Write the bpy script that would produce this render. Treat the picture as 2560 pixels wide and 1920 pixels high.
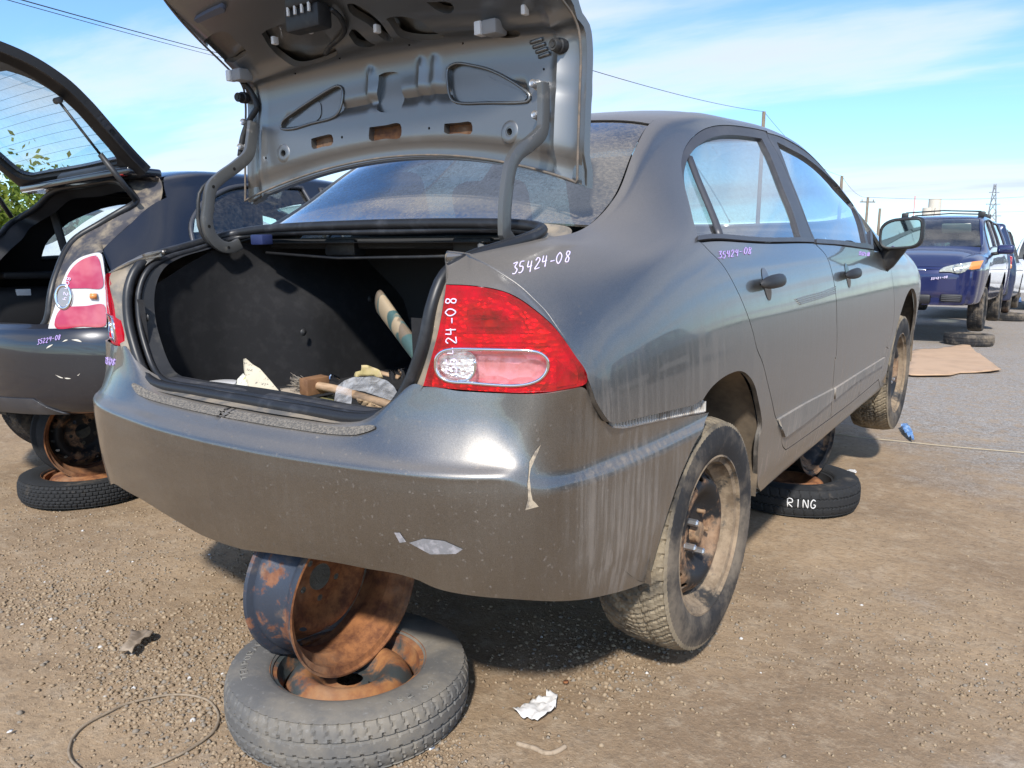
import bpy, bmesh, math, random
import numpy as np
from mathutils import Vector, Matrix
from mathutils.bvhtree import BVHTree
from mathutils.geometry import delaunay_2d_cdt
random.seed(7); np.random.seed(7)
sc = bpy.context.scene
for o in list(bpy.data.objects): bpy.data.objects.remove(o)
R = math.radians

# ---------------------------------------------------------------- camera
# the camera is solved in the frame of the grey car (x right, y forward, z up from its rear wheels)
CO = Vector((1.5935, -1.9443, 1.14139))
CF = Vector((-0.5692039, 0.79848222, -0.19604355))
CR = Vector((0.81642545, 0.57710767, -0.01990547))
CU = Vector((-0.09724407, 0.17138522, 0.98039313))
FPX = 1993.62
LIFT, PITCH = 0.05, R(3.0)                      # the car stands nose-up on its stacks
CARM = Matrix.Translation((0, 0, LIFT)) @ Matrix.Rotation(PITCH, 4, 'X')
cam = bpy.data.cameras.new('camera')
cam.sensor_fit = 'HORIZONTAL'; cam.sensor_width = 36.0; cam.lens = 36.0 * FPX / 2560
cam.clip_start = 0.02; cam.clip_end = 6000
camo = bpy.data.objects.new('camera', cam); sc.collection.objects.link(camo)
m = Matrix((CR, CU, -CF)).transposed().to_4x4(); m.translation = CO
camo.matrix_world = CARM @ m
sc.camera = camo
sc.render.resolution_x, sc.render.resolution_y = 1024, 768

# ---------------------------------------------------------------- light and sky
SUN_DIR = Vector((-0.46, 0.888, 0)).normalized()      # the way the light travels over the ground
SUN_EL = R(41)
sd = Vector((SUN_DIR.x * math.cos(SUN_EL), SUN_DIR.y * math.cos(SUN_EL), -math.sin(SUN_EL)))
sun = bpy.data.lights.new('sun', 'SUN'); sun.energy = 3.3; sun.angle = R(3.5); sun.color = (1.0, 0.95, 0.87)
suno = bpy.data.objects.new('sun', sun); sc.collection.objects.link(suno)
suno.rotation_euler = sd.to_track_quat('-Z', 'Y').to_euler()
world = bpy.data.worlds.new('World'); sc.world = world; world.use_nodes = True
wn, wl = world.node_tree.nodes, world.node_tree.links
wn.clear()
wout = wn.new('ShaderNodeOutputWorld'); bg = wn.new('ShaderNodeBackground'); bg.inputs[1].default_value = 0.118
sky = wn.new('ShaderNodeTexSky'); sky.sky_type = 'NISHITA'; sky.sun_disc = False
sky.sun_elevation = SUN_EL
sky.sun_rotation = math.atan2(-SUN_DIR.x, -SUN_DIR.y)
sky.air_density = 1.0; sky.dust_density = 0.15; sky.ozone_density = 2.6
def N(t, **k):
    n = wn.new(t)
    for a, b in k.items(): setattr(n, a, b)
    return n
def WL(a, b): wl.new(a, b)
tc = N('ShaderNodeTexCoord'); sep = N('ShaderNodeSeparateXYZ'); WL(tc.outputs['Generated'], sep.inputs[0])
# project the view direction on a cloud layer: (x, y) / (z + 0.12)
zz = N('ShaderNodeMath', operation='MAXIMUM'); WL(sep.outputs[2], zz.inputs[0]); zz.inputs[1].default_value = 0.0
za = N('ShaderNodeMath', operation='ADD'); WL(zz.outputs[0], za.inputs[0]); za.inputs[1].default_value = 0.10
dx = N('ShaderNodeMath', operation='DIVIDE'); WL(sep.outputs[0], dx.inputs[0]); WL(za.outputs[0], dx.inputs[1])
dy = N('ShaderNodeMath', operation='DIVIDE'); WL(sep.outputs[1], dy.inputs[0]); WL(za.outputs[0], dy.inputs[1])
cb = N('ShaderNodeCombineXYZ'); WL(dx.outputs[0], cb.inputs[0]); WL(dy.outputs[0], cb.inputs[1])
mp = N('ShaderNodeMapping'); WL(cb.outputs[0], mp.inputs[0])
mp.inputs['Rotation'].default_value = (0, 0, R(-28)); mp.inputs['Scale'].default_value = (0.34, 0.95, 1); mp.inputs['Location'].default_value = (1.3, 0.52, 0)
n1 = N('ShaderNodeTexNoise'); WL(mp.outputs[0], n1.inputs['Vector']); n1.inputs['Scale'].default_value = 0.9; n1.inputs['Detail'].default_value = 9; n1.inputs['Roughness'].default_value = 0.52; n1.inputs['Distortion'].default_value = 0.5
n2 = N('ShaderNodeTexNoise'); WL(mp.outputs[0], n2.inputs['Vector']); n2.inputs['Scale'].default_value = 3.2; n2.inputs['Detail'].default_value = 8; n2.inputs['Roughness'].default_value = 0.6
mx = N('ShaderNodeMath', operation='MULTIPLY_ADD'); WL(n2.outputs[0], mx.inputs[0]); mx.inputs[1].default_value = 0.28; WL(n1.outputs[0], mx.inputs[2])
rp = N('ShaderNodeMapRange', interpolation_type='SMOOTHSTEP'); WL(mx.outputs[0], rp.inputs[0])
rp.inputs[1].default_value = 0.535; rp.inputs[2].default_value = 0.83; rp.inputs[3].default_value = 0.0; rp.inputs[4].default_value = 0.92
# cloud light: warm white, greyer where thick
cc = N('ShaderNodeMapRange'); WL(mx.outputs[0], cc.inputs[0]); cc.inputs[1].default_value = 0.66; cc.inputs[2].default_value = 0.92
cm = N('ShaderNodeMix', data_type='RGBA'); WL(cc.outputs[0], cm.inputs[0]); cm.inputs[6].default_value = (5.7, 5.8, 6.0, 1); cm.inputs[7].default_value = (3.3, 4.0, 5.4, 1)
mix = N('ShaderNodeMix', data_type='RGBA'); WL(rp.outputs[0], mix.inputs[0]); tint = N('ShaderNodeMix', data_type='RGBA', blend_type='MULTIPLY'); tint.inputs[0].default_value = 1.0; WL(sky.outputs[0], tint.inputs[6]); tint.inputs[7].default_value = (.80, 1.01, 1.20, 1); WL(tint.outputs[2], mix.inputs[6]); WL(cm.outputs[2], mix.inputs[7])
WL(mix.outputs[2], bg.inputs[0]); WL(bg.outputs[0], wout.inputs[0])
sc.view_settings.view_transform = 'Standard'; sc.view_settings.look = 'None'
sc.view_settings.exposure = 0.66; sc.view_settings.gamma = 1.0; sc.view_settings.use_curve_mapping = False

# ---------------------------------------------------------------- geometry helpers
Z = 2560 / 2212.0
def ray(u, v):                                   # car frame direction of a photo pixel
    return (CF + CR * ((u - 1280) / FPX) - CU * ((v - 960) / FPX))
def at(ax, val, u, v):
    d = ray(u, v); t = (val - CO[ax]) / d[ax]; return CO + d * t
def atx(u, v, x): return at(0, x, u, v)
def aty(u, v, y): return at(1, y, u, v)
WCO = CARM @ CO
def wray(u, v): return CARM.to_3x3() @ ray(u, v)
def gnd(u, v, z=0.0):                            # world point of a pixel on a level plane
    d = wray(u, v); t = (z - WCO.z) / d.z; return WCO + d * t
def wat(ax, val, u, v):
    d = wray(u, v); t = (val - WCO[ax]) / d[ax]; return WCO + d * t
def zm(x0, y0, s):                               # coordinates read in an enlargement -> photo pixels
    return lambda *pts: [(x0 + a / s, y0 + b / s) for a, b in pts]

COL = sc.collection
def ob(name, verts, faces, mat, parent=None, smooth=True, normals=None, kind=None, label=None):
    me = bpy.data.meshes.new(name)
    me.from_pydata([tuple(v) for v in verts], [], [tuple(f) for f in faces])
    me.update()
    if smooth: me.polygons.foreach_set('use_smooth', [True] * len(me.polygons))
    if normals is not None: me.normals_split_custom_set_from_vertices([tuple(n) for n in normals])
    if mat: me.materials.append(mat)
    o = bpy.data.objects.new(name, me); COL.objects.link(o)
    if parent: o.parent = parent
    if kind: o['kind'] = kind
    if label: o['label'] = label
    return o
def tag(o, label, cat, group=None):
    o['label'] = label; o['category'] = cat
    if group: o['group'] = group
    return o
def thing(name, label, cat, loc=(0, 0, 0), rot=(0, 0, 0), group=None):
    o = bpy.data.objects.new(name, None); COL.objects.link(o); o.empty_display_size = 0.1
    o.location = loc; o.rotation_euler = rot
    return tag(o, label, cat, group)
def smooth_by_angle(o, deg=35):
    me = o.data; bm = bmesh.new(); bm.from_mesh(me)
    for e in bm.edges:
        e.smooth = not (len(e.link_faces) == 2 and e.calc_face_angle(0) > R(deg))
    bm.to_mesh(me); bm.free()
    me.polygons.foreach_set('use_smooth', [True] * len(me.polygons))
    return o
def bevel(o, w=0.004, seg=2, ang=35):
    me = o.data; bm = bmesh.new(); bm.from_mesh(me)
    es = [e for e in bm.edges if len(e.link_faces) == 2 and e.calc_face_angle(0) > R(ang)]
    bmesh.ops.bevel(bm, geom=es, offset=w, segments=seg, profile=0.5, affect='EDGES', clamp_overlap=True)
    bm.to_mesh(me); bm.free()
    return smooth_by_angle(o, 40)
class MB:                                        # collects geometry for one mesh
    def __init__(s): s.v = []; s.f = []
    def add(s, v, f):
        n = len(s.v); s.v += [Vector(p) for p in v]; s.f += [tuple(i + n for i in q) for q in f]; return s
    def box(s, c, d, rot=None):
        c = Vector(c); h = Vector(d) / 2
        p = [Vector((sx * h.x, sy * h.y, sz * h.z)) for sz in (-1, 1) for sy in (-1, 1) for sx in (-1, 1)]
        if rot is not None: p = [rot @ q for q in p]
        return s.add([c + q for q in p], [(0, 2, 3, 1), (4, 5, 7, 6), (0, 1, 5, 4), (2, 6, 7, 3), (0, 4, 6, 2), (1, 3, 7, 5)])
    def tube(s, pts, r, n=8, closed=False, cap=True, flat=None):
        v, f = tube_geo(pts, r, n, closed, cap, flat); return s.add(v, f)
    def lathe(s, prof, n=48, mat=None, closed=False):
        v, f = lathe_geo(prof, n, closed)
        if mat is not None: v = [mat @ Vector(p) for p in v]
        return s.add(v, f)
    def grid(s, rows, wrap=False):
        v, f = grid_geo(rows, wrap); return s.add(v, f)
    def make(s, name, mat, parent=None, **k): return ob(name, s.v, s.f, mat, parent, **k)
def grid_geo(rows, wrap=False):
    n = len(rows[0]); v = [p for r in rows for p in r]; f = []
    for i in range(len(rows) - 1):
        for j in range(n if wrap else n - 1):
            k = (j + 1) % n; f.append((i * n + j, i * n + k, (i + 1) * n + k, (i + 1) * n + j))
    return v, f
def tube_geo(pts, r, n=8, closed=False, cap=True, flat=None):
    P = [Vector(p) for p in pts]; m = len(P); v = []; f = []
    rr = r if hasattr(r, '__len__') else [r] * m
    up = None
    for i in range(m):
        a = P[i - 1] if (i > 0 or closed) else P[i]; b = P[(i + 1) % m] if (i < m - 1 or closed) else P[i]
        t = (b - a).normalized()
        if up is None:
            up = Vector((0, 0, 1)) if abs(t.z) < 0.9 else Vector((1, 0, 0))
        s = t.cross(up).normalized(); up = s.cross(t).normalized()
        fl = flat or (1, 1)
        for k in range(n):
            c = 2 * math.pi * k / n; v.append(P[i] + (s * math.cos(c) * fl[0] + up * math.sin(c) * fl[1]) * rr[i])
    for i in range(m if closed else m - 1):
        a, b = i * n, ((i + 1) % m) * n
        for k in range(n): f.append((a + k, a + (k + 1) % n, b + (k + 1) % n, b + k))
    if cap and not closed: f.append(tuple(range(n - 1, -1, -1))); f.append(tuple(range((m - 1) * n, m * n)))
    return v, f
def lathe_geo(prof, n=48, closed=False):         # prof: (radius, axial) around the local Z axis
    v = []; f = []; m = len(prof)
    for k in range(n):
        c = 2 * math.pi * k / n
        for r, a in prof: v.append(Vector((r * math.cos(c), r * math.sin(c), a)))
    for k in range(n):
        a, b = k * m, ((k + 1) % n) * m
        for j in range(m if closed else m - 1):
            q = (j + 1) % m; f.append((a + j, b + j, b + q, a + q))
    return v, f
def crom(P, n=8, closed=False):                  # Catmull-Rom through points of any dimension
    P = [np.array(p, float) for p in P]; m = len(P); out = []
    if m < 3 and not closed:
        return [tuple(P[0] + (P[1] - P[0]) * t / n) for t in range(n)] + [tuple(P[1])]
    for i in range(m if closed else m - 1):
        p1, p2 = P[i], P[(i + 1) % m]
        p0 = P[i - 1] if (i > 0 or closed) else 2 * p1 - p2
        p3 = P[(i + 2) % m] if (i < m - 2 or closed) else 2 * p2 - p1
        # centripetal knots
        d1 = max(np.linalg.norm(p1 - p0) ** .5, 1e-6); d2 = max(np.linalg.norm(p2 - p1) ** .5, 1e-6); d3 = max(np.linalg.norm(p3 - p2) ** .5, 1e-6)
        m1 = ((p1 - p0) / d1 - (p2 - p0) / (d1 + d2) + (p2 - p1) / d2) * d2
        m2 = ((p2 - p1) / d2 - (p3 - p1) / (d2 + d3) + (p3 - p2) / d3) * d2
        for k in range(n):
            t = k / n; t2, t3 = t * t, t * t * t
            out.append(tuple((2 * t3 - 3 * t2 + 1) * p1 + (t3 - 2 * t2 + t) * m1 + (-2 * t3 + 3 * t2) * p2 + (t3 - t2) * m2))
    if not closed: out.append(tuple(P[-1]))
    return out
def resample(P, h):
    P = np.array(P, float); d = np.r_[0, np.cumsum(np.linalg.norm(np.diff(P, axis=0), axis=1))]
    n = max(1, int(round(d[-1] / h))); t = np.linspace(0, d[-1], n + 1)
    return [tuple(np.interp(x, d, P[:, k]) for k in range(P.shape[1])) for x in t]
class Spl:                                       # C1 spline of vector values over a scalar
    def __init__(s, xs, ys):
        s.x = np.array(xs, float); s.y = np.array(ys, float)
        if s.y.ndim == 1: s.y = s.y[:, None]
        h = np.diff(s.x)[:, None]; d = np.diff(s.y, axis=0) / h
        m = np.zeros_like(s.y); m[0] = d[0]; m[-1] = d[-1]
        m[1:-1] = (d[:-1] * h[1:] + d[1:] * h[:-1]) / (h[1:] + h[:-1]); s.m = m
    def __call__(s, x):
        i = int(np.clip(np.searchsorted(s.x, x) - 1, 0, len(s.x) - 2)); h = s.x[i + 1] - s.x[i]; t = (x - s.x[i]) / h
        t2, t3 = t * t, t * t * t
        return (2 * t3 - 3 * t2 + 1) * s.y[i] + (t3 - 2 * t2 + t) * h * s.m[i] + (-2 * t3 + 3 * t2) * s.y[i + 1] + (t3 - t2) * h * s.m[i + 1]
class Surf:                                      # parametric sheet with ray hits and inverse
    def __init__(s, fn, u0, u1, nu, v0, v1, nv, out, fr=None):
        s.fr = fr; s.fn = fn; s.U = (u0, u1, nu); s.V = (v0, v1, nv)
        s.us = np.linspace(u0, u1, nu + 1); s.vs = np.linspace(v0, v1, nv + 1)
        s.P = [[Vector(fn(u, v)) for v in s.vs] for u in s.us]
        v, f = grid_geo(s.P); s.bv = BVHTree.FromPolygons(v, f); s.nv = nv
        a = s.P[nu // 2][nv // 2]; n = s.rawn(s.us[nu // 2], s.vs[nv // 2]); s.sg = 1 if n.dot(Vector(out)) > 0 else -1
        s.su = sum((s.P[i + 1][nv // 2] - s.P[i][nv // 2]).length for i in range(nu)) / (u1 - u0)
        s.sv = sum((s.P[nu // 2][j + 1] - s.P[nu // 2][j]).length for j in range(nv)) / (v1 - v0)
    def rawn(s, u, v):
        e = (s.U[1] - s.U[0]) * 1e-3; g = (s.V[1] - s.V[0]) * 1e-3
        a = Vector(s.fn(min(u + e, s.U[1]), v)) - Vector(s.fn(max(u - e, s.U[0]), v)); b = Vector(s.fn(u, min(v + g, s.V[1]))) - Vector(s.fn(u, max(v - g, s.V[0])))
        n = a.cross(b); return n.normalized() if n.length > 1e-12 else Vector((0, 0, 1))
    def nrm(s, u, v): return s.rawn(u, v) * s.sg
    def pt(s, u, v, off=0.0):
        p = Vector(s.fn(u, v)); return p + s.nrm(u, v) * off if off else p
    def inv(s, loc, idx):
        i, j = divmod(idx, s.nv)
        a, b, c, d = s.P[i][j], s.P[i + 1][j], s.P[i + 1][j + 1], s.P[i][j + 1]
        fu, fv = .5, .5
        for _ in range(6):
            p = a * (1 - fu) * (1 - fv) + b * fu * (1 - fv) + c * fu * fv + d * (1 - fu) * fv
            du = (b - a) * (1 - fv) + (c - d) * fv; dv = (d - a) * (1 - fu) + (c - b) * fu; e = loc - p
            A = du.dot(du); B = du.dot(dv); C = dv.dot(dv); q = A * C - B * B
            if abs(q) < 1e-18: break
            x, y = e.dot(du), e.dot(dv); fu += (x * C - y * B) / q; fv += (A * y - B * x) / q
        return s.us[i] + fu * (s.us[1] - s.us[0]), s.vs[j] + fv * (s.vs[1] - s.vs[0])
    def hit(s, u, v, strict=False):
        d = ray(u, v).normalized(); c0 = CO
        if s.fr is not None: c0 = s.fr @ CO; d = s.fr.to_3x3() @ d
        r = s.bv.ray_cast(c0, d)
        if r[0] is None:
            if strict: return None
            # miss: nearest point along the ray
            best = None
            for t in np.linspace(1.0, 14., 160):
                q = s.bv.find_nearest(c0 + d * t)
                if best is None or q[3] < best[3]: best = q
            return s.inv(best[0], best[2])
        return s.inv(r[0], r[2])
    def near(s, p):
        q = s.bv.find_nearest(Vector(p)); return s.inv(q[0], q[2])
def inpoly(X, Y, poly):
    c = np.zeros(X.shape, bool); n = len(poly)
    for i in range(n):
        x1, y1 = poly[i]; x2, y2 = poly[i - 1]
        if y1 == y2: continue
        c ^= ((y1 > Y) != (y2 > Y)) & (X < (x2 - x1) * (Y - y1) / (y2 - y1) + x1)
    return c
def trace(S, segs, h):                           # segments of pixel / param points -> closed metric outline
    out = []
    for sg in segs:
        pts = []
        for p in sg:
            if len(p) == 2: q = S.hit(*p)
            elif p[0] == 'uv': q = (p[1], p[2])
            else: q = S.near(p[1:]) if p[0] == 'p' else None
            pts.append((q[0] * S.su, q[1] * S.sv))
        c = resample(crom(pts, 6) if len(pts) > 2 else pts, h)
        if out and np.hypot(out[-1][0] - c[0][0], out[-1][1] - c[0][1]) < h * .3: c = c[1:]
        out += c
    if np.hypot(out[-1][0] - out[0][0], out[-1][1] - out[0][1]) < h * .3: out = out[:-1]
    return out
def shrink(poly, d):
    A = sum(poly[i - 1][0] * poly[i][1] - poly[i][0] * poly[i - 1][1] for i in range(len(poly))); s = 1 if A > 0 else -1
    out = []
    for i in range(len(poly)):
        a, b, c = np.array(poly[i - 1]), np.array(poly[i]), np.array(poly[(i + 1) % len(poly)])
        t1 = (b - a) / max(np.linalg.norm(b - a), 1e-9); t2 = (c - b) / max(np.linalg.norm(c - b), 1e-9); t = t1 + t2; L = np.linalg.norm(t)
        t = t / L if L > 1e-6 else t1
        out.append(tuple(b + s * np.array((-t[1], t[0])) * d))
    return out
def panel(S, poly, h=0.03, off=0.0, flange=0.014, holes=(), mirror=False, bulge=None):
    """triangulated piece of a sheet: verts, faces, normals. poly and holes are metric param outlines"""
    allp = [np.array(poly)] + [np.array(q) for q in holes]
    lo = allp[0].min(0); hi = allp[0].max(0)
    gx, gy = np.meshgrid(np.arange(lo[0], hi[0], h), np.arange(lo[1], hi[1], h)); gx = gx.ravel(); gy = gy.ravel()
    k = inpoly(gx, gy, poly)
    for q in holes: k &= ~inpoly(gx, gy, q)
    gx, gy = gx[k], gy[k]
    bd = np.concatenate(allp)
    if len(gx):
        d = np.min(np.hypot(gx[:, None] - bd[None, :, 0], gy[:, None] - bd[None, :, 1]), axis=1); gx, gy = gx[d > h * .45], gy[d > h * .45]
    co = [Vector(p) for p in bd] + [Vector(p) for p in zip(gx, gy)]
    ed = []; n0 = 0
    for q in allp:
        m = len(q); ed += [(n0 + i, n0 + (i + 1) % m) for i in range(m)]; n0 += m
    vc, _, fc, _, _, _ = delaunay_2d_cdt(co, ed, [], 0, 1e-7)
    C = np.array([((vc[f[0]] + vc[f[1]] + vc[f[2]]) / 3)[:] for f in fc])
    k = inpoly(C[:, 0], C[:, 1], poly)
    for q in holes: k &= ~inpoly(C[:, 0], C[:, 1], q)
    fc = [f for f, z in zip(fc, k) if z]
    V = []; NN = []
    for p in vc:
        u, v = p[0] / S.su, p[1] / S.sv; n = S.nrm(u, v); V.append(Vector(S.fn(u, v)) + n * (off + (bulge(u, v) if bulge else 0))); NN.append(n)
    F = []
    for f in fc:
        a, b, c = (V[i] for i in f[:3]); F.append(f if (b - a).cross(c - a).dot(NN[f[0]]) > 0 else f[::-1])
    if flange:
        from collections import Counter
        cnt = Counter()
        for f in F:
            for i in range(3): cnt[(f[i], f[(i + 1) % 3])] += 1
        be = [e for e in cnt if (e[1], e[0]) not in cnt]
        mp_ = {}
        for a, b in be:
            for i in (a, b):
                if i not in mp_:
                    mp_[i] = (len(V), len(V) + 1); V.append(V[i].copy()); V.append(V[i] - NN[i] * flange); NN.append(NN[i]); NN.append(NN[i])
        sideN = {}
        for a, b in be:
            t = (V[b] - V[a]).cross(NN[a]).normalized()
            for i in (a, b): sideN[i] = sideN.get(i, Vector((0, 0, 0))) + t
        for a, b in be:
            F.append((mp_[b][0], mp_[a][0], mp_[a][1], mp_[b][1]))
        for i, t in sideN.items():
            t = t.normalized() if t.length > 1e-6 else NN[i]; NN[mp_[i][0]] = t; NN[mp_[i][1]] = t
    if mirror:
        V = [Vector((-p.x, p.y, p.z)) for p in V]; NN = [Vector((-n.x, n.y, n.z)) for n in NN]; F = [f[::-1] for f in F]
    return V, F, NN
def pob(name, mat, parent, S, poly, sides=(0, 1), labels=None, **k):
    r = []
    for sd_ in sides:
        v, f, n = panel(S, poly, mirror=bool(sd_), **k); r.append(ob(name, v, f, mat, parent, normals=n))
    return r
# ---------------------------------------------------------------- materials
class NM:
    def __init__(s, name):
        s.m = bpy.data.materials.new(name); s.m.use_nodes = True
        s.t = s.m.node_tree; s.n = s.t.nodes; s.b = s.n['Principled BSDF']; s.o = s.n['Material Output']; s._tc = None
    def new(s, t, **k):
        n = s.n.new(t)
        for a, b in k.items(): setattr(n, a, b)
        return n
    def L(s, a, b): s.t.links.new(a, b)
    def co(s, scale=(1, 1, 1), loc=(0, 0, 0), which='Object', rot=(0, 0, 0)):
        if s._tc is None: s._tc = s.new('ShaderNodeTexCoord')
        m = s.new('ShaderNodeMapping'); s.L(s._tc.outputs[which], m.inputs[0]); m.inputs['Scale'].default_value = scale; m.inputs['Location'].default_value = loc; m.inputs['Rotation'].default_value = rot
        return m.outputs[0]
    def noise(s, vec, scale=5, detail=5, rough=.55, dist=0):
        n = s.new('ShaderNodeTexNoise'); s.L(vec, n.inputs['Vector']); n.inputs['Scale'].default_value = scale; n.inputs['Detail'].default_value = detail; n.inputs['Roughness'].default_value = rough; n.inputs['Distortion'].default_value = dist
        return n.outputs[0]
    def rng(s, v, a, b, c=0., d=1., smooth=True):
        n = s.new('ShaderNodeMapRange', interpolation_type='SMOOTHSTEP' if smooth else 'LINEAR'); s.L(v, n.inputs[0])
        for i, x in enumerate((a, b, c, d)): n.inputs[i + 1].default_value = x
        return n.outputs[0]
    def mth(s, op, a, b=None, c=None):
        n = s.new('ShaderNodeMath', operation=op)
        for i, x in enumerate((a, b, c)):
            if x is None: continue
            if hasattr(x, 'links'): s.L(x, n.inputs[i])
            else: n.inputs[i].default_value = x
        return n.outputs[0]
    def sep(s, vec):
        n = s.new('ShaderNodeSeparateXYZ'); s.L(vec, n.inputs[0]); return n.outputs
    def mixc(s, f, a, b):
        n = s.new('ShaderNodeMix', data_type='RGBA')
        for i, x in ((0, f), (6, a), (7, b)):
            if hasattr(x, 'links'): s.L(x, n.inputs[i])
            elif i == 0: n.inputs[0].default_value = x
            else: n.inputs[i].default_value = (*x, 1) if len(x) == 3 else x
        return n.outputs[2]
    def mixf(s, f, a, b):
        n = s.new('ShaderNodeMix', data_type='FLOAT')
        for i, x in ((0, f), (2, a), (3, b)):
            if hasattr(x, 'links'): s.L(x, n.inputs[i])
            else: n.inputs[i].default_value = x
        return n.outputs[0]
    def bump(s, h, strength=.3, dist=.01, nrm=None):
        n = s.new('ShaderNodeBump'); s.L(h, n.inputs['Height']); n.inputs['Strength'].default_value = strength; n.inputs['Distance'].default_value = dist
        if nrm: s.L(nrm, n.inputs['Normal'])
        s.L(n.outputs[0], s.b.inputs['Normal']); return n.outputs[0]
    def set(s, **k):
        for a, x in k.items():
            i = s.b.inputs[a.replace('_', ' ')]
            if hasattr(x, 'links'): s.L(x, i)
            else: i.default_value = (*x, 1) if (hasattr(x, '__len__') and len(x) == 3) else x
        return s
def simple(name, base, rough=.5, metal=0., coat=0., var=.0, vs=20., bump=0., bs=60., col2=None, lo=.45, hi=.62, r2=None, sc_=(1, 1, 1)):
    M = NM(name); M.set(Roughness=rough, Metallic=metal, Coat_Weight=coat, Coat_Roughness=.08)
    c = base
    v = M.co(scale=sc_)
    if col2 is not None:
        f = M.rng(M.noise(v, vs, 8, .62), lo, hi); c = M.mixc(f, base, col2)
        if r2 is not None: M.set(Roughness=M.mixf(f, rough, r2))
        if metal: M.set(Metallic=M.mixf(f, metal, 0.))
    if var:
        f = M.noise(v, vs * 2.3, 6, .6); c = M.mixc(M.rng(f, .3, .7, 0, 1), c, tuple(max(0, x * (1 - var)) for x in base)) if col2 is None else c
    M.set(Base_Color=c)
    if bump: M.bump(M.noise(v, bs, 5, .6), bump, .004)
    return M.m
def paint(name, base, dust=1.0, metal=.55, rough=.3, coat=.7, film=.25, dcol=(.33, .29, .25), streak=True, x0=.80):
    """car paint with a film of dust, vertical rain streaks and specks (car frame coordinates)"""
    M = NM(name); v = M.co(); x, y, z = M.sep(v)
    grit = M.rng(M.noise(M.co(), 260, 2, .5), .56, .72)
    spots = M.mth('MULTIPLY', M.rng(M.noise(M.co(), 105, 3, .6), .63, .70), M.rng(z, .35, 1.15, 1., .25))
    st = M.rng(M.noise(M.co(scale=(62, 62, 1.6)), 1.0, 6, .7), .44, .62)
    blot = M.rng(M.noise(M.co(), 3.1, 6, .6), .32, .70)
    low = M.rng(z, .30, 1.05, 1.0, .08)
    flank = M.rng(M.mth('ABSOLUTE', x), x0, x0 + .05, .05, 1.0)
    low = M.mth('MULTIPLY', low, flank)
    d = M.mth('MULTIPLY', M.mth('MULTIPLY_ADD', st, .75 if streak else .25, .28), low)
    d = M.mth('MULTIPLY', d, M.mth('MULTIPLY_ADD', blot, .7, .45))
    d = M.mth('MULTIPLY_ADD', grit, .06, d)
    d = M.mth('MULTIPLY_ADD', spots, .34, d)
    d = M.mth('MULTIPLY_ADD', blot, film, d)
    # dust lies on faces that look up
    g = M.new('ShaderNodeNewGeometry'); nz = M.sep(g.outputs['Normal'])[2]
    d = M.mth('ADD', d, M.rng(nz, .45, 1., 0., .42))
    d = M.mth('MINIMUM', M.mth('MULTIPLY', d, .62 * dust), .9)
    fl = M.noise(M.co(), 900, 1, .5)
    pc = M.mixc(M.rng(fl, .3, .7), tuple(c * .8 for c in base), tuple(min(1, c * 1.25) for c in base))
    M.set(Base_Color=M.mixc(d, pc, dcol), Metallic=M.mixf(d, metal, 0.), Roughness=M.mixf(d, rough, .8), Coat_Weight=M.mixf(d, coat, .1), Coat_Roughness=M.mixf(d, .03, .35), Coat_IOR=1.6)
    return M.m
def glassm(name, tint=(.55, .62, .60), dust=.12, dcol=(.35, .32, .28), ds=60, refl=1.0):
    M = NM(name); n = M.n; 
    fr = M.new('ShaderNodeFresnel'); bk = M.new('ShaderNodeNewGeometry'); M.L(M.mixf(bk.outputs['Backfacing'], 1.52, 1 / 1.52), fr.inputs[0])   # a thin pane mirrors alike from both sides
    tr = M.new('ShaderNodeBsdfTransparent'); tr.inputs[0].default_value = (*tint, 1)
    gl = M.new('ShaderNodeBsdfGlossy'); gl.inputs['Roughness'].default_value = .015; gl.inputs[0].default_value = (.95, .97, 1, 1)
    mx = M.new('ShaderNodeMixShader'); f = M.mth('MINIMUM', M.mth('MULTIPLY_ADD', fr.outputs[0], 1.7 * refl, .02), 1.0)
    M.L(f, mx.inputs[0]); M.L(tr.outputs[0], mx.inputs[1]); M.L(gl.outputs[0], mx.inputs[2])
    df = M.new('ShaderNodeBsdfDiffuse'); df.inputs[0].default_value = (*dcol, 1)
    m2 = M.new('ShaderNodeMixShader'); v = M.co()
    dd = M.mth('ADD', M.mth('MULTIPLY', M.rng(M.noise(v, ds, 6, .65), .3, .75), dust), M.mth('MULTIPLY', M.rng(M.noise(v, 4, 4, .5), .35, .7), dust * .7))
    M.L(dd, m2.inputs[0]); M.L(mx.outputs[0], m2.inputs[1]); M.L(df.outputs[0], m2.inputs[2]); M.L(m2.outputs[0], M.o.inputs[0])
    n.remove(M.b); return M.m
def rustm(name, paintc, rust=.5, rough=.55, metal=.25, sc_=9., dark=(.10, .035, .018), light=(.36, .15, .055)):
    M = NM(name); v = M.co()
    a = M.noise(v, sc_, 9, .66); f = M.rng(a, .62 - .35 * rust, .72 - .35 * rust)
    rc = M.mixc(M.rng(M.noise(v, sc_ * 2.6, 8, .7), .32, .68), dark, light)
    dust_ = M.rng(M.noise(v, sc_ * .7, 5, .6), .52, .75, 0, .55)
    c = M.mixc(dust_, M.mixc(f, paintc, rc), (.33, .24, .165))
    M.set(Base_Color=c, Roughness=M.mixf(f, rough, .9), Metallic=M.mixf(f, metal, .05)); M.bump(M.noise(v, 160, 5, .7), .25, .002)
    return M.m
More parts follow.
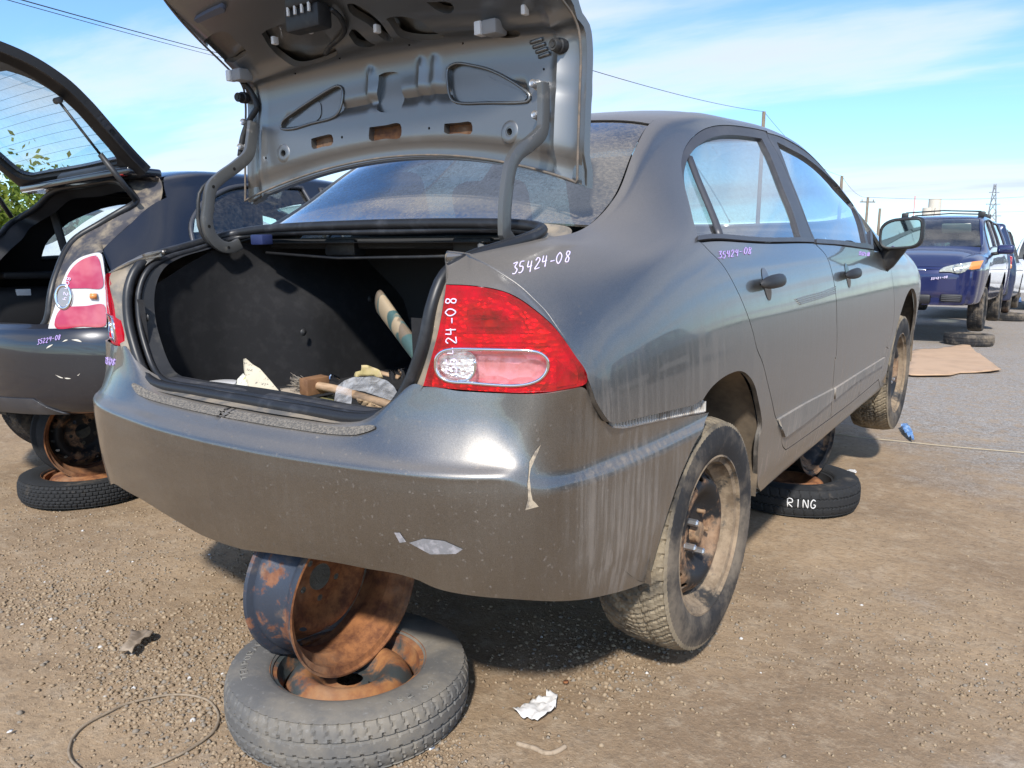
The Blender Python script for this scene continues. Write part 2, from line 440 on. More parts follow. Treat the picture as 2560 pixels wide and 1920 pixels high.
def rubberm(name, base=(.028, .028, .03), dust=.5, dcol=(.27, .22, .165), sc_=7.):
    M = NM(name); v = M.co()
    f = M.rng(M.noise(v, sc_, 8, .65), .62 - .3 * dust, .80 - .2 * dust, 0., min(1, .35 + .6 * dust))
    c = M.mixc(f, base, dcol); c = M.mixc(M.rng(M.noise(v, 90, 4, .6), .55, .75, 0, .4), c, tuple(b * 2.4 for b in base))
    M.set(Base_Color=c, Roughness=.82, Specular_IOR_Level=.3); M.bump(M.noise(v, 240, 4, .6), .18, .0015)
    return M.m
PAINT = paint('grey_metallic_paint', (.236, .224, .208), dust=1.75, film=.03, metal=1.0, rough=.36, coat=.8, dcol=(.245, .203, .165))
PAINT_IN = simple('inner_panel_paint', (.15, .152, .15), .42, .45, coat=.35, var=.25, vs=6, bump=.05, bs=220, col2=(.20, .18, .155), lo=.56, hi=.8)
LIDP = simple('lid_inner_paint', (.215, .217, .218), .37, .8, coat=.4, col2=(.16, .155, .15), lo=.62, hi=.9, vs=7)
DUSTY = simple('dusty_gutter_paint', (.15, .145, .138), .6, .2, col2=(.30, .25, .19), lo=.40, hi=.62, vs=14, bump=.1)
BLACKPL = simple('black_plastic', (.020, .021, .024), .5, col2=(.07, .066, .06), lo=.5, hi=.75, vs=16, bump=.05, bs=400)
TRIMPL = simple('window_trim', (.060, .062, .072), .42, .2, col2=(.085, .084, .088), lo=.45, hi=.8, vs=9)
SEALR = simple('rubber_seal', (.016, .017, .020), .42, col2=(.05, .052, .06), lo=.5, hi=.8, vs=18)
SILLPL = simple('sill_trim_plastic', (.045, .047, .056), .55, col2=(.10, .095, .09), lo=.45, hi=.75, vs=30, bump=.05, bs=500)
CARPET = simple('black_carpet', (.0105, .0107, .0128), .95, col2=(.018, .018, .020), lo=.45, hi=.7, vs=30, bump=.35, bs=700)
INTER = simple('cabin_dark_cloth', (.030, .031, .034), .9, bump=.2, bs=300)
INTGREY = simple('cabin_grey_plastic', (.10, .10, .105), .7)
GLASS = glassm('window_glass', tint=(.66, .76, .77), dust=.07, refl=1.05)
RGLASS = glassm('rear_window_glass', tint=(.13, .16, .16), dust=.42, ds=110, dcol=(.26, .235, .205), refl=1.6)
CLEARG = glassm('clear_glass', tint=(.80, .90, .90), dust=.10)
UNDER = simple('underbody_black', (.020, .019, .018), .9, col2=(.10, .075, .05), lo=.5, hi=.7, vs=8)
LINER = simple('dirty_wheel_liner', (.030, .027, .025), .9, col2=(.22, .165, .11), lo=.30, hi=.62, vs=4, bump=.3, bs=60)
TYRE = rubberm('dusty_tyre_rubber', dust=.62, sc_=5.)
TYREW = rubberm('tan_dust_tyre_tread', base=(.05, .046, .042), dust=.95, dcol=(.30, .245, .17), sc_=6.)
TYREO = rubberm('weathered_tyre_rubber', base=(.125, .122, .118), dust=.66, dcol=(.27, .235, .185), sc_=4.)
TYREB = rubberm('dark_tyre_rubber', base=(.024, .025, .027), dust=.15)
WHEELST = rustm('black_steel_wheel', (.018, .019, .022), rust=.36, sc_=11., dark=(.13, .07, .04), light=(.34, .20, .11))
RUST = rustm('rusty_steel', (.035, .045, .06), rust=.98, sc_=6.)
RUSTB = rustm('rusty_blue_grey_steel', (.05, .062, .088), rust=.33, sc_=17., metal=.3, rough=.45, light=(.24, .11, .06), dark=(.13, .05, .03))
RUSTO = rustm('orange_rust_steel', (.07, .082, .085), rust=.52, sc_=6., dark=(.19, .065, .03), light=(.36, .165, .06))
NUT = simple('zinc_lug_nut', (.55, .55, .56), .35, .85)
STEEL = simple('hinge_steel', (.135, .137, .137), .40, .5, coat=.25, col2=(.22, .20, .18), lo=.6, hi=.8, vs=20)
CHROME = simple('chrome_trim', (.82, .82, .84), .12, 1.0)
WHITEPL = simple('white_plastic', (.75, .75, .76), .45)
BLUEPL = simple('navy_plastic', (.02, .03, .10), .45)
HOLE = simple('hole_black', (.004, .004, .005), 1.0)
MARK = simple('white_paint_marker', (.74, .66, .88), .6)
MARKP = simple('violet_paint_marker', (.48, .36, .74), .6)
def lens(name, base, rough=.12, trans=.0, rib=0., sc_=(1, 1, 1), glow=.0, col2=None):
    M = NM(name); M.set(Base_Color=base, Roughness=rough, Coat_Weight=1.0, Coat_Roughness=.04, Transmission_Weight=trans, IOR=1.45)
    if col2:
        M.set(Base_Color=M.mixc(M.rng(M.noise(M.co(scale=sc_), 9, 3, .5), .4, .65), base, col2))
    if rib:
        w = M.new('ShaderNodeTexWave', wave_type='BANDS', bands_direction='Z'); M.L(M.co(), w.inputs['Vector']); w.inputs['Scale'].default_value = rib; M.bump(w.outputs[0], .5, .002)
    return M.m
REDL = lens('red_lens', (.44, .005, .016), col2=(.30, .003, .010), sc_=(1, 1, 3))
REDD = lens('dark_red_reflector', (.20, .003, .006), rough=.22, col2=(.42, .03, .01), sc_=(7, 1, 3))
PINKL = lens('pink_clear_lens', (.58, .20, .24), rough=.16, col2=(.50, .07, .12), sc_=(3, 1, 3))
CLRL = lens('clear_lens', (.46, .47, .48), rough=.2, rib=60, col2=(.78, .79, .80), sc_=(9, 1, 4))
def housing(name, base, sc_=70.):
    M = NM(name); M.set(Base_Color=base, Roughness=.3, Metallic=.45)
    vo = M.new('ShaderNodeTexVoronoi'); M.L(M.co(scale=(1, .3, 1.6)), vo.inputs['Vector']); vo.inputs['Scale'].default_value = sc_; M.bump(vo.outputs['Distance'], .8, .006); return M.m
REDG = glassm('red_lamp_glass', tint=(.98, .03, .06), dust=.60, dcol=(.66, .010, .03), ds=16, refl=1.2)
PINKG = glassm('clear_turn_glass', tint=(.98, .88, .89), dust=.30, dcol=(.80, .42, .47), refl=1.3)
CLRG = glassm('clear_reverse_glass', tint=(.97, .98, .98), dust=.34, dcol=(.85, .86, .87), refl=1.3)
HSR = housing('lamp_reflector', (.80, .74, .72)); HSP = housing('turn_reflector', (.85, .42, .44), 25.); HSC = housing('reverse_reflector', (.85, .86, .87), 95.)
AMBL = lens('amber_lens', (.75, .28, .08), rough=.2)
# ---------------------------------------------------------------- ground base comes with the clutter; the grey car first
car = thing('sedan', 'grey metallic sedan on wheel stacks with its boot lid wide open', 'car', (0, 0, LIFT), (PITCH, 0, 0))
A5 = zm(1400, 230, 1.907); A6 = zm(1400, 850, 1.907); A4 = zm(1480, 900, 2.212); B4 = zm(1000, 600, 2.37)
C2 = zm(860, 500, 4.096); D5 = zm(1380, 230, 3.529); L3 = zm(1050, 680, 4.916); Z3 = zm(200, 550, 2.212); E1 = zm(2060, 400, 2.764)
OV = zm(0, 0, 1 / Z)
# stations of the body tub: y, half width, belt (x, z), rail (x, z), top z, bulge
ST = [(-1.0, .58, .48, .92, .34, .99, 1.01, .02), (-.88, .70, .61, .945, .45, 1.04, 1.055, .022), (-.78, .783, .70, .96, .52, 1.068, 1.082, .024),
      (-.64, .838, .76, .985, .572, 1.086, 1.10, .024), (-.45, .860, .793, 1.015, .605, 1.108, 1.125, .022), (-.28, .868, .804, 1.045, .622, 1.128, 1.165, .016),
      (-.10, .872, .807, 1.065, .612, 1.205, 1.27, .012), (.10, .8735, .806, 1.075, .572, 1.33, 1.395, .012), (.27, .874, .804, 1.075, .545, 1.415, 1.465, .012),
      (.50, .874, .802, 1.072, .553, 1.462, 1.507, .012), (.90, .874, .80, 1.067, .567, 1.478, 1.527, .012), (1.3, .874, .80, 1.055, .572, 1.474, 1.529, .012),
      (1.6, .874, .80, 1.045, .58, 1.440, 1.50, .012), (1.9, .874, .80, 1.035, .61, 1.345, 1.405, .01), (2.2, .874, .80, 1.02, .66, 1.20, 1.25, .008),
      (2.45, .874, .80, 1.0, .69, 1.06, 1.105, .006), (2.8, .872, .79, .965, .66, 1.01, 1.06, .01), (3.15, .85, .75, .92, .60, .95, .99, .014),
      (3.40, .78, .66, .82, .5, .85, .88, .014), (3.55, .62, .52, .72, .38, .75, .77, .012), (3.63, .30, .25, .66, .18, .68, .69, .006), (3.645, .03, .025, .65, .02, .66, .661, .0)]
def section(y, w, xb, zb, xr, zr, zt, bu):
    k = w / .874
    P = [(.62 * k, .255), (.80 * k, .272), (.838 * k, .34), (.856 * k, .48), (.869 * k, .62), (w, .74)]
    P += [(w - .12 * (w - xb), .74 + (zb - .74) * .42), (w - .45 * (w - xb), .74 + (zb - .74) * .75), (xb, zb)]
    dx, dz = xr - xb, zr - zb; L = math.hypot(dx, dz); nx, nz = dz / L, -dx / L
    for t in (.3, .6, .86):
        q = 4 * t * (1 - t) * bu; P.append((xb + dx * t + nx * q, zb + dz * t + nz * q))
    P += [(xr, zr), (xr * .78, zr + .60 * (zt - zr)), (xr * .42, zr + .90 * (zt - zr)), (0, zt)]
    return P
_sy = [s[0] for s in ST]
_ss = Spl(_sy, [np.array(section(*s)).ravel() for s in ST])
_cache = {}
def tubfn(y, v):
    key = round(y, 6)
    sp = _cache.get(key)
    if sp is None:
        a = _ss(y).reshape(-1, 2); a[-1, 0] = 0
        d = np.r_[0, np.cumsum(np.hypot(*np.diff(a, axis=0).T))]
        sp = (Spl(np.arange(16), a)); _cache[key] = sp
    x, z = sp(v); return (max(x, 0.0), y, z)
TUB = Surf(tubfn, -1.0, 3.645, 190, 0, 15, 120, (1, 0, 0))
def yz(y, z):                                      # param of a point of the right flank by its y and z
    lo, hi = 0.6, 14.9
    for _ in range(40):
        mid = (lo + hi) / 2
        if tubfn(y, mid)[2] < z: lo = mid
        else: hi = mid
    return ('uv', y, lo)
UV = lambda *p: [('uv', a, b) for a, b in p]
def arch(yc, zc, r, a0, a1, n=14):
    return [yz(yc + r * math.cos(R(a0 + (a1 - a0) * i / n)), zc + r * math.sin(R(a0 + (a1 - a0) * i / n))) for i in range(n + 1)]
# --- traced seams
rear_cut = A6((1076, 527), (1058, 500), (1056, 445), (1042, 400), (1025, 365), (1015, 320), (990, 210), (965, 110)) + A5((938, 1225), (920, 1150), (880, 1030), (830, 920), (770, 820), (710, 758), (668, 716))
door_back = D5((1300, 1325), (1250, 1150), (1215, 1000), (1175, 850), (1150, 720), (1140, 640), (1150, 560), (1180, 480), (1230, 410), (1300, 350), (1400, 305), (1520, 290), (1650, 298), (1780, 318), (1900, 345))
door_top = A5((986, 191), (1060, 215), (1150, 265), (1240, 335), (1310, 405), (1370, 475), (1430, 550), (1494, 646))
b_low = A5((1214, 720), (1260, 768), (1290, 835), (1310, 930), (1318, 1000), (1320, 1100), (1315, 1278)) + A6((1312, 80), (1305, 170), (1298, 260), (1290, 374))
b_up = A5((986, 191), (1040, 290), (1100, 420), (1150, 540), (1195, 660), (1210, 698))
front_cut = A5((1555, 772), (1575, 830), (1590, 930), (1595, 1000), (1590, 1100), (1570, 1220)) + A6((1553, 40), (1538, 110), (1520, 188))
rear_arch = A4((606, 232), (650, 165), (700, 115), (770, 72), (830, 62), (870, 90), (900, 140), (920, 220), (935, 300), (941, 370), (926, 430), (917, 550), (915, 660), (930, 735), (940, 752))
joint = B4((1130, 868), (1160, 950), (1200, 1020), (1245, 1080), (1290, 1086))
joint2 = B4((1290, 1086), (1450, 1045), (1600, 1010), (1760, 968), (1790, 945)) 
ridge = C2((1060, 535), (1200, 550), (1400, 630), (1600, 745), (1800, 880), (1950, 1020), (2060, 1130)) + B4((950, 545), (1045, 680), (1110, 780), (1130, 868))
aend = A5((1494, 646))[0]
q_out = trace(TUB, [UV((2.16, 12.0), (1.9, 12.25), (1.6, 12.45), (1.2, 12.5), (.8, 12.45), (.5, 12.35), (.27, 12.2), (.1, 12.1), (-.1, 12), (-.28, 12), (-.45, 12), (-.6, 12), (-.70, 12)) + [ridge[0]],
                    ridge, joint, joint2 + [rear_arch[0]], rear_arch, [rear_arch[-1], A6((1076, 527))[0]], rear_cut, [rear_cut[-1], door_back[0]], door_back, [door_back[-1]] + door_top, [door_top[-1], ('uv', 2.16, 12.0)]], .016)
pob('quarter_panel', PAINT, car, TUB, q_out, h=.028)
def shr(p, d=.0036): return shrink(p, d)
dbot_r = A6((1290, 374), (1180, 454), (1100, 511), (1076, 527)); dbot_f = A6((1520, 188), (1400, 290), (1290, 374))
rd = shr(trace(TUB, [A5((668, 716), (930, 718), (1214, 720)), b_low, dbot_r, rear_cut], .016))
fd = shr(trace(TUB, [A5((1214, 720), (1350, 733), (1485, 752), (1555, 772)), front_cut, dbot_f, b_low[::-1]], .016))
RD = pob('rear_door', PAINT, car, TUB, rd, h=.026)
FD = pob('front_door', PAINT, car, TUB, fd, h=.026)
# window frames and panes
g1 = trace(TUB, [D5((1282, 1275), (1240, 1120), (1205, 970), (1178, 820), (1170, 730), (1185, 640), (1212, 570), (1270, 492), (1340, 432), (1420, 397), (1550, 374), (1700, 382), (1858, 407)), D5((1858, 407), (1920, 530), (1990, 700), (2060, 880), (2130, 1050)) + A5((1152, 694)), A5((1152, 694), (900, 690), (656, 687))], .014)
f1 = trace(TUB, [door_back, b_up, A5((1210, 714), (930, 711), (664, 710))], .014)
g2 = trace(TUB, [A5((1037, 236), (1110, 273), (1200, 328), (1270, 388), (1330, 448), (1385, 510), (1410, 545)), A5((1410, 545), (1440, 625), (1462, 719)), A5((1462, 719), (1330, 712), (1222, 705)), A5((1222, 705), (1195, 645), (1150, 525), (1100, 400), (1060, 290), (1037, 236))], .014)
g3 = trace(TUB, [A5((1432, 572), (1460, 610), (1484, 652)), A5((1484, 652), (1487, 735)), A5((1487, 735), (1476, 727), (1456, 650), (1432, 572))], .012)
f2 = trace(TUB, [door_top, A5((1494, 646), (1496, 700), (1497, 752)), A5((1497, 752), (1350, 731), (1216, 716)), [A5((1216, 716))[0]] + b_up[::-1]], .014)
for D, f, gs in ((RD, f1, [g1]), (FD, f2, [g2, g3])):
    for i in (0, 1):
        v, fc, n = panel(TUB, shr(f, .0022), h=.03, off=-.003, flange=.02, holes=gs, mirror=bool(i)); ob('window_frame', v, fc, TRIMPL, D[i], normals=n)
        for g in gs:
            v, fc, n = panel(TUB, shrink(g, -.004), h=.04, off=-.014, flange=0, mirror=bool(i)); ob('window_glass', v, fc, GLASS, D[i], normals=n)
def strip_on(S, px, off, r, flat=None, n=8, step=.02):
    uv = [(S.hit(*p) if len(p) == 2 else (p[1], p[2])) for p in px]
    uv = resample(crom([(a * S.su, b * S.sv) for a, b in uv], 6), step)
    return [S.pt(a / S.su, b / S.sv, off) for a, b in uv]
def mir(v): return [Vector((-p[0], p[1], p[2])) for p in v]
def mobs(name, mat, parents, v, f, smooth=True, ang=None):
    r = []
    for i, p in enumerate(parents):
        o = ob(name, mir(v) if i else v, [q[::-1] for q in f] if i else f, mat, p, smooth=smooth)
        if ang: smooth_by_angle(o, ang)
        r.append(o)
    return r
# division bar of the rear side window, belt mouldings
bar = [TUB.pt(*TUB.hit(*p), -.006) for p in D5((1224, 560), (1300, 760), (1390, 970), (1460, 1140), (1506, 1272))]
b = MB().tube(resample(bar, .03), .011, 8, flat=(1, .5)); mobs('division_bar', TRIMPL, RD, b.v, b.f)
for D, px in ((RD, A5((650, 702), (900, 703), (1205, 708))), (FD, A5((1216, 712), (1350, 722), (1490, 742)))):
    o_ = trace(TUB, [[(x, y - 5) for x, y in px], [(px[-1][0], px[-1][1] - 5), (px[-1][0], px[-1][1] + 5.5)], [(x, y + 5.5) for x, y in px[::-1]], [(px[0][0], px[0][1] + 5.5), (px[0][0], px[0][1] - 5)]], .012)
    for i in (0, 1):
        v_, f_, n_ = panel(TUB, o_, h=.012, off=.006, flange=.01, mirror=bool(i)); ob('belt_moulding', v_, f_, TRIMPL, D[i], normals=n_)
# door mouldings low on the doors
MOULDP = paint('dusty_moulding_paint', (.20, .197, .19), dust=1.5, film=.25, metal=.6, rough=.5, coat=.3)
def moulding(D, top, bot):
    o = trace(TUB, [top, [top[-1], bot[0]], bot, [bot[-1], top[0]]], .02)
    for i in (0, 1):
        v, f, n = panel(TUB, o, h=.03, off=.009, flange=.012, mirror=bool(i)); ob('door_moulding', v, f, MOULDP, D[i], normals=n)
moulding(RD, A6((1034, 376), (1160, 302), (1297, 231)), A6((1293, 285), (1170, 385), (1064, 462)))
moulding(FD, A6((1306, 228), (1430, 150), (1545, 80)), A6((1532, 118), (1410, 195), (1303, 280)))
# handles: flat cup with painted-in shade, bar and keyhole tongue
def handle(D, c, w, h):
    u, v = TUB.hit(*c); p = TUB.pt(u, v); n = TUB.nrm(u, v); t = Vector((0, 1, 0)); t = (t - n * t.dot(n)).normalized(); s = n.cross(t) * 1.0
    if s.z < 0: s = -s
    b = MB()
    rows = []
    for i in range(21):
        a = -1 + 2 * i / 20; e_ = max(.02, (1 - abs(a) ** 3.2)) ** .5; px = p + t * (a * w / 2) + n * (.016 + .016 * (1 - abs(a) ** 2.4))
        ry = h / 2 * e_; rows.append([px + s * (ry * math.cos(k * math.pi / 6)) + n * (.014 * e_ * math.sin(k * math.pi / 6)) for k in range(12)])
    b.grid(rows, True); mobs('handle', BLACKPL, D, b.v, b.f)
    cu, cv = u * TUB.su, v * TUB.sv
    o_ = [(cu + .036 * math.cos(a), cv + .062 * math.sin(a)) for a in np.linspace(0, 2 * math.pi, 26)[:-1]]
    for i in (0, 1):
        v_, f_, n_ = panel(TUB, o_, h=.012, off=.0014, flange=0, mirror=bool(i)); ob('handle_cup_shade', v_, f_, CUPSHADE, D[i], normals=[(a_ + Vector((0, 0, -14 * (TUB.fn(u, v)[2] - p_.z) * 1.0))).normalized() for a_, p_ in zip(n_, v_)])
CUPSHADE = simple('handle_recess_shade', (.035, .036, .037), .3, .3, coat=.6)  # dark colour stands in for the shade of the hollow
handle(RD, A5((985, 912))[0], .205, .040); handle(FD, A5((1372, 872))[0], .205, .040)
for i in (0, 1):                                   # black sheet added so the panel gaps look shaded dark
    v, f, n = panel(TUB, trace(TUB, [UV((.36, 1.4), (2.34, 1.4)), UV((2.34, 1.4), (2.30, 8.3)), UV((2.30, 8.3), (-.03, 8.3)), UV((-.03, 8.3), (.15, 7.2), (.34, 5.2), (.42, 3), (.36, 1.4))], .05), h=.09, off=-.019, flange=0, mirror=bool(i)); ob('gap_shade_sheet', v, f, HOLE, car, normals=n)
# sill, roof, rear window, windscreen, bonnet, wings, front bumper
sill = trace(TUB, [[A6((1076, 529))[0]] + A6((1180, 456), (1300, 370), (1400, 292), (1522, 190)), [A6((1522, 190))[0], yz(2.33, .30)], UV((2.33, .9), (1.4, .9), (.46, .9)), [('uv', .46, .9), rear_arch[-1]], [rear_arch[-1], A6((1076, 529))[0]]], .02)
pob('side_sill', PAINT, car, TUB, sill, h=.03, off=-.0015)
def sym(name, mat, segs, h=.04, off=0., hs=.03, par=None, flange=.012):
    o = trace(TUB, segs, hs); b = MB(); N_ = []
    for i in (0, 1):
        v, f, n = panel(TUB, o, h=h, off=off, flange=flange, mirror=bool(i)); b.add(v, f); N_ += n
    return ob(name, b.v, b.f, mat, par or car, normals=N_)
roofe = UV((.27, 12.22), (.5, 12.37), (.8, 12.47), (1.2, 12.52), (1.52, 12.5))
ROOF = sym('roof', PAINT, [roofe, UV((1.52, 12.5), (1.58, 13.5), (1.60, 15)), UV((1.60, 15), (.24, 15)), UV((.24, 15), (.25, 13.5), (.27, 12.22))], off=-.0015)
sym('rear_window', RGLASS, [UV((.262, 12.23), (.1, 12.15), (-.1, 12.08), (-.24, 12.08)), UV((-.24, 12.08), (-.285, 13.2), (-.295, 15)), UV((-.295, 15), (.225, 15)), UV((.225, 15), (.24, 13.5), (.262, 12.23))], off=-.006, flange=.006)
sym('windscreen', GLASS, [UV((1.54, 12.55), (1.9, 12.32), (2.22, 12.1)), UV((2.22, 12.1), (2.34, 13.3), (2.38, 15)), UV((2.38, 15), (1.62, 15)), UV((1.62, 15), (1.60, 13.5), (1.54, 12.55))], off=-.004)
sym('bonnet', PAINT, [UV((2.28, 12.05), (2.5, 11.7), (2.8, 11.6), (3.15, 11.6), (3.38, 11.6)), UV((3.38, 11.6), (3.46, 13.3), (3.48, 15)), UV((3.48, 15), (2.42, 15)), UV((2.42, 15), (2.38, 13.3), (2.28, 12.05))])
wing = trace(TUB, [[front_cut[0]] + front_cut[1:], [front_cut[-1], yz(2.33, .30)], [yz(2.33, .30)] + arch(2.7, .415, .355, 198, 0, 18), [yz(3.055, .415), yz(3.13, .45), yz(3.15, .62), yz(3.2, .80)], UV((3.2, 11.55), (2.8, 11.55), (2.5, 11.65), (2.27, 12.0)), [('uv', 2.27, 12.0), ('uv', 2.2, 11.9), front_cut[0]]], .02)
pob('front_wing', PAINT, car, TUB, wing, h=.03)
fb = [UV((3.06, 1.6), (3.13, 3.0), (3.15, 4.0), (3.2, 5.6)), UV((3.2, 5.6), (3.36, 8), (3.44, 11.5), (3.5, 13), (3.5, 15)), UV((3.5, 15), (3.6, 15)), UV((3.6, 15), (3.6, 8), (3.6, .4)), UV((3.6, .4), (3.3, .4), (3.06, 1.0)), UV((3.06, 1.0), (3.06, 1.6))]
pob('front_bumper', PAINT, car, TUB, trace(TUB, fb, .03), h=.04)
# wheel wells and floor
def well(yc, zc, r):
    b = MB()
    rows = []
    for i in range(25):
        a = R(-14 + 208 * i / 24); cy, cz = yc + r * math.cos(a), zc + r * math.sin(a)
        rows.append([(x, cy if x > .6 else yc + (cy - yc) * .98, cz) for x in (.845, .78, .66, .54)])
    b.grid(rows)
    n = len(b.v); b.v += [Vector((.54, yc, zc))]; b.f += [(i * 4 + 3, (i + 1) * 4 + 3, n) for i in range(24)]
    mobs('wheel_liner', LINER, (car, car), b.v, b.f)
well(.015, .40, .375); well(2.7, .415, .375)
b = MB()
b.box((0, .42, .32), (.98, 1.7, .05)); b.box((0, 1.35, .285), (1.56, 1.86, .05)); b.box((0, 2.9, .30), (1.0, 1.1, .10)); b.box((0, -.52, .565), (1.30, .40, .12))
b.make('underbody', UNDER, car, smooth=False)
# cabin
def rbox(name, c, d, mat, par, w=.03, rot=None):
    return bevel(MB().box(c, d, rot).make(name, mat, par, smooth=False), w, 3)
def seat(x, y, w=.50):
    s = rbox('seat', (x, y, .56), (w, .52, .17), INTER, car, .05)
    rbox('seat_back', (x, y - .30, .86), (w, .16, .62), INTER, s, .06, Matrix.Rotation(R(14), 3, 'X'))
    rbox('headrest', (x, y - .40, 1.24), (.27, .11, .19), INTER, s, .045, Matrix.Rotation(R(12), 3, 'X'))
    return s
for sx_ in (.37, -.37): rbox('seat', (sx_, 1.35, .56), (.50, .52, .17), INTER, car, .05)      # the front backrests are gone
rs = rbox('seat', (0, .58, .56), (1.34, .50, .17), INTER, car, .05)
rbox('seat_back', (0, .28, .84), (1.32, .14, .60), INTER, rs, .05, Matrix.Rotation(R(16), 3, 'X'))
for x in (.44, 0, -.44): rbox('headrest', (x, .20, 1.225 if x else 1.18), (.28, .11, .21), INTER, rs, .05, Matrix.Rotation(R(14), 3, 'X'))
rbox('parcel_shelf', (0, -.06, 1.095), (1.16, .40, .03), INTER, car, .01)
rbox('dashboard', (0, 2.05, .93), (1.40, .42, .24), INTGREY, car, .08)
rbox('cabin_floor', (0, 1.2, .38), (1.4, 2.2, .04), INTER, car, .01)
b = MB().lathe([(.185 + .014 * math.cos(k * math.pi / 4), .014 * math.sin(k * math.pi / 4)) for k in range(8)], 32, Matrix.Translation((-.37, 1.72, .98)) @ Matrix.Rotation(R(65), 4, 'X'), closed=True); b.box((-.37, 1.73, .98), (.30, .03, .06)); b.make('steering_wheel', BLACKPL, car)
# headliner and the inside of the pillars
hl = trace(TUB, [UV((.2, 12.0), (.8, 12.2), (1.52, 12.2)), UV((1.52, 12.2), (1.52, 15)), UV((1.52, 15), (.22, 15)), UV((.22, 15), (.2, 12.0))], .05)
bb = MB()
for i in (0, 1):
    v, f, n = panel(TUB, hl, h=.08, off=-.03, flange=0, mirror=bool(i)); bb.add(v, [q[::-1] for q in f])
bb.make('headliner', INTGREY, car)
# door mirror
def mirror_unit():
    base = A5((1490, 745), (1500, 640), (1560, 815))
    p0 = TUB.pt(*TUB.hit(*A5((1530, 765))[0]))
    c = p0 + Vector((.088, -.02, .086))
    b = MB(); rows = []
    for j, (ox, sc1) in enumerate([(-.045, .93), (-.03, 1.0), (0, 1.0), (.035, .93), (.06, .72), (.075, .35), (.078, .02)]):
        ring = []
        for k in range(28):
            a = 2 * math.pi * k / 28; ca, sa = math.cos(a), math.sin(a); e = .55
            ring.append(c + Vector((.092 * math.copysign(abs(ca) ** e, ca) * sc1 + .01 * sa * sa, ox, .071 * math.copysign(abs(sa) ** e, sa) * sc1 + .012 * ca)))
        rows.append(ring)
    b.grid(rows, True)
    st = p0
    b.tube(crom([st + Vector((-.02, .02, -.085)), st + Vector((.02, .01, -.04)), st + Vector((.06, .0, .02)), st + Vector((.075, .0, .05))], 4), [.035] * 4 + [.038] * 4 + [.04] * 5, 10, flat=(.8, 1.2))
    v, f = b.v, b.f
    M2 = mobs('door_mirror', BLACKPL, (car, car), v, f)
    g = []
    ring = []
    for k in range(28):
        a = 2 * math.pi * k / 28; ca, sa = math.cos(a), math.sin(a); e = .55
        ring.append(c + Vector((.084 * math.copysign(abs(ca) ** e, ca) + .01 * sa * sa, -.041, .062 * math.copysign(abs(sa) ** e, sa) + .012 * ca)))
    mobs('mirror_glass', MIRR, M2, ring, [tuple(range(28))], smooth=False)
    rim = MB().tube(ring, .006, 6, closed=True); mobs('mirror_rim', BLACKPL, M2, rim.v, rim.f)
MIRR = simple('mirror_glass', (.52, .60, .56), .03, 1.0)
mirror_unit()
# ---------------------------------------------------------------- tail of the grey car
PL = [(0, -.905), (.2, -.893), (.4, -.850), (.556, -.791), (.68, -.742), (.76, -.704), (.810, -.660), (.836, -.60), (.850, -.50), (.857, -.40)]
_pl = Spl(range(10), PL)
LAMP = Surf(lambda s, z: (_pl(s)[0], _pl(s)[1] + .05 * max(0, z - .93), z), 0, 9, 90, .74, 1.12, 20, (0, -1, 0))
lamp_in = L3((320, 150), (300, 300), (265, 530), (215, 760), (150, 1000), (85, 1220), (38, 1400))
lamp_bot = L3((38, 1400), (400, 1440), (900, 1475), (1300, 1490), (1640, 1470), (1850, 1430), (1985, 1400))
lamp_out = L3((1985, 1400), (2035, 1360), (2045, 1280), (2010, 1180), (1900, 1020), (1750, 800), (1600, 620), (1400, 450), (1250, 340), (1100, 260), (900, 200), (700, 170), (500, 155), (320, 150))
lo = trace(LAMP, [lamp_in, lamp_bot, lamp_out], .01)
pill = L3((200, 1140), (215, 1040), (280, 975), (390, 945), (700, 945), (1100, 955), (1350, 965), (1480, 995), (1560, 1070), (1572, 1150), (1540, 1240), (1460, 1320), (1330, 1370), (1150, 1390), (900, 1380), (600, 1355), (380, 1340), (280, 1300), (215, 1220), (200, 1140))
disc = L3((210, 1140), (225, 1045), (290, 980), (400, 955), (520, 960), (620, 1000), (680, 1080), (688, 1180), (655, 1265), (590, 1325), (480, 1335), (370, 1325), (280, 1280), (220, 1210), (210, 1140))
po = trace(LAMP, [pill], .008); do = trace(LAMP, [disc], .008)
tl = []
for i in (0, 1):
    v, f, n = panel(LAMP, shrink(lo, .0015), h=.02, off=-.024, flange=0, mirror=bool(i)); t = ob('tail_lamp', v, f, HSR, car, normals=n); tl.append(t)
    v, f, n = panel(LAMP, shrink(lo, .0015), h=.02, off=.004, flange=.028, holes=[po], mirror=bool(i)); ob('red_lens', v, f, REDG, t, normals=n)
    v, f, n = panel(LAMP, po, h=.02, off=-.020, flange=0, mirror=bool(i)); ob('turn_reflector', v, f, HSP, t, normals=n)
    v, f, n = panel(LAMP, shrink(do, .002), h=.012, off=-.014, flange=0, mirror=bool(i)); ob('reverse_reflector', v, f, HSC, t, normals=n)
    v, f, n = panel(LAMP, po, h=.02, off=-.006, flange=0, holes=[do], mirror=bool(i)); ob('turn_lens', v, f, PINKG, t, normals=n)
    v, f, n = panel(LAMP, do, h=.012, off=.000, flange=.0, mirror=bool(i), bulge=lambda u, z: .004); ob('reverse_lens', v, f, CLRG, t, normals=n)
def on(S, px, off): return [S.pt(*S.hit(*p), off) for p in px]
b = MB().tube(resample(crom(on(LAMP, pill[:-1], .005), 4, True), .006), .0035, 8, closed=True)
b.tube(resample(crom(on(LAMP, disc[6:11], .004), 4), .006), .003, 8); mobs('chrome_ring', CHROME, tl, b.v, b.f)
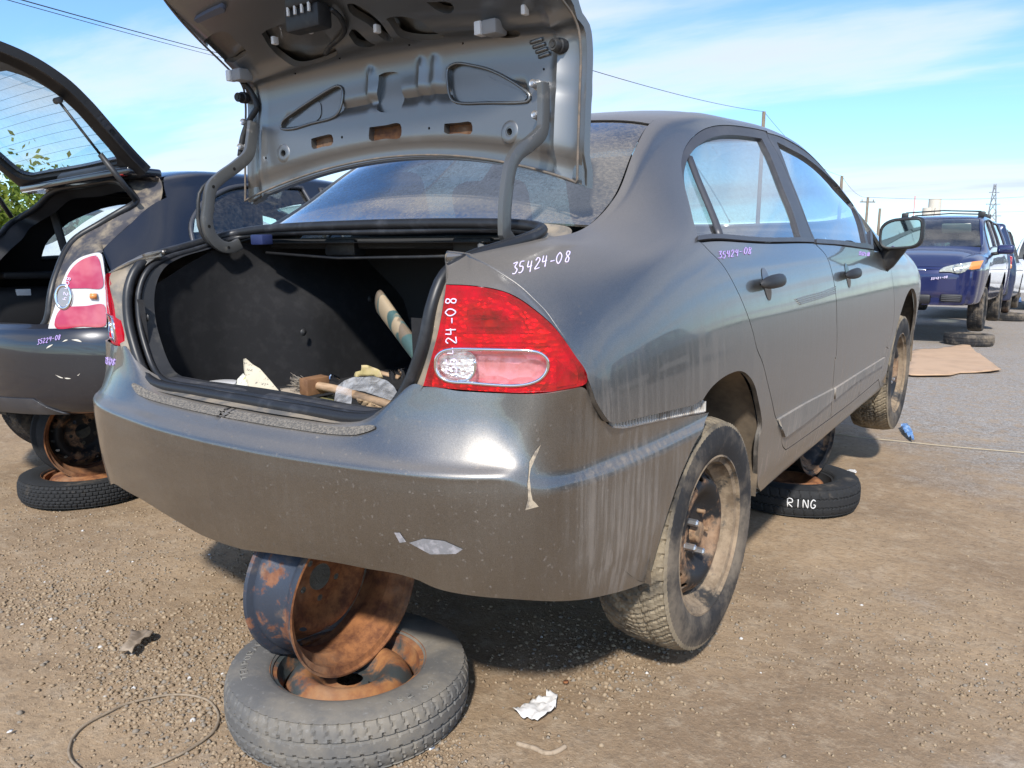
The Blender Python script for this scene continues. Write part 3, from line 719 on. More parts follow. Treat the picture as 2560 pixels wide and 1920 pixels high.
# inner ribs, reflector blocks behind the red lens read as darker panes
for seg in (L3((300, 745), (700, 752), (1395, 752)), L3((255, 905), (800, 920), (1600, 915)), L3((395, 215), (700, 225), (1000, 290), (1200, 395), (1320, 580))):
    b = MB().tube(resample(crom(on(LAMP, seg, .001), 5), .012), .0018, 6); mobs('lens_rib', REDD, tl, b.v, b.f)
for q in (L3((560, 470), (1060, 480), (1060, 540), (560, 535)), L3((540, 590), (1240, 600), (1240, 690), (540, 675)), L3((1690, 1080), (1960, 1290), (1960, 1385), (1690, 1420))):
    o = trace(LAMP, [q + q[:1]] if 0 else [[q[0], q[1]], [q[1], q[2]], [q[2], q[3]], [q[3], q[0]]], .01)
    for i in (0, 1):
        v, f, n = panel(LAMP, o, h=.02, off=-.008, flange=.006, mirror=bool(i)); ob('reflector_pane', v, f, REDD, tl[i], normals=n)
# chamfer between the shoulder ridge and the lamp
A_ = resample([tuple(TUB.pt(*TUB.hit(*p))) for p in []] or [tuple(TUB.pt(a / TUB.su, b_ / TUB.sv)) for a, b_ in resample(crom([(lambda q: (q[0] * TUB.su, q[1] * TUB.sv))(TUB.hit(*p)) for p in ridge], 6), .01)], .01)
B_ = resample(crom([tuple(LAMP.pt(*LAMP.hit(*p), .001)) for p in (lamp_out[::-1])[:-2]], 5), .01)
def reN(P, n):
    P = np.array(P); d = np.r_[0, np.cumsum(np.linalg.norm(np.diff(P, axis=0), axis=1))]
    return [Vector([np.interp(x, d, P[:, k]) for k in range(3)]) for x in np.linspace(0, d[-1], n)]
A_, B_ = reN(A_, 60), reN(B_, 60)
rows = []
for k in range(7):
    t = k / 6; q = []
    for a, bb_ in zip(A_, B_):
        p = a.lerp(bb_, t); n = Vector((.35, -.8, .35)).normalized(); p = p + n * (.004 * 4 * t * (1 - t) * min(1, (a - bb_).length / .06)); q.append(p)
    rows.append(q)
b = MB().grid(rows); v, f = b.v, b.f
fix = (v[1] - v[0]).cross(v[60] - v[0]).dot(Vector((0, -1, .2)))
if fix < 0: f = [q[::-1] for q in f]
mobs('rear_corner_panel', PAINT, (car, car), v, f)
b = MB().tube([p + Vector((-.45, .55, -.45)).normalized() * .0054 for p in A_[:50]], [.0062] * 44 + [.0055, .0048, .004, .003, .002, .001], 14); mobs('ridge_glint_tube', PAINT, (car, car), b.v, b.f)  # tube added along the ridge to catch a line of sunlight
K7 = zm(1780, 530, 3.859)
for k in range(4):
    q = [TUB.pt(*TUB.hit(*p), .0004) for p in K7((800 + 14 * k, 846 + 15 * k), (930 + 8 * k, 806 + 17 * k), (1060, 772 + 18 * k), (1192, 722 + 19 * k))]; MB().tube(resample(crom(q, 4), .02), .0022, 6).make('dent_crease', PAINT, RD[0])
# bumper
CB = [(0, -.925), (.2, -.917), (.4, -.893), (.55, -.868), (.66, -.832), (.74, -.786), (.792, -.727), (.822, -.65), (.843, -.56), (.858, -.42), (.868, -.25), (.873, -.05)]
cen = [(.10, .28), (.05, .33), (.012, .47), (0, .60), (0, .658), (.004, .676), (.030, .697), (.052, .716), (.085, .732), (.14, .741)]
def lampr(o8): return [(.10, .27), (.045, .32), (.010, .46), (0, .60), (0, .658), (.003, .677), (.36 * o8, .699), (.78 * o8, .760), (o8, .829), (o8 + .004, .834)]
def side(k): return [(.09, .25), (.040, .30), (.008, .45), (0, .60), (0, .638), (.015 * k, .663), (.011 * k, .72), (.007, .78), (.002, .829), (.002, .834)]
PR = [cen, cen, cen, lampr(.078), lampr(.073), lampr(.060), [(.095, .26), (.042, .31), (.009, .455), (0, .60), (0, .641), (.010, .668), (.016, .715), (.018, .775), (.021, .829), (.022, .834)], side(.7), side(1), side(1), side(1), side(1)]
PR[2] = [(a + (c - a) * .12, b_ + (d - b_) * .12) for (a, b_), (c, d) in zip(cen, lampr(.078))]
_cb = Spl(range(12), CB); _pr = Spl(range(12), [np.array(p).ravel() for p in PR])
_bc = {}
def bfn(s, v):
    k = round(s, 5); q = _bc.get(k)
    if q is None:
        c = _cb(s); e = 1e-3; t = _cb(min(s + e, 11)) - _cb(max(s - e, 0)); t /= np.linalg.norm(t); nrm_ = np.array((-t[1], t[0]))
        q = (c, nrm_, Spl(range(10), _pr(s).reshape(10, 2))); _bc[k] = q
    c, n_, sp = q; o, z = sp(v); x, y = c + n_ * o
    return (max(x, 0), y, z)
BUMP = Surf(bfn, 0, 11, 132, 0, 9, 72, (0.2, -1, 0))
b_front = A6((710, 345), (690, 395), (650, 480), (610, 565), (575, 645), (540, 745), (505, 850), (470, 970), (445, 1060), (415, 1152))
b_bot = A6((415, 1152), (300, 1195), (200, 1220), (100, 1238), (0, 1245)) + OV((1150, 1297), (1050, 1290), (960, 1276), (930, 1266), (905, 1254), (860, 1240), (780, 1226), (700, 1211))
b_top = B4((1105, 890), (1150, 985), (1190, 1045), (1240, 1098), (1300, 1116), (1450, 1090), (1650, 1052), (1830, 1022))
b_lamp = [(x + 0, y + 3) for x, y in lamp_bot]
bo = trace(BUMP, [b_top, [b_top[-1], b_front[0]], b_front, b_bot + [('uv', .9, 1.75), ('uv', .4, 1.66), ('uv', 0, 1.65)], UV((0, 1.65), (0, 9)), UV((0, 9), (1, 9), (1.9, 9)), UV((1.9, 9), (2.2, 8.7), (2.55, 8.4), (2.8, 8.5)) + [b_lamp[0]], b_lamp + [b_top[0]]], .014)
bb = MB(); NN_ = []
for i in (0, 1):
    v, f, n = panel(BUMP, bo, h=.02, flange=.006, mirror=bool(i)); bb.add(v, f); NN_ += n
BUM = ob('rear_bumper', bb.v, bb.f, PAINT, car, normals=NN_)
# honeycomb clip rail showing in the gap over the bumper end
hv = MB(); base = [BUMP.pt(*BUMP.hit(*p), -.001) for p in B4((1262, 1100), (1320, 1106), (1450, 1080), (1600, 1050), (1720, 1028), (1800, 1014))]
base = resample(crom(base, 5), .012)
hv.tube(base, .0045, 6)
top_ = [Vector(p) + Vector((-.002, 0, .012 + .014 * i / len(base))) for i, p in enumerate(base)]; hv.tube(top_, .002, 6)
for a, c in zip(base, top_): hv.box((Vector(a) + c) / 2, (.014, .0022, (c - Vector(a)).length))
mobs('bumper_clip_rail', simple('dusty_white_plastic', (.55, .53, .50), .8, col2=(.34, .30, .26), vs=30), (BUM, BUM), hv.v, hv.f, smooth=False)
# stone-chip pad on the bumper ledge
pad = trace(BUMP, [UV((0, 7.05), (1, 7.05), (2.1, 6.95)), UV((2.1, 6.95), (2.4, 7.15), (2.25, 7.4), (2.0, 7.55)), UV((2.0, 7.55), (1, 7.75), (0, 7.75)), UV((0, 7.75), (0, 7.05))], .014)
pm_ = NM('peeling_grit_pad'); vv = pm_.co(); ff = pm_.rng(pm_.noise(vv, 190, 4, .7), .42, .6); pm_.set(Base_Color=pm_.mixc(ff, (.10, .093, .085), (.215, .19, .16)), Roughness=.85); pm_.bump(pm_.noise(vv, 150, 5, .7), .7, .004)
bb = MB()
for i in (0, 1):
    v, f, n = panel(BUMP, pad, h=.02, off=.0030, flange=0, mirror=bool(i)); bb.add(v, f)
bb.make('step_pad', pm_.m, BUM)
# scratches and scuffs on the bumper corner
def scuff(name, mat, S, px, off=.0012, par=None, h=.012):
    o = trace(S, [[a, c] for a, c in zip(px, px[1:] + px[:1])], h); v, f, n = panel(S, o, h=h * 1.5, off=off, flange=0); return ob(name, v, f, mat, par, normals=n)
SCUFF = simple('bare_primer_scrape', (.22, .22, .235), .5, .2, col2=(.30, .29, .31), vs=60); TANSC = simple('tan_filler_scrape', (.42, .35, .26), .8, col2=(.2, .17, .14), vs=60)
scuff('scraped_patch', SCUFF, BUMP, OV((884, 1172), (915, 1163), (960, 1168), (1000, 1186), (985, 1196), (930, 1197)), par=BUM)
scuff('scraped_patch', SCUFF, BUMP, OV((852, 1150), (864, 1150), (878, 1170), (864, 1172)), par=BUM)
scuff('scraped_patch', TANSC, BUMP, OV((1143, 998), (1155, 975), (1168, 960), (1158, 985), (1146, 1012), (1143, 1030), (1146, 1062), (1150, 1080), (1163, 1094), (1148, 1098), (1134, 1102), (1140, 1080), (1139, 1045)), par=BUM)
scuff('scraped_patch', HOLE, BUMP, A6((298, 1090), (330, 1120), (380, 1150), (404, 1152), (360, 1140)), par=BUM)
# ring between seal and skin
T12 = lambda y, v=12: tuple(TUB.pt(y, v))
rid0 = tuple(A_[0])
RO = [(0, -.842, .737), (.2, -.836, .737), (.40, -.812, .739), (.475, -.80, .765)] + [tuple(LAMP.pt(*LAMP.hit(*p), -.001)) for p in (lamp_in[6], lamp_in[3], lamp_in[0])] + [rid0, T12(-.66), T12(-.55), T12(-.42), T12(-.33), T12(-.285, 12.4), T12(-.30, 13.5), T12(-.31, 15)]
RS = [(0, -.805, .744), (.2, -.803, .744), (.40, -.795, .747), (.455, -.787, .767), (.503, -.778, .825), (.540, -.768, .91), (.553, -.750, .99), (.557, -.715, 1.045), (.566, -.65, 1.075), (.58, -.55, 1.095), (.593, -.45, 1.115), (.575, -.385, 1.13), (.50, -.36, 1.14), (.3, -.345, 1.147), (0, -.335, 1.15)]
O2 = crom(RO, 6); S2 = crom(RS, 6)
rows = []
for t, dp in ((0, 0), (.12, .010), (.35, .016), (.7, .012), (1.0, .0)):
    rows.append([Vector(a).lerp(Vector(c), t) + Vector((0, dp * (1 if i < 50 else .3), -dp * (.0 if i < 44 else 1))) for i, (a, c) in enumerate(zip(O2, S2))])
b = MB().grid(rows); mobs('boot_gutter', DUSTY, (car, car), b.v, b.f)
full = [Vector(p) for p in S2] + [Vector((-p[0], p[1], p[2])) for p in S2[::-1]][1:-1]
full = resample([tuple(p) for p in full] + [tuple(full[0])], .02)[:-1]
cen_ = Vector((0, -.5, .9))
b = MB().tube(full, .0135, 10, closed=True)
inn = [Vector(p) + (cen_ - Vector(p)).normalized() * .02 + Vector((0, .012, -.004)) for p in full]; b.tube(inn, .009, 8, closed=True); b.make('boot_seal', SEALR, car)
inn2 = [Vector(p) + (cen_ - Vector(p)).normalized() * .03 + Vector((0, .05, -.0)) for p in full]
b = MB().grid([inn, inn2], True); b.make('boot_opening_flange', BLACKPL, car)
# boot lining
def wallx(y, z):
    w0 = .575 - .20 * max(0, -.55 - y); k_ = min(1, max(0, (y + .46) / .26)); k_ = k_ * k_ * (3 - 2 * k_); base = w0 + (.405 - w0) * k_
    q_ = min(1, max(0, (z - .86) / .20)); q_ = q_ * q_ * (3 - 2 * q_); base = base + (w0 - base) * q_ * .85
    return base
lin = MB(); ys = np.linspace(-.745, .29, 40); zs_ = np.linspace(.635, 1.10, 18)
for s_ in (1, -1):
    lin.grid([[(s_ * wallx(y, z), y, .635 + (z - .635) * (min(1.10, 1.10 - .42 * max(0, -.42 - y)) - .635) / .465) for z in zs_] for y in ys])
lin.grid([[(x, y, .64 + .006 * math.sin(9 * x + 3 * y)) for x in np.linspace(-.58, .58, 30)] for y in np.linspace(-.74, .30, 30)])
lin.grid([[(x, .29 - .10 * (z - .64), z) for x in np.linspace(-.58, .58, 12)] for z in zs_])
lin.grid([[(x, y, 1.10) for x in np.linspace(-.6, .6, 12)] for y in np.linspace(-.345, .30, 8)])
lin.grid([[(s, -.745, z) for s in (.49, .537)] for z in np.linspace(.64, .96, 8)]); lin.grid([[(-s, -.745, z) for s in (.49, .537)] for z in np.linspace(.64, .96, 8)])
lin.make('boot_lining', CARPET, car)
smooth_by_angle(bpy.data.objects['boot_lining'], 60)
for x, y, z in ((-.50, -.738, .91), (-.40, -.28, .82), (.40, -.28, .82), (-.40, .02, .90)):
    MB().lathe([(0.0, .006), (.009, .004), (.012, 0)], 12, Matrix.Translation((x, y, z)) @ (Matrix.Rotation(R(90), 4, 'X') if y < -.7 else Matrix.Rotation(R(90 if x < 0 else -90), 4, 'Y'))).make('lining_clip', BLACKPL, bpy.data.objects['boot_lining'])
# sill trim, ribbed, with the latch notch
prof = [(-.795, .742), (-.785, .752), (-.770, .756), (-.752, .756), (-.748, .753), (-.735, .752), (-.731, .749), (-.718, .748), (-.714, .745), (-.70, .743), (-.694, .72), (-.692, .64)]
rows = []
for x in np.linspace(-.46, .46, 70):
    dz = -.016 * math.exp(-((x + .02) / .035) ** 4); rows.append([(x, y + .02 * (x / .46) ** 2, z + dz * (1 if y > -.78 else .3) - .003 * (x / .46) ** 2) for y, z in prof])
b = MB().grid(rows); o = b.make('boot_sill_trim', SILLPL, car); smooth_by_angle(o, 25)
bevel(MB().box((-.02, -.725, .722), (.06, .05, .035)).make('latch_striker', BLACKPL, car, smooth=False), .006)
# shelf underside fittings
for x in (.28, -.22):
    b = MB(); b.box((x, -.25, 1.085), (.13, .05, .05)); bevel(b.make('speaker_bracket', BLACKPL, car, smooth=False), .008)
b = MB().tube([(-.5, -.32, 1.07), (-.2, -.30, 1.055), (.1, -.31, 1.06), (.5, -.32, 1.07)], .005, 6); b.make('torsion_bar', BLACKPL, car)
b = MB().tube([(.36, -.33, 1.095), (.39, -.36, 1.02)], .012, 8); b.make('strap_bracket', simple('zinc_bracket', (.45, .45, .44), .4, .7), car)
bevel(MB().box((-.415, -.40, 1.112), (.055, .04, .03)).make('lid_switch', BLUEPL, car, smooth=False), .004)

# ---------------------------------------------------------------- boot lid
LV = [(-.297, 1.223), (-.288, 1.33), (-.278, 1.44), (-.270, 1.53), (-.283, 1.588), (-.345, 1.632), (-.43, 1.684), (-.51, 1.738), (-.585, 1.795), (-.65, 1.85)]
LK = [(.047, .104), (.05, .075), (.052, .05), (.055, .035), (.05, .03), (.035, .035), (.01, .035), (-.01, .03), (-.02, .03), (-.02, .03)]
_lv = Spl(range(10), [np.r_[a, c] for a, c in zip(LV, LK)])
def lidfn(x, v):
    a = _lv(v); k = 1 - (x / .623) ** 2; return (x, a[0] + a[2] * k, a[1] + a[3] * k)
LID = Surf(lidfn, -.64, .64, 64, 0, 9, 72, (0, -1, 0))
G2 = zm(380, 0, 2.011)
le = [('uv', .622, .02), ('uv', .620, 1.5), ('uv', .617, 3), ('uv', .612, 4), ('uv', .604, 5), ('uv', .592, 6), ('uv', .575, 7), ('uv', .55, 7.8), ('uv', .49, 8.5)]
lidout = trace(LID, [UV(*[(x, .02) for x in np.linspace(-.622, .622, 12)]), le, UV(*[(x, 8.5 + .4 * (1 - (x / .49) ** 2)) for x in np.linspace(.49, -.49, 9)]), [('uv', -p[1], p[2]) for p in le[::-1]]], .016)
H = {}
H['tl'] = G2((650, 643), (655, 615), (720, 562), (810, 502), (900, 447), (940, 432), (960, 447), (960, 495), (943, 562), (915, 590), (800, 622), (700, 650), (650, 643))
H['tr'] = G2((1490, 345), (1530, 320), (1600, 327), (1700, 352), (1800, 402), (1880, 457), (1902, 482), (1898, 507), (1870, 515), (1700, 518), (1530, 515), (1503, 490), (1487, 400), (1490, 345))
H['cr'] = G2((1140, 380), (1165, 366), (1225, 363), (1245, 376), (1254, 470), (1254, 545), (1230, 560), (1140, 560), (1128, 540), (1140, 380))
H['s1'] = G2((800, 698), (850, 684), (905, 679), (908, 725), (855, 738), (806, 747), (800, 698))
H['s2'] = G2((1093, 640), (1170, 630), (1248, 623), (1248, 690), (1170, 697), (1093, 704), (1093, 640))
H['s3'] = G2((1470, 622), (1540, 617), (1605, 616), (1607, 670), (1540, 670), (1470, 668), (1470, 622))
H['a'] = G2((256, 215), (290, 180), (350, 159), (385, 166), (425, 212), (478, 260), (430, 300), (380, 328), (330, 315), (290, 270), (256, 215))
H['b'] = G2((551, 170), (580, 150), (700, 106), (750, 86), (850, 150), (885, 178), (930, 225), (938, 255), (900, 285), (780, 320), (730, 317), (650, 290), (590, 235), (551, 170))
H['d'] = G2((1177, 95), (1200, 86), (1290, 86), (1400, 121), (1473, 176), (1468, 189), (1310, 194), (1250, 160), (1177, 95))
H['e'] = G2((990, 168), (1012, 143), (1060, 166), (1128, 214), (1090, 229), (1040, 210), (990, 168))
H['f'] = G2((1722, 166), (1800, 147), (1848, 147), (1850, 180), (1780, 191), (1730, 180), (1722, 166))
H['g'] = G2((980, 22), (1010, 18), (1060, 42), (1150, 112), (1225, 186), (1195, 190), (1100, 128), (1000, 68), (980, 22))
H['k'] = G2((1380, 12), (1500, 14), (1520, 40), (1490, 68), (1430, 50), (1380, 12))
for k, (x, y, r) in {'r1': (660, 770, 15), 'r2': (1797, 662, 17), 'r3': (955, 690, 7), 'r4': (1393, 645, 7), 'r5': (573, 795, 6), 'r6': (1908, 672, 7), 'r7': (1970, 348, 7), 'r8': (1563, 218, 6), 'r9': (1293, 226, 6), 'ra': (945, 292, 6), 'rb': (722, 368, 6)}.items():
    H[k] = G2(*[(x + r * math.cos(a) * .8, y + r * 1.1 * math.sin(a)) for a in np.linspace(0, 2 * math.pi, 11)])
HO = {k: trace(LID, [p], .012 if k[0] != 'r' else .004) for k, p in H.items()}
def lid_relief(x, v):                              # stamped beads and steps of the inner sheet
    z = 0.0
    ax = abs(x)
    z -= .016 * (1 / (1 + math.exp((v - .55) / .07)))                 # hem along the front edge
    z -= .014 * (1 / (1 + math.exp(-(ax - .575) / .006))) * (1 if v < 5.5 else .6)
    z += .010 * math.exp(-((ax - .545) / .010) ** 2) * (1 if v < 4.6 else .3)
    z -= .012 * math.exp(-((v - 2.02) / .16) ** 2) * (1 if ax < .45 else .2)
    for c in (.085, .135, -.105): z += .012 * math.exp(-((x - c) / .013) ** 2) * math.exp(-((v - 2.6) / .75) ** 4)
    z += .014 * math.exp(-((v - 4.35 - .25 * math.cos(5 * x)) / .28) ** 2)
    return z
lv, lf, ln = panel(LID, lidout, h=.012, flange=.022, holes=list(HO.values()), bulge=lid_relief)
LIDO = ob('boot_lid', lv, lf, LIDP, car); smooth_by_angle(LIDO, 42)
v, f, n = panel(LID, shrink(lidout, .004), h=.04, off=-.026, flange=-.012); ob('lid_outer_skin', v, [q[::-1] for q in f], PAINT, LIDO); smooth_by_angle(bpy.data.objects['lid_outer_skin'], 50)
for k in ('tl', 'tr', 'cr'):                       # recessed stampings behind
    v, f, n = panel(LID, shrink(HO[k], -.004), h=.02, off=-.010 if k != 'cr' else -.016, flange=0); ob('stamped_recess', v, f, LIDP, LIDO, normals=n)
RUSTD = rustm('dark_rust_plate', (.05, .04, .035), rust=.9, sc_=14., dark=(.07, .03, .018), light=(.17, .075, .03))
for k in ('s1', 's2', 's3'):
    v, f, n = panel(LID, shrink(HO[k], -.012), h=.02, off=-.022, flange=0); ob('reinforcement_plate', v, f, RUSTD, LIDO, normals=n)
for pts in (H['tl'], H['tr']):
    b = MB().tube(resample(crom(on(LID, pts[:-1], .002), 4, True), .01), .004, 6, closed=True); b.make('stamped_bead', LIDP, LIDO)
for pts in (G2((660, 640), (740, 574), (826, 506), (838, 520), (838, 580), (815, 606), (720, 632)), G2((1637, 388), (1662, 374), (1720, 400), (1800, 436), (1878, 480), (1868, 500), (1650, 495), (1630, 460))):
    o = trace(LID, [pts + pts[:1]], .012); v, f, n = panel(LID, o, h=.03, off=-.007, flange=.003); ob('stamped_bead', v, f, LIDP, LIDO, normals=n)
for k in ('r1', 'r2'):
    c = np.array(H[k][:-1]).mean(0); u, w = LID.hit(*c); p = LID.pt(u, w); n = LID.nrm(u, w)
    b = MB().lathe([(.012, .001), (.024, .003), (.030, -.002)], 24, Matrix.Translation(p) @ n.to_track_quat('Z', 'Y').to_matrix().to_4x4()); b.make('punched_boss', LIDP, LIDO)
# hem sealant along the sides, rubber stops, pad, connectors, bolts
hem = [LID.pt(a / LID.su, c / LID.sv, .001) for a, c in shrink(lidout, .006)]
b = MB().tube(resample([tuple(p) for p in hem] + [tuple(hem[0])], .015)[:-1], .0032, 6, closed=True); b.make('hem_sealant', simple('aged_sealant', (.12, .108, .095), .9, col2=(.18, .14, .11), vs=40), LIDO)
def boss(px, r, l, mat, name):
    u, w = LID.hit(*px); p = LID.pt(u, w); n = LID.nrm(u, w)
    b = MB().lathe([(0, l), (r * .4, l), (r * .42, l - .002), (r * .85, l), (r, l - .003), (r, l * .45), (r * 1.25, l * .4), (r * 1.25, -.004)], 20, Matrix.Translation(p) @ n.to_track_quat('Z', 'Y').to_matrix().to_4x4()); return smooth_by_angle(b.make(name, mat, LIDO), 40)
boss(G2((2062, 232))[0], .014, .035, BLACKPL, 'rubber_stop'); boss(G2((468, 492))[0], .014, .035, BLACKPL, 'rubber_stop')
for p in ((488, 622), (472, 745), (1950, 432), (1960, 587)): boss(G2(p)[0], .010, .030, NUT, 'hinge_bolt')
o = trace(LID, [G2((218, 82), (290, 42), (352, 14)), G2((352, 14), (370, 24), (374, 40)), G2((374, 40), (300, 70), (238, 98)), G2((238, 98), (218, 82))], .01)
v, f, n = panel(LID, o, h=.02, off=.014, flange=.014); ob('lid_pad', v, f, simple('slate_foam_pad', (.10, .11, .15), .7), LIDO, normals=n)
for c, r in ((G2((460, 355))[0], 0), (G2((1735, 112))[0], .2)):
    u, w = LID.hit(*c); p = LID.pt(u, w, .018); b = MB().box(p, (.045, .05, .035)); h_ = bevel(b.make('lamp_socket', simple('grey_socket', (.30, .30, .31), .6), LIDO, smooth=False), .006)
    bevel(MB().box(p + Vector((-.03, -.015, .0)), (.02, .03, .032)).make('connector', WHITEPL, LIDO, smooth=False), .003)
for c in (G2((795, 138))[0], G2((620, 195))[0], G2((1135, 135))[0], G2((1880, 40))[0]):
    u, w = LID.hit(*c); p = LID.pt(u, w, .006); bevel(MB().box(p, (.012, .02, .022)).make('trim_clip', WHITEPL, LIDO, smooth=False), .003)
# latch assembly and its loom at the top middle
u, w = LID.hit(*G2((800, 45))[0]); p = LID.pt(u, w, .03)
b = MB(); b.box(p, (.13, .05, .06)); b.box(p + Vector((.0, -.012, .045)), (.10, .05, .04)); bevel(b.make('lid_latch', BLACKPL, LIDO, smooth=False), .008)
for k in range(4): bevel(MB().box(p + Vector((-.04 + .027 * k, -.032, .022)), (.007, .006, .03)).make('latch_tab', WHITEPL, LIDO, smooth=False), .001)
loom = crom(on(LID, G2((905, 20), (950, 60), (975, 120), (960, 160), (905, 210), (880, 250)), .014), 6); MB().tube(loom, .007, 8).make('wiring_loom', BLACKPL, LIDO)
loom = crom(on(LID, G2((470, 400), (520, 470), (545, 545), (515, 600), (495, 640), (475, 700), (462, 790)), .016), 6); MB().tube(loom, .009, 8).make('wiring_loom', BLACKPL, LIDO)
# red garnish over the far edge of the lid
o = trace(LID, [UV((.16, 8.2), (.40, 7.9), (.56, 6.55)), UV((.56, 6.55), (.575, 7.0), (.545, 7.75)), UV((.545, 7.75), (.42, 8.6), (.16, 8.75)), UV((.16, 8.75), (.16, 8.2))], .02)
v, f, n = panel(LID, o, h=.03, off=-.05, flange=-.02); ob('lid_garnish', REDL, None, None) if 0 else ob('lid_garnish', v, [q[::-1] for q in f], REDL, LIDO)
# ribs stamped beside the hinge
for k in range(4):
    c = G2((1905 + 14 * k, 215 + 24 * k), (1935 + 14 * k, 205 + 24 * k), (1965 + 12 * k, 196 + 24 * k)); MB().tube(resample(on(LID, c, .001), .01), .005, 6).make('stamped_bead', LIDP, LIDO)
# hinges: the two arms are mirror images; find their x from the picture
def hx():
    lo_, hi_ = .40, .62
    for _ in range(40):
        md = (lo_ + hi_) / 2
        if atx(*G2((1968, 430))[0], md).y > atx(*G2((502, 640))[0], -md).y: lo_ = md
        else: hi_ = md
    return lo_
XH = max(.44, min(.58, hx()))
armR = G2((1966, 415), (1969, 500), (1968, 590), (1962, 655), (1905, 718), (1835, 772), (1803, 830), (1785, 930), (1773, 1060), (1772, 1170))
armL = G2((510, 615), (500, 700), (485, 775), (425, 835), (345, 893), (297, 945), (282, 1040), (276, 1120), (298, 1190), (350, 1238), (405, 1243), (440, 1225))
def arm(px, x):
    q = [tuple(atx(a, c, x)) for a, c in px]; return resample(crom(q, 6), .012)
aL = arm(armL, -XH); aR = arm(armR, XH)
tail = [tuple(Vector((-p[0], p[1], p[2])) - Vector((-aL[-1][0], aL[-1][1], aL[-1][2])) + Vector(aL[-1])) for p in []]
k = min(range(len(aL)), key=lambda i: abs(aL[i][2] - aR[-1][2]) + abs(i - len(aL) * .7) * 1e-3)
off_ = Vector(aR[-1]) - Vector((-aL[k][0], aL[k][1], aL[k][2]))
aR = aR + [tuple(Vector((-p[0], p[1], p[2])) + off_) for p in aL[k + 1:]]
def bar_geo(P, wx, wp):
    P = [Vector(p) for p in P]; rows = []
    for i, p in enumerate(P):
        t = (P[min(i + 1, len(P) - 1)] - P[max(i - 1, 0)]).normalized(); s = Vector((1, 0, 0)); n = t.cross(s).normalized()
        rows.append([p + s * a * wx / 2 + n * c * wp / 2 for a, c in ((-1, -.8), (-.8, -1), (.8, -1), (1, -.8), (1, .8), (.8, 1), (-.8, 1), (-1, .8))])
    b = MB().grid(rows, True); b.f += [tuple(range(7, -1, -1)), tuple(range(len(b.v) - 8, len(b.v)))]; return b
for P in (aL, aR):
    b = bar_geo(P, .016, .034); o = b.make('lid_hinge', STEEL, car); smooth_by_angle(o, 30)
    for i in (len(P) // 3, len(P) // 2, int(len(P) * .72), int(len(P) * .9)):
        s = 1 if P is aL else -1
        MB().lathe([(0, .0005), (.005, .0005)], 12, Matrix.Translation(Vector(P[i]) + Vector((.0084 * (1 if P is aL else -1), 0, 0))) @ Matrix.Rotation(R(90), 4, 'Y')).make('hinge_hole', HOLE, o)
cab = [Vector(p) + Vector((-.012, -.03 * math.sin(math.pi * i / len(aL)) ** 2, -.01)) for i, p in enumerate(aL)][:int(len(aL) * .85)]
MB().tube(cab[::2], .0055, 8).make('wiring_loom', BLACKPL, car)
# ---------------------------------------------------------------- wheels
def tyre_geo(Ro, W, rr, pat, nth=336, depth=.007):
    h = Ro - rr; half = W / 2
    side = [(rr - .004, .78), (rr + .004, .90), (rr + .012, .93), (rr + .25 * h, .985), (rr + .42 * h, 1.0), (rr + .62 * h, .985), (rr + .80 * h, .945), (rr + .90 * h, .90)]
    nt = 26; tw = .86
    tread = []
    for i in range(nt + 1):
        t = -1 + 2 * i / nt; tread.append((Ro - .012 * abs(t) ** 3.5, t * tw, t))
    prof = [(r, -a, None) for r, a in side] + tread + [(r, a, None) for r, a in side[::-1]]
    v = []; m = len(prof)
    for k in range(nth):
        th = 2 * math.pi * k / nth
        for r, a, t in prof:
            d = 0
            if t is not None: d = depth * pat(th, t)
            elif r > rr + .7 * h: d = depth * .5 * pat(th, 1.02 if a > 0 else -1.02)
            q = r - d; v.append((q * math.cos(th), q * math.sin(th), a * half))
    f = []
    for k in range(nth):
        a, b = k * m, ((k + 1) % nth) * m
        for j in range(m - 1): f.append((a + j, b + j, b + j + 1, a + j + 1))
    return v, f
fr = lambda x: x - math.floor(x)
def pat_winter(th, t):
    N_ = 56; a = abs(t); ph = fr(th * N_ / (2 * math.pi) + 1.15 * a * (1 + .3 * a) + (.5 if t < 0 else 0))
    if ph < .17 and a > .06: return 1.0
    if abs(a - .36 - .05 * (1 if ph < .55 else -1)) < .045: return 1.0
    if a > .34 and .52 < ph < .60: return .55
    if a < .34 and .55 < ph < .66: return .6
    return 0.
def pat_rib(th, t):
    N_ = 64; ph = fr(th * N_ / (2 * math.pi) + .6 * t)
    if abs(abs(t) - .30) < .045: return 1.0
    if abs(t) > .36 and ph < .13: return .8
    if .36 > abs(t) > .20 and ph < .16: return .8
    if abs(t) > .5 and abs(fr(ph + .45) - .5 - .22 * math.sin(9 * abs(t))) < .07: return .35
    return 0.
def pat_block(th, t):
    N_ = 70; row = math.floor((t + 1) * 3.0); ph = fr(th * N_ / (2 * math.pi) + .5 * (row % 2))
    if fr((t + 1) * 3.0) < .16 and abs(t) < .97: return .9
    if ph < .2: return .8
    return 0.
def pat_zig(th, t):
    N_ = 44; ph = fr(th * N_ / (2 * math.pi) + .35 * t); zg = .04 * (1 if fr(th * N_ / math.pi) < .5 else -1)
    if min(abs(t - .32 - zg), abs(t + .32 - zg)) < .045: return 1.0
    if abs(t) > .4 and ph < .13: return .6
    return 0.
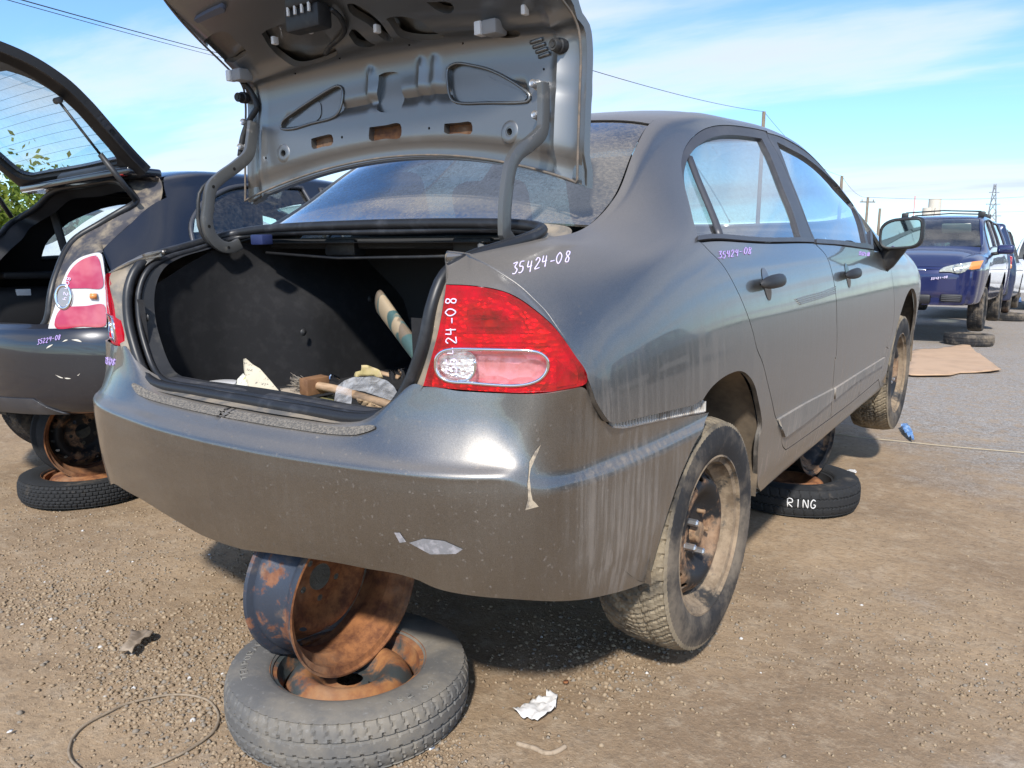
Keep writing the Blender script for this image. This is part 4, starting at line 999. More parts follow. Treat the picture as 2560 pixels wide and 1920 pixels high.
def tyre_obj(name, mat, par, Ro, W, rr, pat, M=None, nth=336, mat2=None):
    v, f = tyre_geo(Ro, W, rr, pat, nth); o = ob(name, v, f, mat, par); smooth_by_angle(o, 32)
    if mat2:                                       # tread band gets its own dust
        o.data.materials.append(mat2); m = len(v) // nth
        idx = np.zeros(len(f), int); per = m - 1
        for i in range(len(f)):
            j = i % per
            if 6 <= j < per - 6: idx[i] = 1
        o.data.polygons.foreach_set('material_index', idx)
    if M is not None: o.matrix_local = M
    return o
def disc_surf(prof):                               # sheet of revolution over the plane, prof: radius -> axial
    sp = Spl([p[0] for p in prof], [p[1] for p in prof])
    def fn(x, y): return (x, y, float(sp(min(math.hypot(x, y), prof[-1][0]))[0]))
    r = prof[-1][0]; return Surf(fn, -r, r, 40, -r, r, 40, (0, 0, 1))
def circ(x, y, rx, ry=None, n=14, rot=0.):
    ry = ry or rx; c, s = math.cos(rot), math.sin(rot)
    return [(x + rx * math.cos(a) * c - ry * math.sin(a) * s, y + rx * math.cos(a) * s + ry * math.sin(a) * c) for a in np.linspace(0, 2 * math.pi, n, endpoint=False)]
def disc_obj(name, mat, par, prof, holes, M=None, flange=.004, n=72, hgrid=.011):
    S = disc_surf(prof); su, sv = S.su, S.sv
    sc2 = lambda P: [(x * su, y * sv) for x, y in P]
    v, f, nn = panel(S, sc2(circ(0, 0, prof[-1][0] * .999, n=n)), h=hgrid, flange=flange, holes=[sc2(q) for q in holes])
    o = ob(name, v, f, mat, par, normals=nn)
    if M is not None: o.matrix_local = M
    return o
def barrel_obj(name, mats, par, rl, w, well=.035, M=None, thick=.004):
    h = w / 2
    out = [(rl, h), (rl - .003, h - .008), (rl - .016, h - .012), (rl - .018, h - .035), (rl - well, h - .055), (rl - well, -h + .06), (rl - .020, -h + .04), (rl - .018, -h + .014), (rl - .003, -h + .008), (rl, -h)]
    inn = [(r - thick, a) for r, a in out[::-1]]
    inn[0] = (rl - .005, -h - .001); inn[-1] = (rl - .005, h + .001)
    b = MB().lathe(out + inn, 72, closed=True); o = ob(name, b.v, b.f, mats[0], par); smooth_by_angle(o, 40)
    if len(mats) > 1:
        o.data.materials.append(mats[1]); m = len(out + inn); idx = [1 if (i % m) >= len(out) - 1 else 0 for i in range(len(b.f))]; o.data.polygons.foreach_set('material_index', idx)
    if M is not None: o.matrix_local = M
    return o
AX = Matrix(((0, 0, 1, 0), (0, 1, 0, 0), (-1, 0, 0, 0), (0, 0, 0, 1)))     # local Z axis -> +X
AXL = Matrix(((0, 0, -1, 0), (0, 1, 0, 0), (1, 0, 0, 0), (0, 0, 0, 1)))
def car_wheel(par, c, left, rot=0., nuts=5, hub=True):
    M = Matrix.Translation(c) @ (AXL if left else AX) @ Matrix.Rotation(rot, 4, 'Z')
    wv = barrel_obj('wheel', (WHEELD, WHEELD), par, .2165, .185); wv.matrix_local = M
    prof = [(0, .040), (.030, .040), (.055, .040), (.080, .038), (.098, .048), (.118, .064), (.138, .066), (.156, .052), (.172, .030), (.184, .018)]
    hs = [circ(.153 * math.cos(a), .153 * math.sin(a), .0135, .0095, 12, a + math.pi / 2) for a in np.arange(18) * 2 * math.pi / 18]
    disc_obj('wheel_disc', WHEELST, wv, prof, hs)
    tyre_obj('tyre', TYRE, wv, .316, .205, .212, pat_winter, mat2=TYREW)
    if hub:
        smooth_by_angle(MB().lathe([(0, .062), (.020, .062), (.028, .058), (.031, .036)], 24).make('hub_cap', HUBM, wv), 40)
        for k in range(5):
            a = 2 * math.pi * k / 5 + .5; T = Matrix.Translation((.057 * math.cos(a), .057 * math.sin(a), .036))
            if k in (0, 3, 4)[:nuts]:
                smooth_by_angle(MB().lathe([(0, .034), (.006, .034), (.0095, .030), (.0095, .004), (.013, 0)], 6, T).make('lug_nut', NUT, wv), 30)
            else:
                smooth_by_angle(MB().lathe([(0, .026), (.0055, .025), (.006, 0)], 10, T).make('wheel_stud', HUBM, wv), 30)
    smooth_by_angle(MB().lathe([(.03, -.03), (.135, -.03), (.135, .012), (.05, .016)], 32).make('brake_drum', RUST, wv), 40)
    return wv
HUBM = rustm('rusty_hub', (.20, .14, .09), rust=.7, sc_=20., light=(.40, .26, .15), dark=(.18, .10, .06))
WHEELD = rustm('dusty_wheel_barrel', (.05, .048, .046), rust=.55, sc_=8., dark=(.16, .115, .075), light=(.33, .255, .175))
car_wheel(car, (.762, 0, .316), False, rot=-.35); car_wheel(car, (-.762, 0, .316), True)
car_wheel(car, (.750, 2.7, .316), False, rot=.2); car_wheel(car, (-.750, 2.7, .316), True)
# rear axle beam and exhaust under the tail
b = MB().tube([(-.70, .02, .33), (-.4, .05, .30), (.4, .05, .30), (.70, .02, .33)], .035, 10); b.make('axle_beam', UNDER, car)
b = MB().tube([(-.55, -.42, .44), (-.12, -.42, .44)], .075, 16, flat=(1, .8)); b.make('silencer', RUST, car)

# ---------------------------------------------------------------- stacks under the grey car
def spare(label, cat, c, D, h, pat, mats, rl, tilt=(0, 0), group=None, style=0, rot=0.):
    t = thing('spare_wheel', label, cat, c, (tilt[0], tilt[1], rot), group)
    up = Matrix.Translation((0, 0, h / 2))
    tyre_obj('tyre', mats[0], t, D / 2, h, rl - .006, pat, up, nth=384)
    barrel_obj('rim', (mats[1], mats[1]), t, rl, h * .86, well=.03, M=up)
    if style == 0:
        prof = [(0, .008), (.04, .006), (.062, .006), (.078, .022), (.098, .038), (.122, .036), (.142, .018), (.155, -.008), (.162, -.03)]
        prof = [(r * (rl / .19), a) for r, a in prof]
        hs = [circ(0, 0, .033)] + [circ(.055 * math.cos(a), .055 * math.sin(a), .007, n=8) for a in np.arange(4) * math.pi / 2 + .4]
    else:
        prof = [(0, .02), (.05, .02), (.07, .026), (.09, .044), (.12, .042), (.145, .030), (.165, .0)]; prof = [(r * rl / .19, a) for r, a in prof]
        hs = [circ(0, 0, .03)] + [circ(.055 * math.cos(a), .055 * math.sin(a), .007, n=8) for a in np.arange(5) * 2 * math.pi / 5]
    d = disc_obj('wheel_disc', mats[2], t, prof, hs, M=up)
    smooth_by_angle(MB().tube([(rl * .9, 0, h * .5), (rl * .86, .002, h * .5 + .035)], .005, 8).make('valve', BLACKPL, t), 40)
    return t
def bare_rim(label, c, rl, w, mats, rotz=0., tilt=0., disc_at=-.045, holes='bolt', flip=False, group=None, roll=0.):
    t = thing('bare_wheel_rim', label, 'wheel rim', c, (0, tilt, rotz), group)
    barrel_obj('barrel', mats[:2], t, rl, w, M=AX)
    M = AX @ Matrix.Rotation(roll, 4, 'Z') @ Matrix.Translation((0, 0, disc_at)) @ (Matrix.Scale(-1, 4, (0, 0, 1)) if flip else Matrix())
    rd_ = rl - .036
    prof = [(0, .0), (.05, 0), (.082, -.004), (.098, -.022), (.112, -.030), (.135, -.020), (.152, .006), (rd_, .03)]
    hs = [circ(0, 0, .034, n=22)] + [circ(.056 * math.cos(a), .056 * math.sin(a), .0085, n=10) for a in np.arange(5) * 2 * math.pi / 5]
    if holes == 'ring': hs += [circ(.137 * math.cos(a), .137 * math.sin(a), .0065, n=9) for a in np.arange(18) * 2 * math.pi / 18]
    else: hs += [circ(.128 * math.cos(a), .128 * math.sin(a), .006, .012, 10, a) for a in np.arange(10) * 2 * math.pi / 10]
    d = disc_obj('wheel_disc', mats[2], t, prof, hs, flange=0); d.matrix_local = M
    return t
near = spare('grey weathered spare wheel lying under the grey sedan boot', 'spare wheel', (.231, -.743, .002), .58, .13, pat_rib, (TYREO, RUSTO, RUSTO), .19)
bare_rim('rusty blue rim standing on the spare wheel under the grey sedan bumper', (.165, -.725, .297), .205, .165, (RUSTB, RUST, RUST), disc_at=-.052, flip=True, tilt=R(3))
spare('black tyre marked RING lying beneath the grey sedan sill', 'spare wheel', (.587, 1.679, .002), .60, .13, pat_zig, (TYREB, TYREB, RUST), .195)
bare_rim('dark rim standing on the RING tyre beneath the grey sedan', (.60, 1.74, .325), .205, .165, (TYREB, WHEELST, WHEELST), disc_at=.02, rotz=R(-8))
spare('black block-tread spare wheel lying under the black hatchback', 'spare wheel', (-2.067, -.208, .002), .56, .11, pat_block, (TYREB, RUST, RUST), .19, style=1)
bare_rim('black rim with a ring of small holes under the black hatchback', (-2.09, -.19, .282), .205, .165, (TYREB, RUST, WHEELST), disc_at=-.03, holes='ring', flip=True, rotz=R(-6))
# ---------------------------------------------------------------- other cars in the row
def tubsurf(st, fr=None, n=90, m=60, lift=0.):
    sy = [s[0] for s in st]; ss = Spl(sy, [np.array(section(*s)).ravel() for s in st]); ch = {}
    def fn(y, v):
        k = round(y, 6); sp = ch.get(k)
        if sp is None:
            a = ss(y).reshape(-1, 2); a[-1, 0] = 0; sp = Spl(np.arange(16), a); ch[k] = sp
        x, z = sp(v); return (max(x, 0.), y, z + lift)
    return Surf(fn, sy[0], sy[-1], n, 0, 15, m, (1, 0, 0), fr)
def pz(S, y, z):
    lo, hi = .6, 14.9
    for _ in range(36):
        md = (lo + hi) / 2
        if S.fn(y, md)[2] < z: lo = md
        else: hi = md
    return ('uv', y, lo)
def parch(S, yc, zc, r, a0, a1, n=12): return [pz(S, yc + r * math.cos(R(a0 + (a1 - a0) * i / n)), zc + r * math.sin(R(a0 + (a1 - a0) * i / n))) for i in range(n + 1)]
def both(S, name, mat, par, segs, h=.06, hs=.05, off=0., flange=.012, one=False, holes=()):
    o = trace(S, segs, hs); hl = [trace(S, q, hs) for q in holes]; out = []; B = MB(); NN = []
    for i in (0, 1):
        v, f, n = panel(S, o, h=h, off=off, flange=flange, mirror=bool(i), holes=hl)
        if one: B.add(v, f); NN += n
        else: out.append(ob(name, v, f, mat, par, normals=n))
    return [ob(name, B.v, B.f, mat, par, normals=NN)] if one else out
_wproto = {}
def far_wheel(par, c, left, Rt=.32, W=.20, mat=None, spokes=True):
    mat = mat or SILVERW
    key = (Rt, W, mat.name)
    if key not in _wproto:
        b = MB().lathe([(.19, W * .42), (.205, W * .45), (.20, W * .30), (.17, W * .2), (.17, -W * .4), (.2, -W * .45)], 40)
        pr = [(0, W * .30), (.03, W * .30), (.05, W * .26), (.10, W * .30), (.15, W * .36), (.185, W * .40)]
        hs = [circ(.115 * math.cos(a), .115 * math.sin(a), .05, .022, 10, a) for a in np.arange(7) * 2 * math.pi / 7]
        _wproto[key] = (b, pr, hs)
    b, pr, hs = _wproto[key]
    M = Matrix.Translation(c) @ (AXL if left else AX)
    w = ob('wheel', b.v, b.f, mat, par); smooth_by_angle(w, 35); w.matrix_local = M
    disc_obj('wheel_disc', mat, w, pr, hs, n=40, hgrid=.03)
    tyre_obj('tyre', TYRE, w, Rt, W, .20, pat_winter, nth=224)
    return w
SILVERW = simple('alloy_wheel', (.32, .32, .33), .45, .7, col2=(.2, .17, .14), vs=9)
def glasshouse(par, S, fr_mat, gl_mat, win, y0, y1):
    """side windows: list of uv outlines; dark frame around"""
    r = []
    for q in win:
        for i in (0, 1):
            o = trace(S, q, .05); v, f, n = panel(S, o, h=.10, off=.003, flange=.004, mirror=bool(i)); w = ob('side_window', v, f, gl_mat, par, normals=n); r.append(w)
            pts = [S.pt(a / S.su, c / S.sv, .003) for a, c in o]
            if i: pts = mir(pts)
            MB().tube(pts, .009, 6, closed=True).make('window_seal', TRIMPL, w)
    return r
def far_car(name, label, cat, root, rz, st, lift, paintm, wb, win, group=None, wsz=.32, ws=(1.55, 2.28), rw=None, glass=None, front=True, wmat=None, wlift=None, arch_r=.36, nose=3.3, tail=-.85, cutw=True):
    t = thing(name, label, cat, root, (0, 0, rz), group)
    fr_ = (Matrix.Translation(root) @ Matrix.Rotation(rz, 4, 'Z')).inverted() @ CARM
    S = tubsurf(st, fr_, lift=lift); az = wsz + lift + .02; sb = pz(S, 1.0, .30 + lift)[2]
    y0, y1 = st[0][0] + .01, st[-1][0] - .01
    g = glass or FARGLASS
    # flanks with the wheel arches cut out, from tail to nose
    low = [pz(S, arch_y, .33 + lift) for arch_y in ()]
    segs = [UV((tail, .9), (-arch_r, .9)), [pz(S, -arch_r * .98, az - .10)] + parch(S, 0, az, arch_r, 180, 0) + [pz(S, arch_r * .98, az - .10)],
            UV((arch_r, .9), (wb - arch_r, .9)), [pz(S, wb - arch_r * .98, az - .10)] + parch(S, wb, az, arch_r, 180, 0) + [pz(S, wb + arch_r * .98, az - .10)],
            UV((wb + arch_r, .9), (nose, .9)), UV((nose, .9), (nose, 4), (nose, 11.55)), UV((nose, 11.55), (2.8, 11.55), (ws[1] + .12, 11.55)), UV((ws[1] + .12, 11.55), (ws[1] + .12, 8)), UV((ws[1] + .12, 8), (1.2, 8), (tail, 8)), UV((tail, 8), (tail, .9))]
    body = both(S, 'body_side', paintm, t, segs, h=.07)
    both(S, 'nose', paintm, t, [UV((nose, .5), (nose, 8), (nose, 11.6)), UV((nose, 11.6), (y1 - .12, 12), (y1, 15)), UV((y1, 15), (y1, 8), (y1, .5)), UV((y1, .5), (nose, .5))], h=.05, one=True)
    both(S, 'tail', paintm, t, [UV((tail, .5), (tail, 8), (tail, 15)), UV((tail, 15), (y0, 15)), UV((y0, 15), (y0, 8), (y0, .5)), UV((y0, .5), (tail, .5))], h=.05, one=True)
    a, b_ = ws
    rwy = rw or (tail, tail)
    both(S, 'cabin_side', paintm, t, [UV((tail, 8), (1.2, 8), (b_ + .12, 8)), UV((b_ + .12, 8), (b_ + .12, 11.6)), UV((b_ + .12, 11.6), (b_, 12.1), ((a + b_) / 2, 12.3), (a, 12.4), (.8, 12.4), (rwy[1], 12.3), (tail, 12.0)), UV((tail, 12.0), (tail, 8))], h=.06, holes=[[q] if 0 else q for q in win])
    both(S, 'roof', paintm, t, [UV((rwy[1], 12.3), (.8, 12.4), (a - .02, 12.4)), UV((a - .02, 12.4), (a + .03, 15)), UV((a + .03, 15), (rwy[1], 15)), UV((rwy[1], 15), (rwy[1], 12.3))], h=.08, one=True)
    both(S, 'windscreen', g, t, [UV((a, 12.45), ((a + b_) / 2, 12.35), (b_, 12.15)), UV((b_, 12.15), (b_ + .08, 13.4), (b_ + .12, 15)), UV((b_ + .12, 15), (a + .06, 15)), UV((a + .06, 15), (a, 12.45))], h=.08, one=True, off=-.004)
    both(S, 'bonnet', paintm, t, [UV((b_ + .06, 12.05), (2.6, 11.62), (nose - .005, 11.6)), UV((nose - .005, 11.6), (y1 - .13, 12.1), (y1 - .06, 15)), UV((y1 - .06, 15), (b_ + .14, 15)), UV((b_ + .14, 15), (b_ + .10, 13.4), (b_ + .06, 12.05))], h=.06, one=True, off=.004)
    yf_ = [S.fn(nose + (y1 - nose) * q, 5)[0] for q in (0, .5)]
    fy = st[-1][0]; fw = [s for s in st if s[1] > .55][-1]
    rows = []
    for z in np.linspace(.33 + lift, fw[3] + lift + .03, 14):
        row = []
        for x in np.linspace(-fw[1] - .015, fw[1] + .015, 27):
            k = abs(x) / (fw[1] + .015); zz_ = (z - lift - .33) / (fw[3] - .30); row.append((x, fw[0] + (fy - fw[0]) * (1 - k ** 3) + .018 - .05 * (max(0, .25 - zz_) / .25) ** 2 - .05 * (max(0, zz_ - .72) / .28) ** 2, z))
        rows.append(row)
    MB().grid(rows).make('front_bumper', paintm, t)
    if rw:
        both(S, 'rear_window', g, t, [UV((rw[1], 12.25), ((rw[0] + rw[1]) / 2, 12.1), (rw[0], 12.05)), UV((rw[0], 12.05), (rw[0], 15)), UV((rw[0], 15), (rw[1], 15)), UV((rw[1], 15), (rw[1], 12.25))], h=.08, one=True, off=-.004)
    for q in win:
        for i in (0, 1):
            o = trace(S, q, .05); v, f, n = panel(S, shrink(o, -.006), h=.10, off=-.012, flange=0, mirror=bool(i)); w = ob('side_window', v, f, g, t, normals=n)
            pts = [S.pt(a_ / S.su, c / S.sv, .001) for a_, c in o]; MB().tube(mir(pts) if i else pts, .010, 6, closed=True).make('window_seal', TRIMPL, w)
    bx_ = MB(); bx_.box((0, wb / 2, .32 + lift), (1.1, wb + 1.3, .08)); bx_.box((0, wb / 2, .40 + lift), (1.5, wb - .8, .10)); bx_.make('floor_pan', UNDER, t, smooth=False)
    for sx in (.36, -.36):
        s_ = rbox('seat', (sx, 1.25, .62 + lift), (.50, .5, .2), INTER, t, .05); rbox('seat_back', (sx, .98, .95 + lift), (.48, .16, .60), INTER, s_, .06, Matrix.Rotation(R(14), 3, 'X')); rbox('headrest', (sx, .90, 1.30 + lift), (.27, .1, .16), INTER, s_, .04)
    rbox('dashboard', (0, 2.05, .90 + lift), (1.42, .40, .2), INTGREY, t, .06); rbox('rear_seat', (0, .15, .80 + lift), (1.36, .2, .6), INTER, t, .05)
    for y in (0, wb):
        for s2 in (1, -1):
            far_wheel(t, (s2 * (.865 - .115), y, wsz + (lift if wlift is None else wlift) - .02), s2 < 0, wsz, .20, wmat)
            b = MB(); rows = []
            for i in range(17):
                an = R(-10 + 200 * i / 16); rows.append([(s2 * x, y + (arch_r + .02) * math.cos(an), az + (arch_r + .02) * math.sin(an)) for x in (.835, .70, .55)])
            b.grid(rows); n_ = len(b.v); b.v.append(Vector((s2 * .55, y, az))); b.f += [(i * 3 + 2, (i + 1) * 3 + 2, n_) for i in range(16)]; b.make('wheel_liner', UNDER, t)
    return t, S
FARGLASS = glassm('tinted_far_glass', tint=(.50, .60, .56), dust=.16)
BLUE = paint('navy_paint', (.010, .016, .085), dust=.35, metal=.3, film=.10, dcol=(.26, .24, .22), coat=1.0)
BLUE2 = paint('dark_blue_paint', (.008, .020, .07), dust=.35, metal=.3, film=.10, coat=1.0)
WHITEP = paint('white_paint', (.72, .73, .74), dust=.28, metal=0., film=.1, dcol=(.45, .42, .38))
WAG = [(-1.02, .50, .46, .95, .36, 1.15, 1.17, .01), (-.95, .78, .73, 1.0, .56, 1.42, 1.45, .01), (-.75, .84, .785, 1.02, .595, 1.50, 1.54, .012), (0, .865, .80, 1.02, .605, 1.535, 1.58, .012), (1.2, .865, .80, 1.01, .605, 1.53, 1.575, .012), (1.55, .865, .80, 1.005, .61, 1.48, 1.525, .012),
       (1.9, .865, .80, .995, .64, 1.33, 1.37, .01), (2.25, .865, .80, .98, .69, 1.10, 1.14, .006), (2.5, .865, .79, .955, .68, .985, 1.035, .008), (3.0, .86, .765, .915, .64, .945, 1.0, .012), (3.35, .825, .715, .84, .56, .875, .915, .014), (3.58, .72, .62, .74, .46, .77, .80, .012), (3.68, .48, .42, .70, .32, .72, .735, .008), (3.71, .05, .045, .69, .03, .70, .701, 0)]
WWIN = [[UV((-.62, 8.5), (.30, 8.5)), UV((.30, 8.5), (.34, 11.3)), UV((.34, 11.3), (-.1, 11.4), (-.50, 11.1)), UV((-.50, 11.1), (-.62, 8.5))],
        [UV((.40, 8.5), (1.12, 8.5)), UV((1.12, 8.5), (1.06, 11.4)), UV((1.06, 11.4), (.44, 11.3)), UV((.44, 11.3), (.40, 8.5))],
        [UV((1.22, 8.5), (2.12, 8.5)), UV((2.12, 8.5), (1.85, 10.4), (1.58, 11.5)), UV((1.58, 11.5), (1.16, 11.4)), UV((1.16, 11.4), (1.22, 8.5))]]
SUBY = 13.85
sub, SS = far_car('estate_car', 'navy blue estate car facing the camera with roof bars', 'car', (-.32, SUBY, 0), math.pi, WAG, .28, BLUE, 2.67, WWIN, wmat=TYREB, wlift=.16)
# its face: lamps, grille, vents, mirrors, wipers, roof bars, aerial
HEADL = lens('headlamp_glass', (.42, .44, .40), rough=.2, col2=(.30, .32, .29), sc_=(4, 4, 4)); GRIL = simple('grille_black', (.012, .012, .014), .5)
def fx(S, name, mat, par, pxs, off=.004, fl=.01, h=.03, mirror=True, smooth=True):
    segs = [pxs[i:] for i in (0,)] if 0 else [pxs + pxs[:1]]
    o = trace(S, segs, .02); r = []
    for i in ((0, 1) if mirror else (0,)):
        v, f, n = panel(S, o, h=h, off=off, flange=fl, mirror=bool(i)); r.append(ob(name, v, f, mat, par, normals=n))
    return r
# local x is flipped by the half turn: the picture's right side is the car's left, so trace on the mirrored flank
class Flip:
    def __init__(s, S):
        s.S = S; s.su, s.sv, s.U, s.V = S.su, S.sv, S.U, S.V
    def hit(s, u, v):
        fr0 = s.S.fr; s.S.fr = Matrix.Scale(-1, 4, (1, 0, 0)) @ fr0
        r = s.S.hit(u, v); s.S.fr = fr0; return r
    def near(s, p): return s.S.near(p)
    def fn(s, u, v): return s.S.fn(u, v)
    def nrm(s, u, v): return s.S.nrm(u, v)
    def pt(s, u, v, off=0.): return s.S.pt(u, v, off)
FS = Flip(SS); E1 = zm(2060, 400, 2.764); W5 = zm(2300, 480, 5.53)
FY = lambda x: 3.58 + .13 * (1 - (min(abs(x), .735) / .735) ** 3) + .02
def lamp_piece(t0, t1, mat, name, par_s, off):
    for s2 in (1, -1):
        rows = []
        for t in np.linspace(t0, t1, 14):
            x = .36 + .45 * t; y = FY(x) - (0 if x < .72 else 1.9 * (x - .72) ** 1.3) ; zt = 1.02 + .125 * t ** .6; zb = .985 + .02 * t + .03 * t * t - .035 * math.exp(-((t - .5) / .16) ** 2)
            rows.append([(s2 * (x + .03 * q * t), y + off + .022 * math.sin(math.pi * q) - .05 * q, zb + (zt - zb) * q) for q in np.linspace(0, 1, 7)])
        MB().grid(rows).make(name, mat, sub)
lamp_piece(0, 1, HEADL, 'headlamp', None, .012); lamp_piece(.74, 1.0, AMBL, 'turn_lamp', None, .016)
for s2 in (1, -1):
    ring_ = [(s2 * (.575 + .055 * math.cos(a)), FY(.575) + .045, 1.045 + .05 * math.sin(a)) for a in np.linspace(0, 2 * math.pi, 21)[:-1]]; MB().tube(ring_, .006, 6, closed=True).make('lamp_ring', CHROME, sub)
    fv = bevel(MB().box((s2 * .52, 3.675, .64), (.26, .06, .10), Matrix.Rotation(R(-s2 * 14), 3, 'Z')).make('fog_vent', GRIL, sub, smooth=False), .015)
    for k in range(4): MB().tube([(s2 * .41, 3.735, .605 + .024 * k), (s2 * .63, 3.68, .605 + .024 * k)], .005, 6).make('vent_slat', INTGREY, fv)
bevel(MB().box((0, 3.70, .62), (.56, .07, .13)).make('lower_grille', GRIL, sub, smooth=False), .03)
# grille with chrome surround on the nose
gy = SS.fn(3.66, 8)
b = MB(); ring = [( .30 * math.copysign(abs(math.cos(a)) ** .6, math.cos(a)), 3.70 - .10 * abs(math.cos(a)) ** 3, .94 + .075 * math.copysign(abs(math.sin(a)) ** .8, math.sin(a))) for a in np.linspace(0, 2 * math.pi, 33)[:-1]]
MB().tube(ring, .014, 8, closed=True).make('grille_surround', CHROME, sub)
b.add([Vector(p) - Vector((0, .01, 0)) for p in ring] + [Vector((0, 3.69, .94))], [(i, (i + 1) % 32, 32) for i in range(32)]); b.make('grille', GRIL, sub)
MB().tube([(-.28, 3.63, .94), (0, 3.715, .94), (.28, 3.63, .94)], .010, 8).make('grille_bar', CHROME, sub)
for s2 in (1, -1):
    bb = bevel(MB().box((s2 * .98, 2.02, 1.31), (.22, .11, .135)).make('door_mirror', BLUE, sub, smooth=False), .045, 4)
    MB().tube([(s2 * .80, 2.05, 1.24), (s2 * .90, 2.03, 1.26)], .025, 8).make('mirror_foot', BLACKPL, bb)
for x in (-.45, .25): MB().tube([(x, 2.38, 1.305), (x + .28, 2.27, 1.35), (x + .5, 2.25, 1.36)], .010, 6).make('wiper', BLACKPL, sub)
for y in (.25, 1.15):
    b = MB().tube([(-.54, y, 1.915), (0, y, 1.94), (.54, y, 1.915)], .018, 8, flat=(1, .6)); rb_ = b.make('roof_bar', BLACKPL, sub)
    for s2 in (1, -1): bevel(MB().box((s2 * .55, y, 1.87), (.10, .08, .09)).make('bar_foot', BLACKPL, rb_, smooth=False), .02)
MB().tube([(.35, -.4, 1.85), (.35, -.55, 2.09)], .004, 6).make('aerial', BLACKPL, sub)
bevel(MB().box((-.28, 1.72, 1.64), (.40, .04, .16), Matrix.Rotation(R(-35), 3, 'X')).make('sun_visor', simple('beige_visor', (.55, .53, .47), .8), sub, smooth=False), .02)
spare('worn tyre lying under the front wheel of the navy estate car', 'spare wheel', (.42, 10.55, .002), .62, .15, pat_zig, (TYRE, TYREB, RUST), .195, style=1, group=None)
spare('worn tyre lying under the far front wheel of the navy estate car', 'spare wheel', (-1.10, 10.6, .002), .62, .15, pat_zig, (TYRE, TYREB, RUST), .195, style=1, group=None)
# blue off-roader behind it, seen from the back; white car beyond
SUV = [(-.92, .60, .55, 1.0, .44, 1.30, 1.33, .01), (-.86, .82, .76, 1.06, .58, 1.56, 1.60, .012), (-.6, .87, .81, 1.08, .63, 1.64, 1.69, .012), (.3, .88, .82, 1.08, .64, 1.66, 1.71, .012), (1.2, .88, .82, 1.07, .64, 1.64, 1.69, .012), (1.6, .88, .82, 1.06, .66, 1.54, 1.58, .01), (2.0, .88, .81, 1.04, .69, 1.30, 1.34, .008), (2.35, .88, .80, 1.02, .68, 1.06, 1.10, .008), (2.9, .87, .78, .99, .64, 1.02, 1.06, .012), (3.25, .80, .70, .88, .54, .91, .95, .012), (3.42, .62, .55, .78, .40, .80, .83, .01), (3.5, .05, .045, .7, .03, .72, .721, 0)]
SWIN = [[UV((-.58, 8.6), (.25, 8.6)), UV((.25, 8.6), (.28, 11.3)), UV((.28, 11.3), (-.50, 11.2)), UV((-.50, 11.2), (-.58, 8.6))], [UV((.38, 8.6), (1.1, 8.6)), UV((1.1, 8.6), (1.06, 11.4)), UV((1.06, 11.4), (.42, 11.3)), UV((.42, 11.3), (.38, 8.6))], [UV((1.2, 8.6), (2.0, 8.6)), UV((2.0, 8.6), (1.6, 11.4)), UV((1.6, 11.4), (1.16, 11.4)), UV((1.16, 11.4), (1.2, 8.6))]]
suv, SV = far_car('off_road_car', 'dark blue off-roader seen from behind, beyond the navy estate car', 'car', (-.36, 16.9, 0), 0, SUV, .14, BLUE2, 2.6, SWIN, wsz=.35, arch_r=.40, nose=3.05, tail=-.80, wmat=TYREB)
rw_ = both(SV, 'tailgate_window', FARGLASS, suv, [UV((-.90, 9.2), (-.905, 12)), UV((-.905, 12), (-.905, 15)), UV((-.905, 15), (-.915, 15))], h=.1) if 0 else None
bevel(MB().box((0, -.915, 1.42), (1.12, .03, .42), Matrix.Rotation(R(-14), 3, 'X')).make('tailgate_window', FARGLASS, suv, smooth=False), .01)
bevel(MB().box((0, -.84, 1.76), (1.22, .28, .05)).make('spoiler', BLUE2, suv, smooth=False), .02)
bevel(MB().box((0, -.90, .66), (1.68, .16, .30)).make('rear_bumper', TRIMPL, suv, smooth=False), .05)
for s2 in (1, -1):
    bevel(MB().box((s2 * .80, -.83, 1.13), (.12, .16, .26)).make('tail_lamp', AMBL if 0 else REDL, suv, smooth=False), .03)
    bevel(MB().box((s2 * .805, -.85, 1.06), (.12, .14, .09)).make('turn_lamp', AMBL, suv, smooth=False), .02)
    bevel(MB().box((s2 * .99, 1.75, 1.27), (.20, .10, .16)).make('door_mirror', BLACKPL, suv, smooth=False), .04)
MB().tube([(.0, -.945, 1.25), (.2, -.94, 1.36)], .010, 6).make('rear_wiper', BLACKPL, suv)
spare('worn tyre lying under the rear wheel of the blue off-roader', 'spare wheel', (.50, 16.6, .002), .62, .15, pat_zig, (TYRE, TYREB, RUST), .195, style=1)
van, VS = far_car('hatchback_car', 'white car facing the camera beyond the blue off-roader', 'car', (.92, 24.3, 0), math.pi, SUV, .16, WHITEP, 2.6, SWIN, wsz=.34, arch_r=.39, nose=3.05, tail=-.80, wmat=TYREB)
FV = Flip(VS)
for s2 in (1, -1):
    bevel(MB().box((s2 * .70, 3.20, 1.0), (.34, .20, .20), Matrix.Rotation(R(s2 * -28), 3, 'Z')).make('headlamp', HEADL, van, smooth=False), .05)
    bevel(MB().box((s2 * 1.02, 1.95, 1.33), (.24, .10, .20)).make('door_mirror', BLACKPL, van, smooth=False), .04)
bevel(MB().box((0, 3.40, .62), (1.5, .12, .16)).make('lower_grille', GRIL, van, smooth=False), .03)
spare('worn tyre lying in front of the far white car', 'spare wheel', (1.1, 22.0, .002), .62, .15, pat_zig, (TYRE, TYREB, RUST), .195, style=1)
dk, DS = far_car('dark_car', 'dark car with black roof behind the far white car', 'car', (2.2, 31.5, 0), math.pi, SUV, .30, BLUE2, 2.6, SWIN, wsz=.34, arch_r=.39, nose=3.05, tail=-.80, wmat=TYREB)
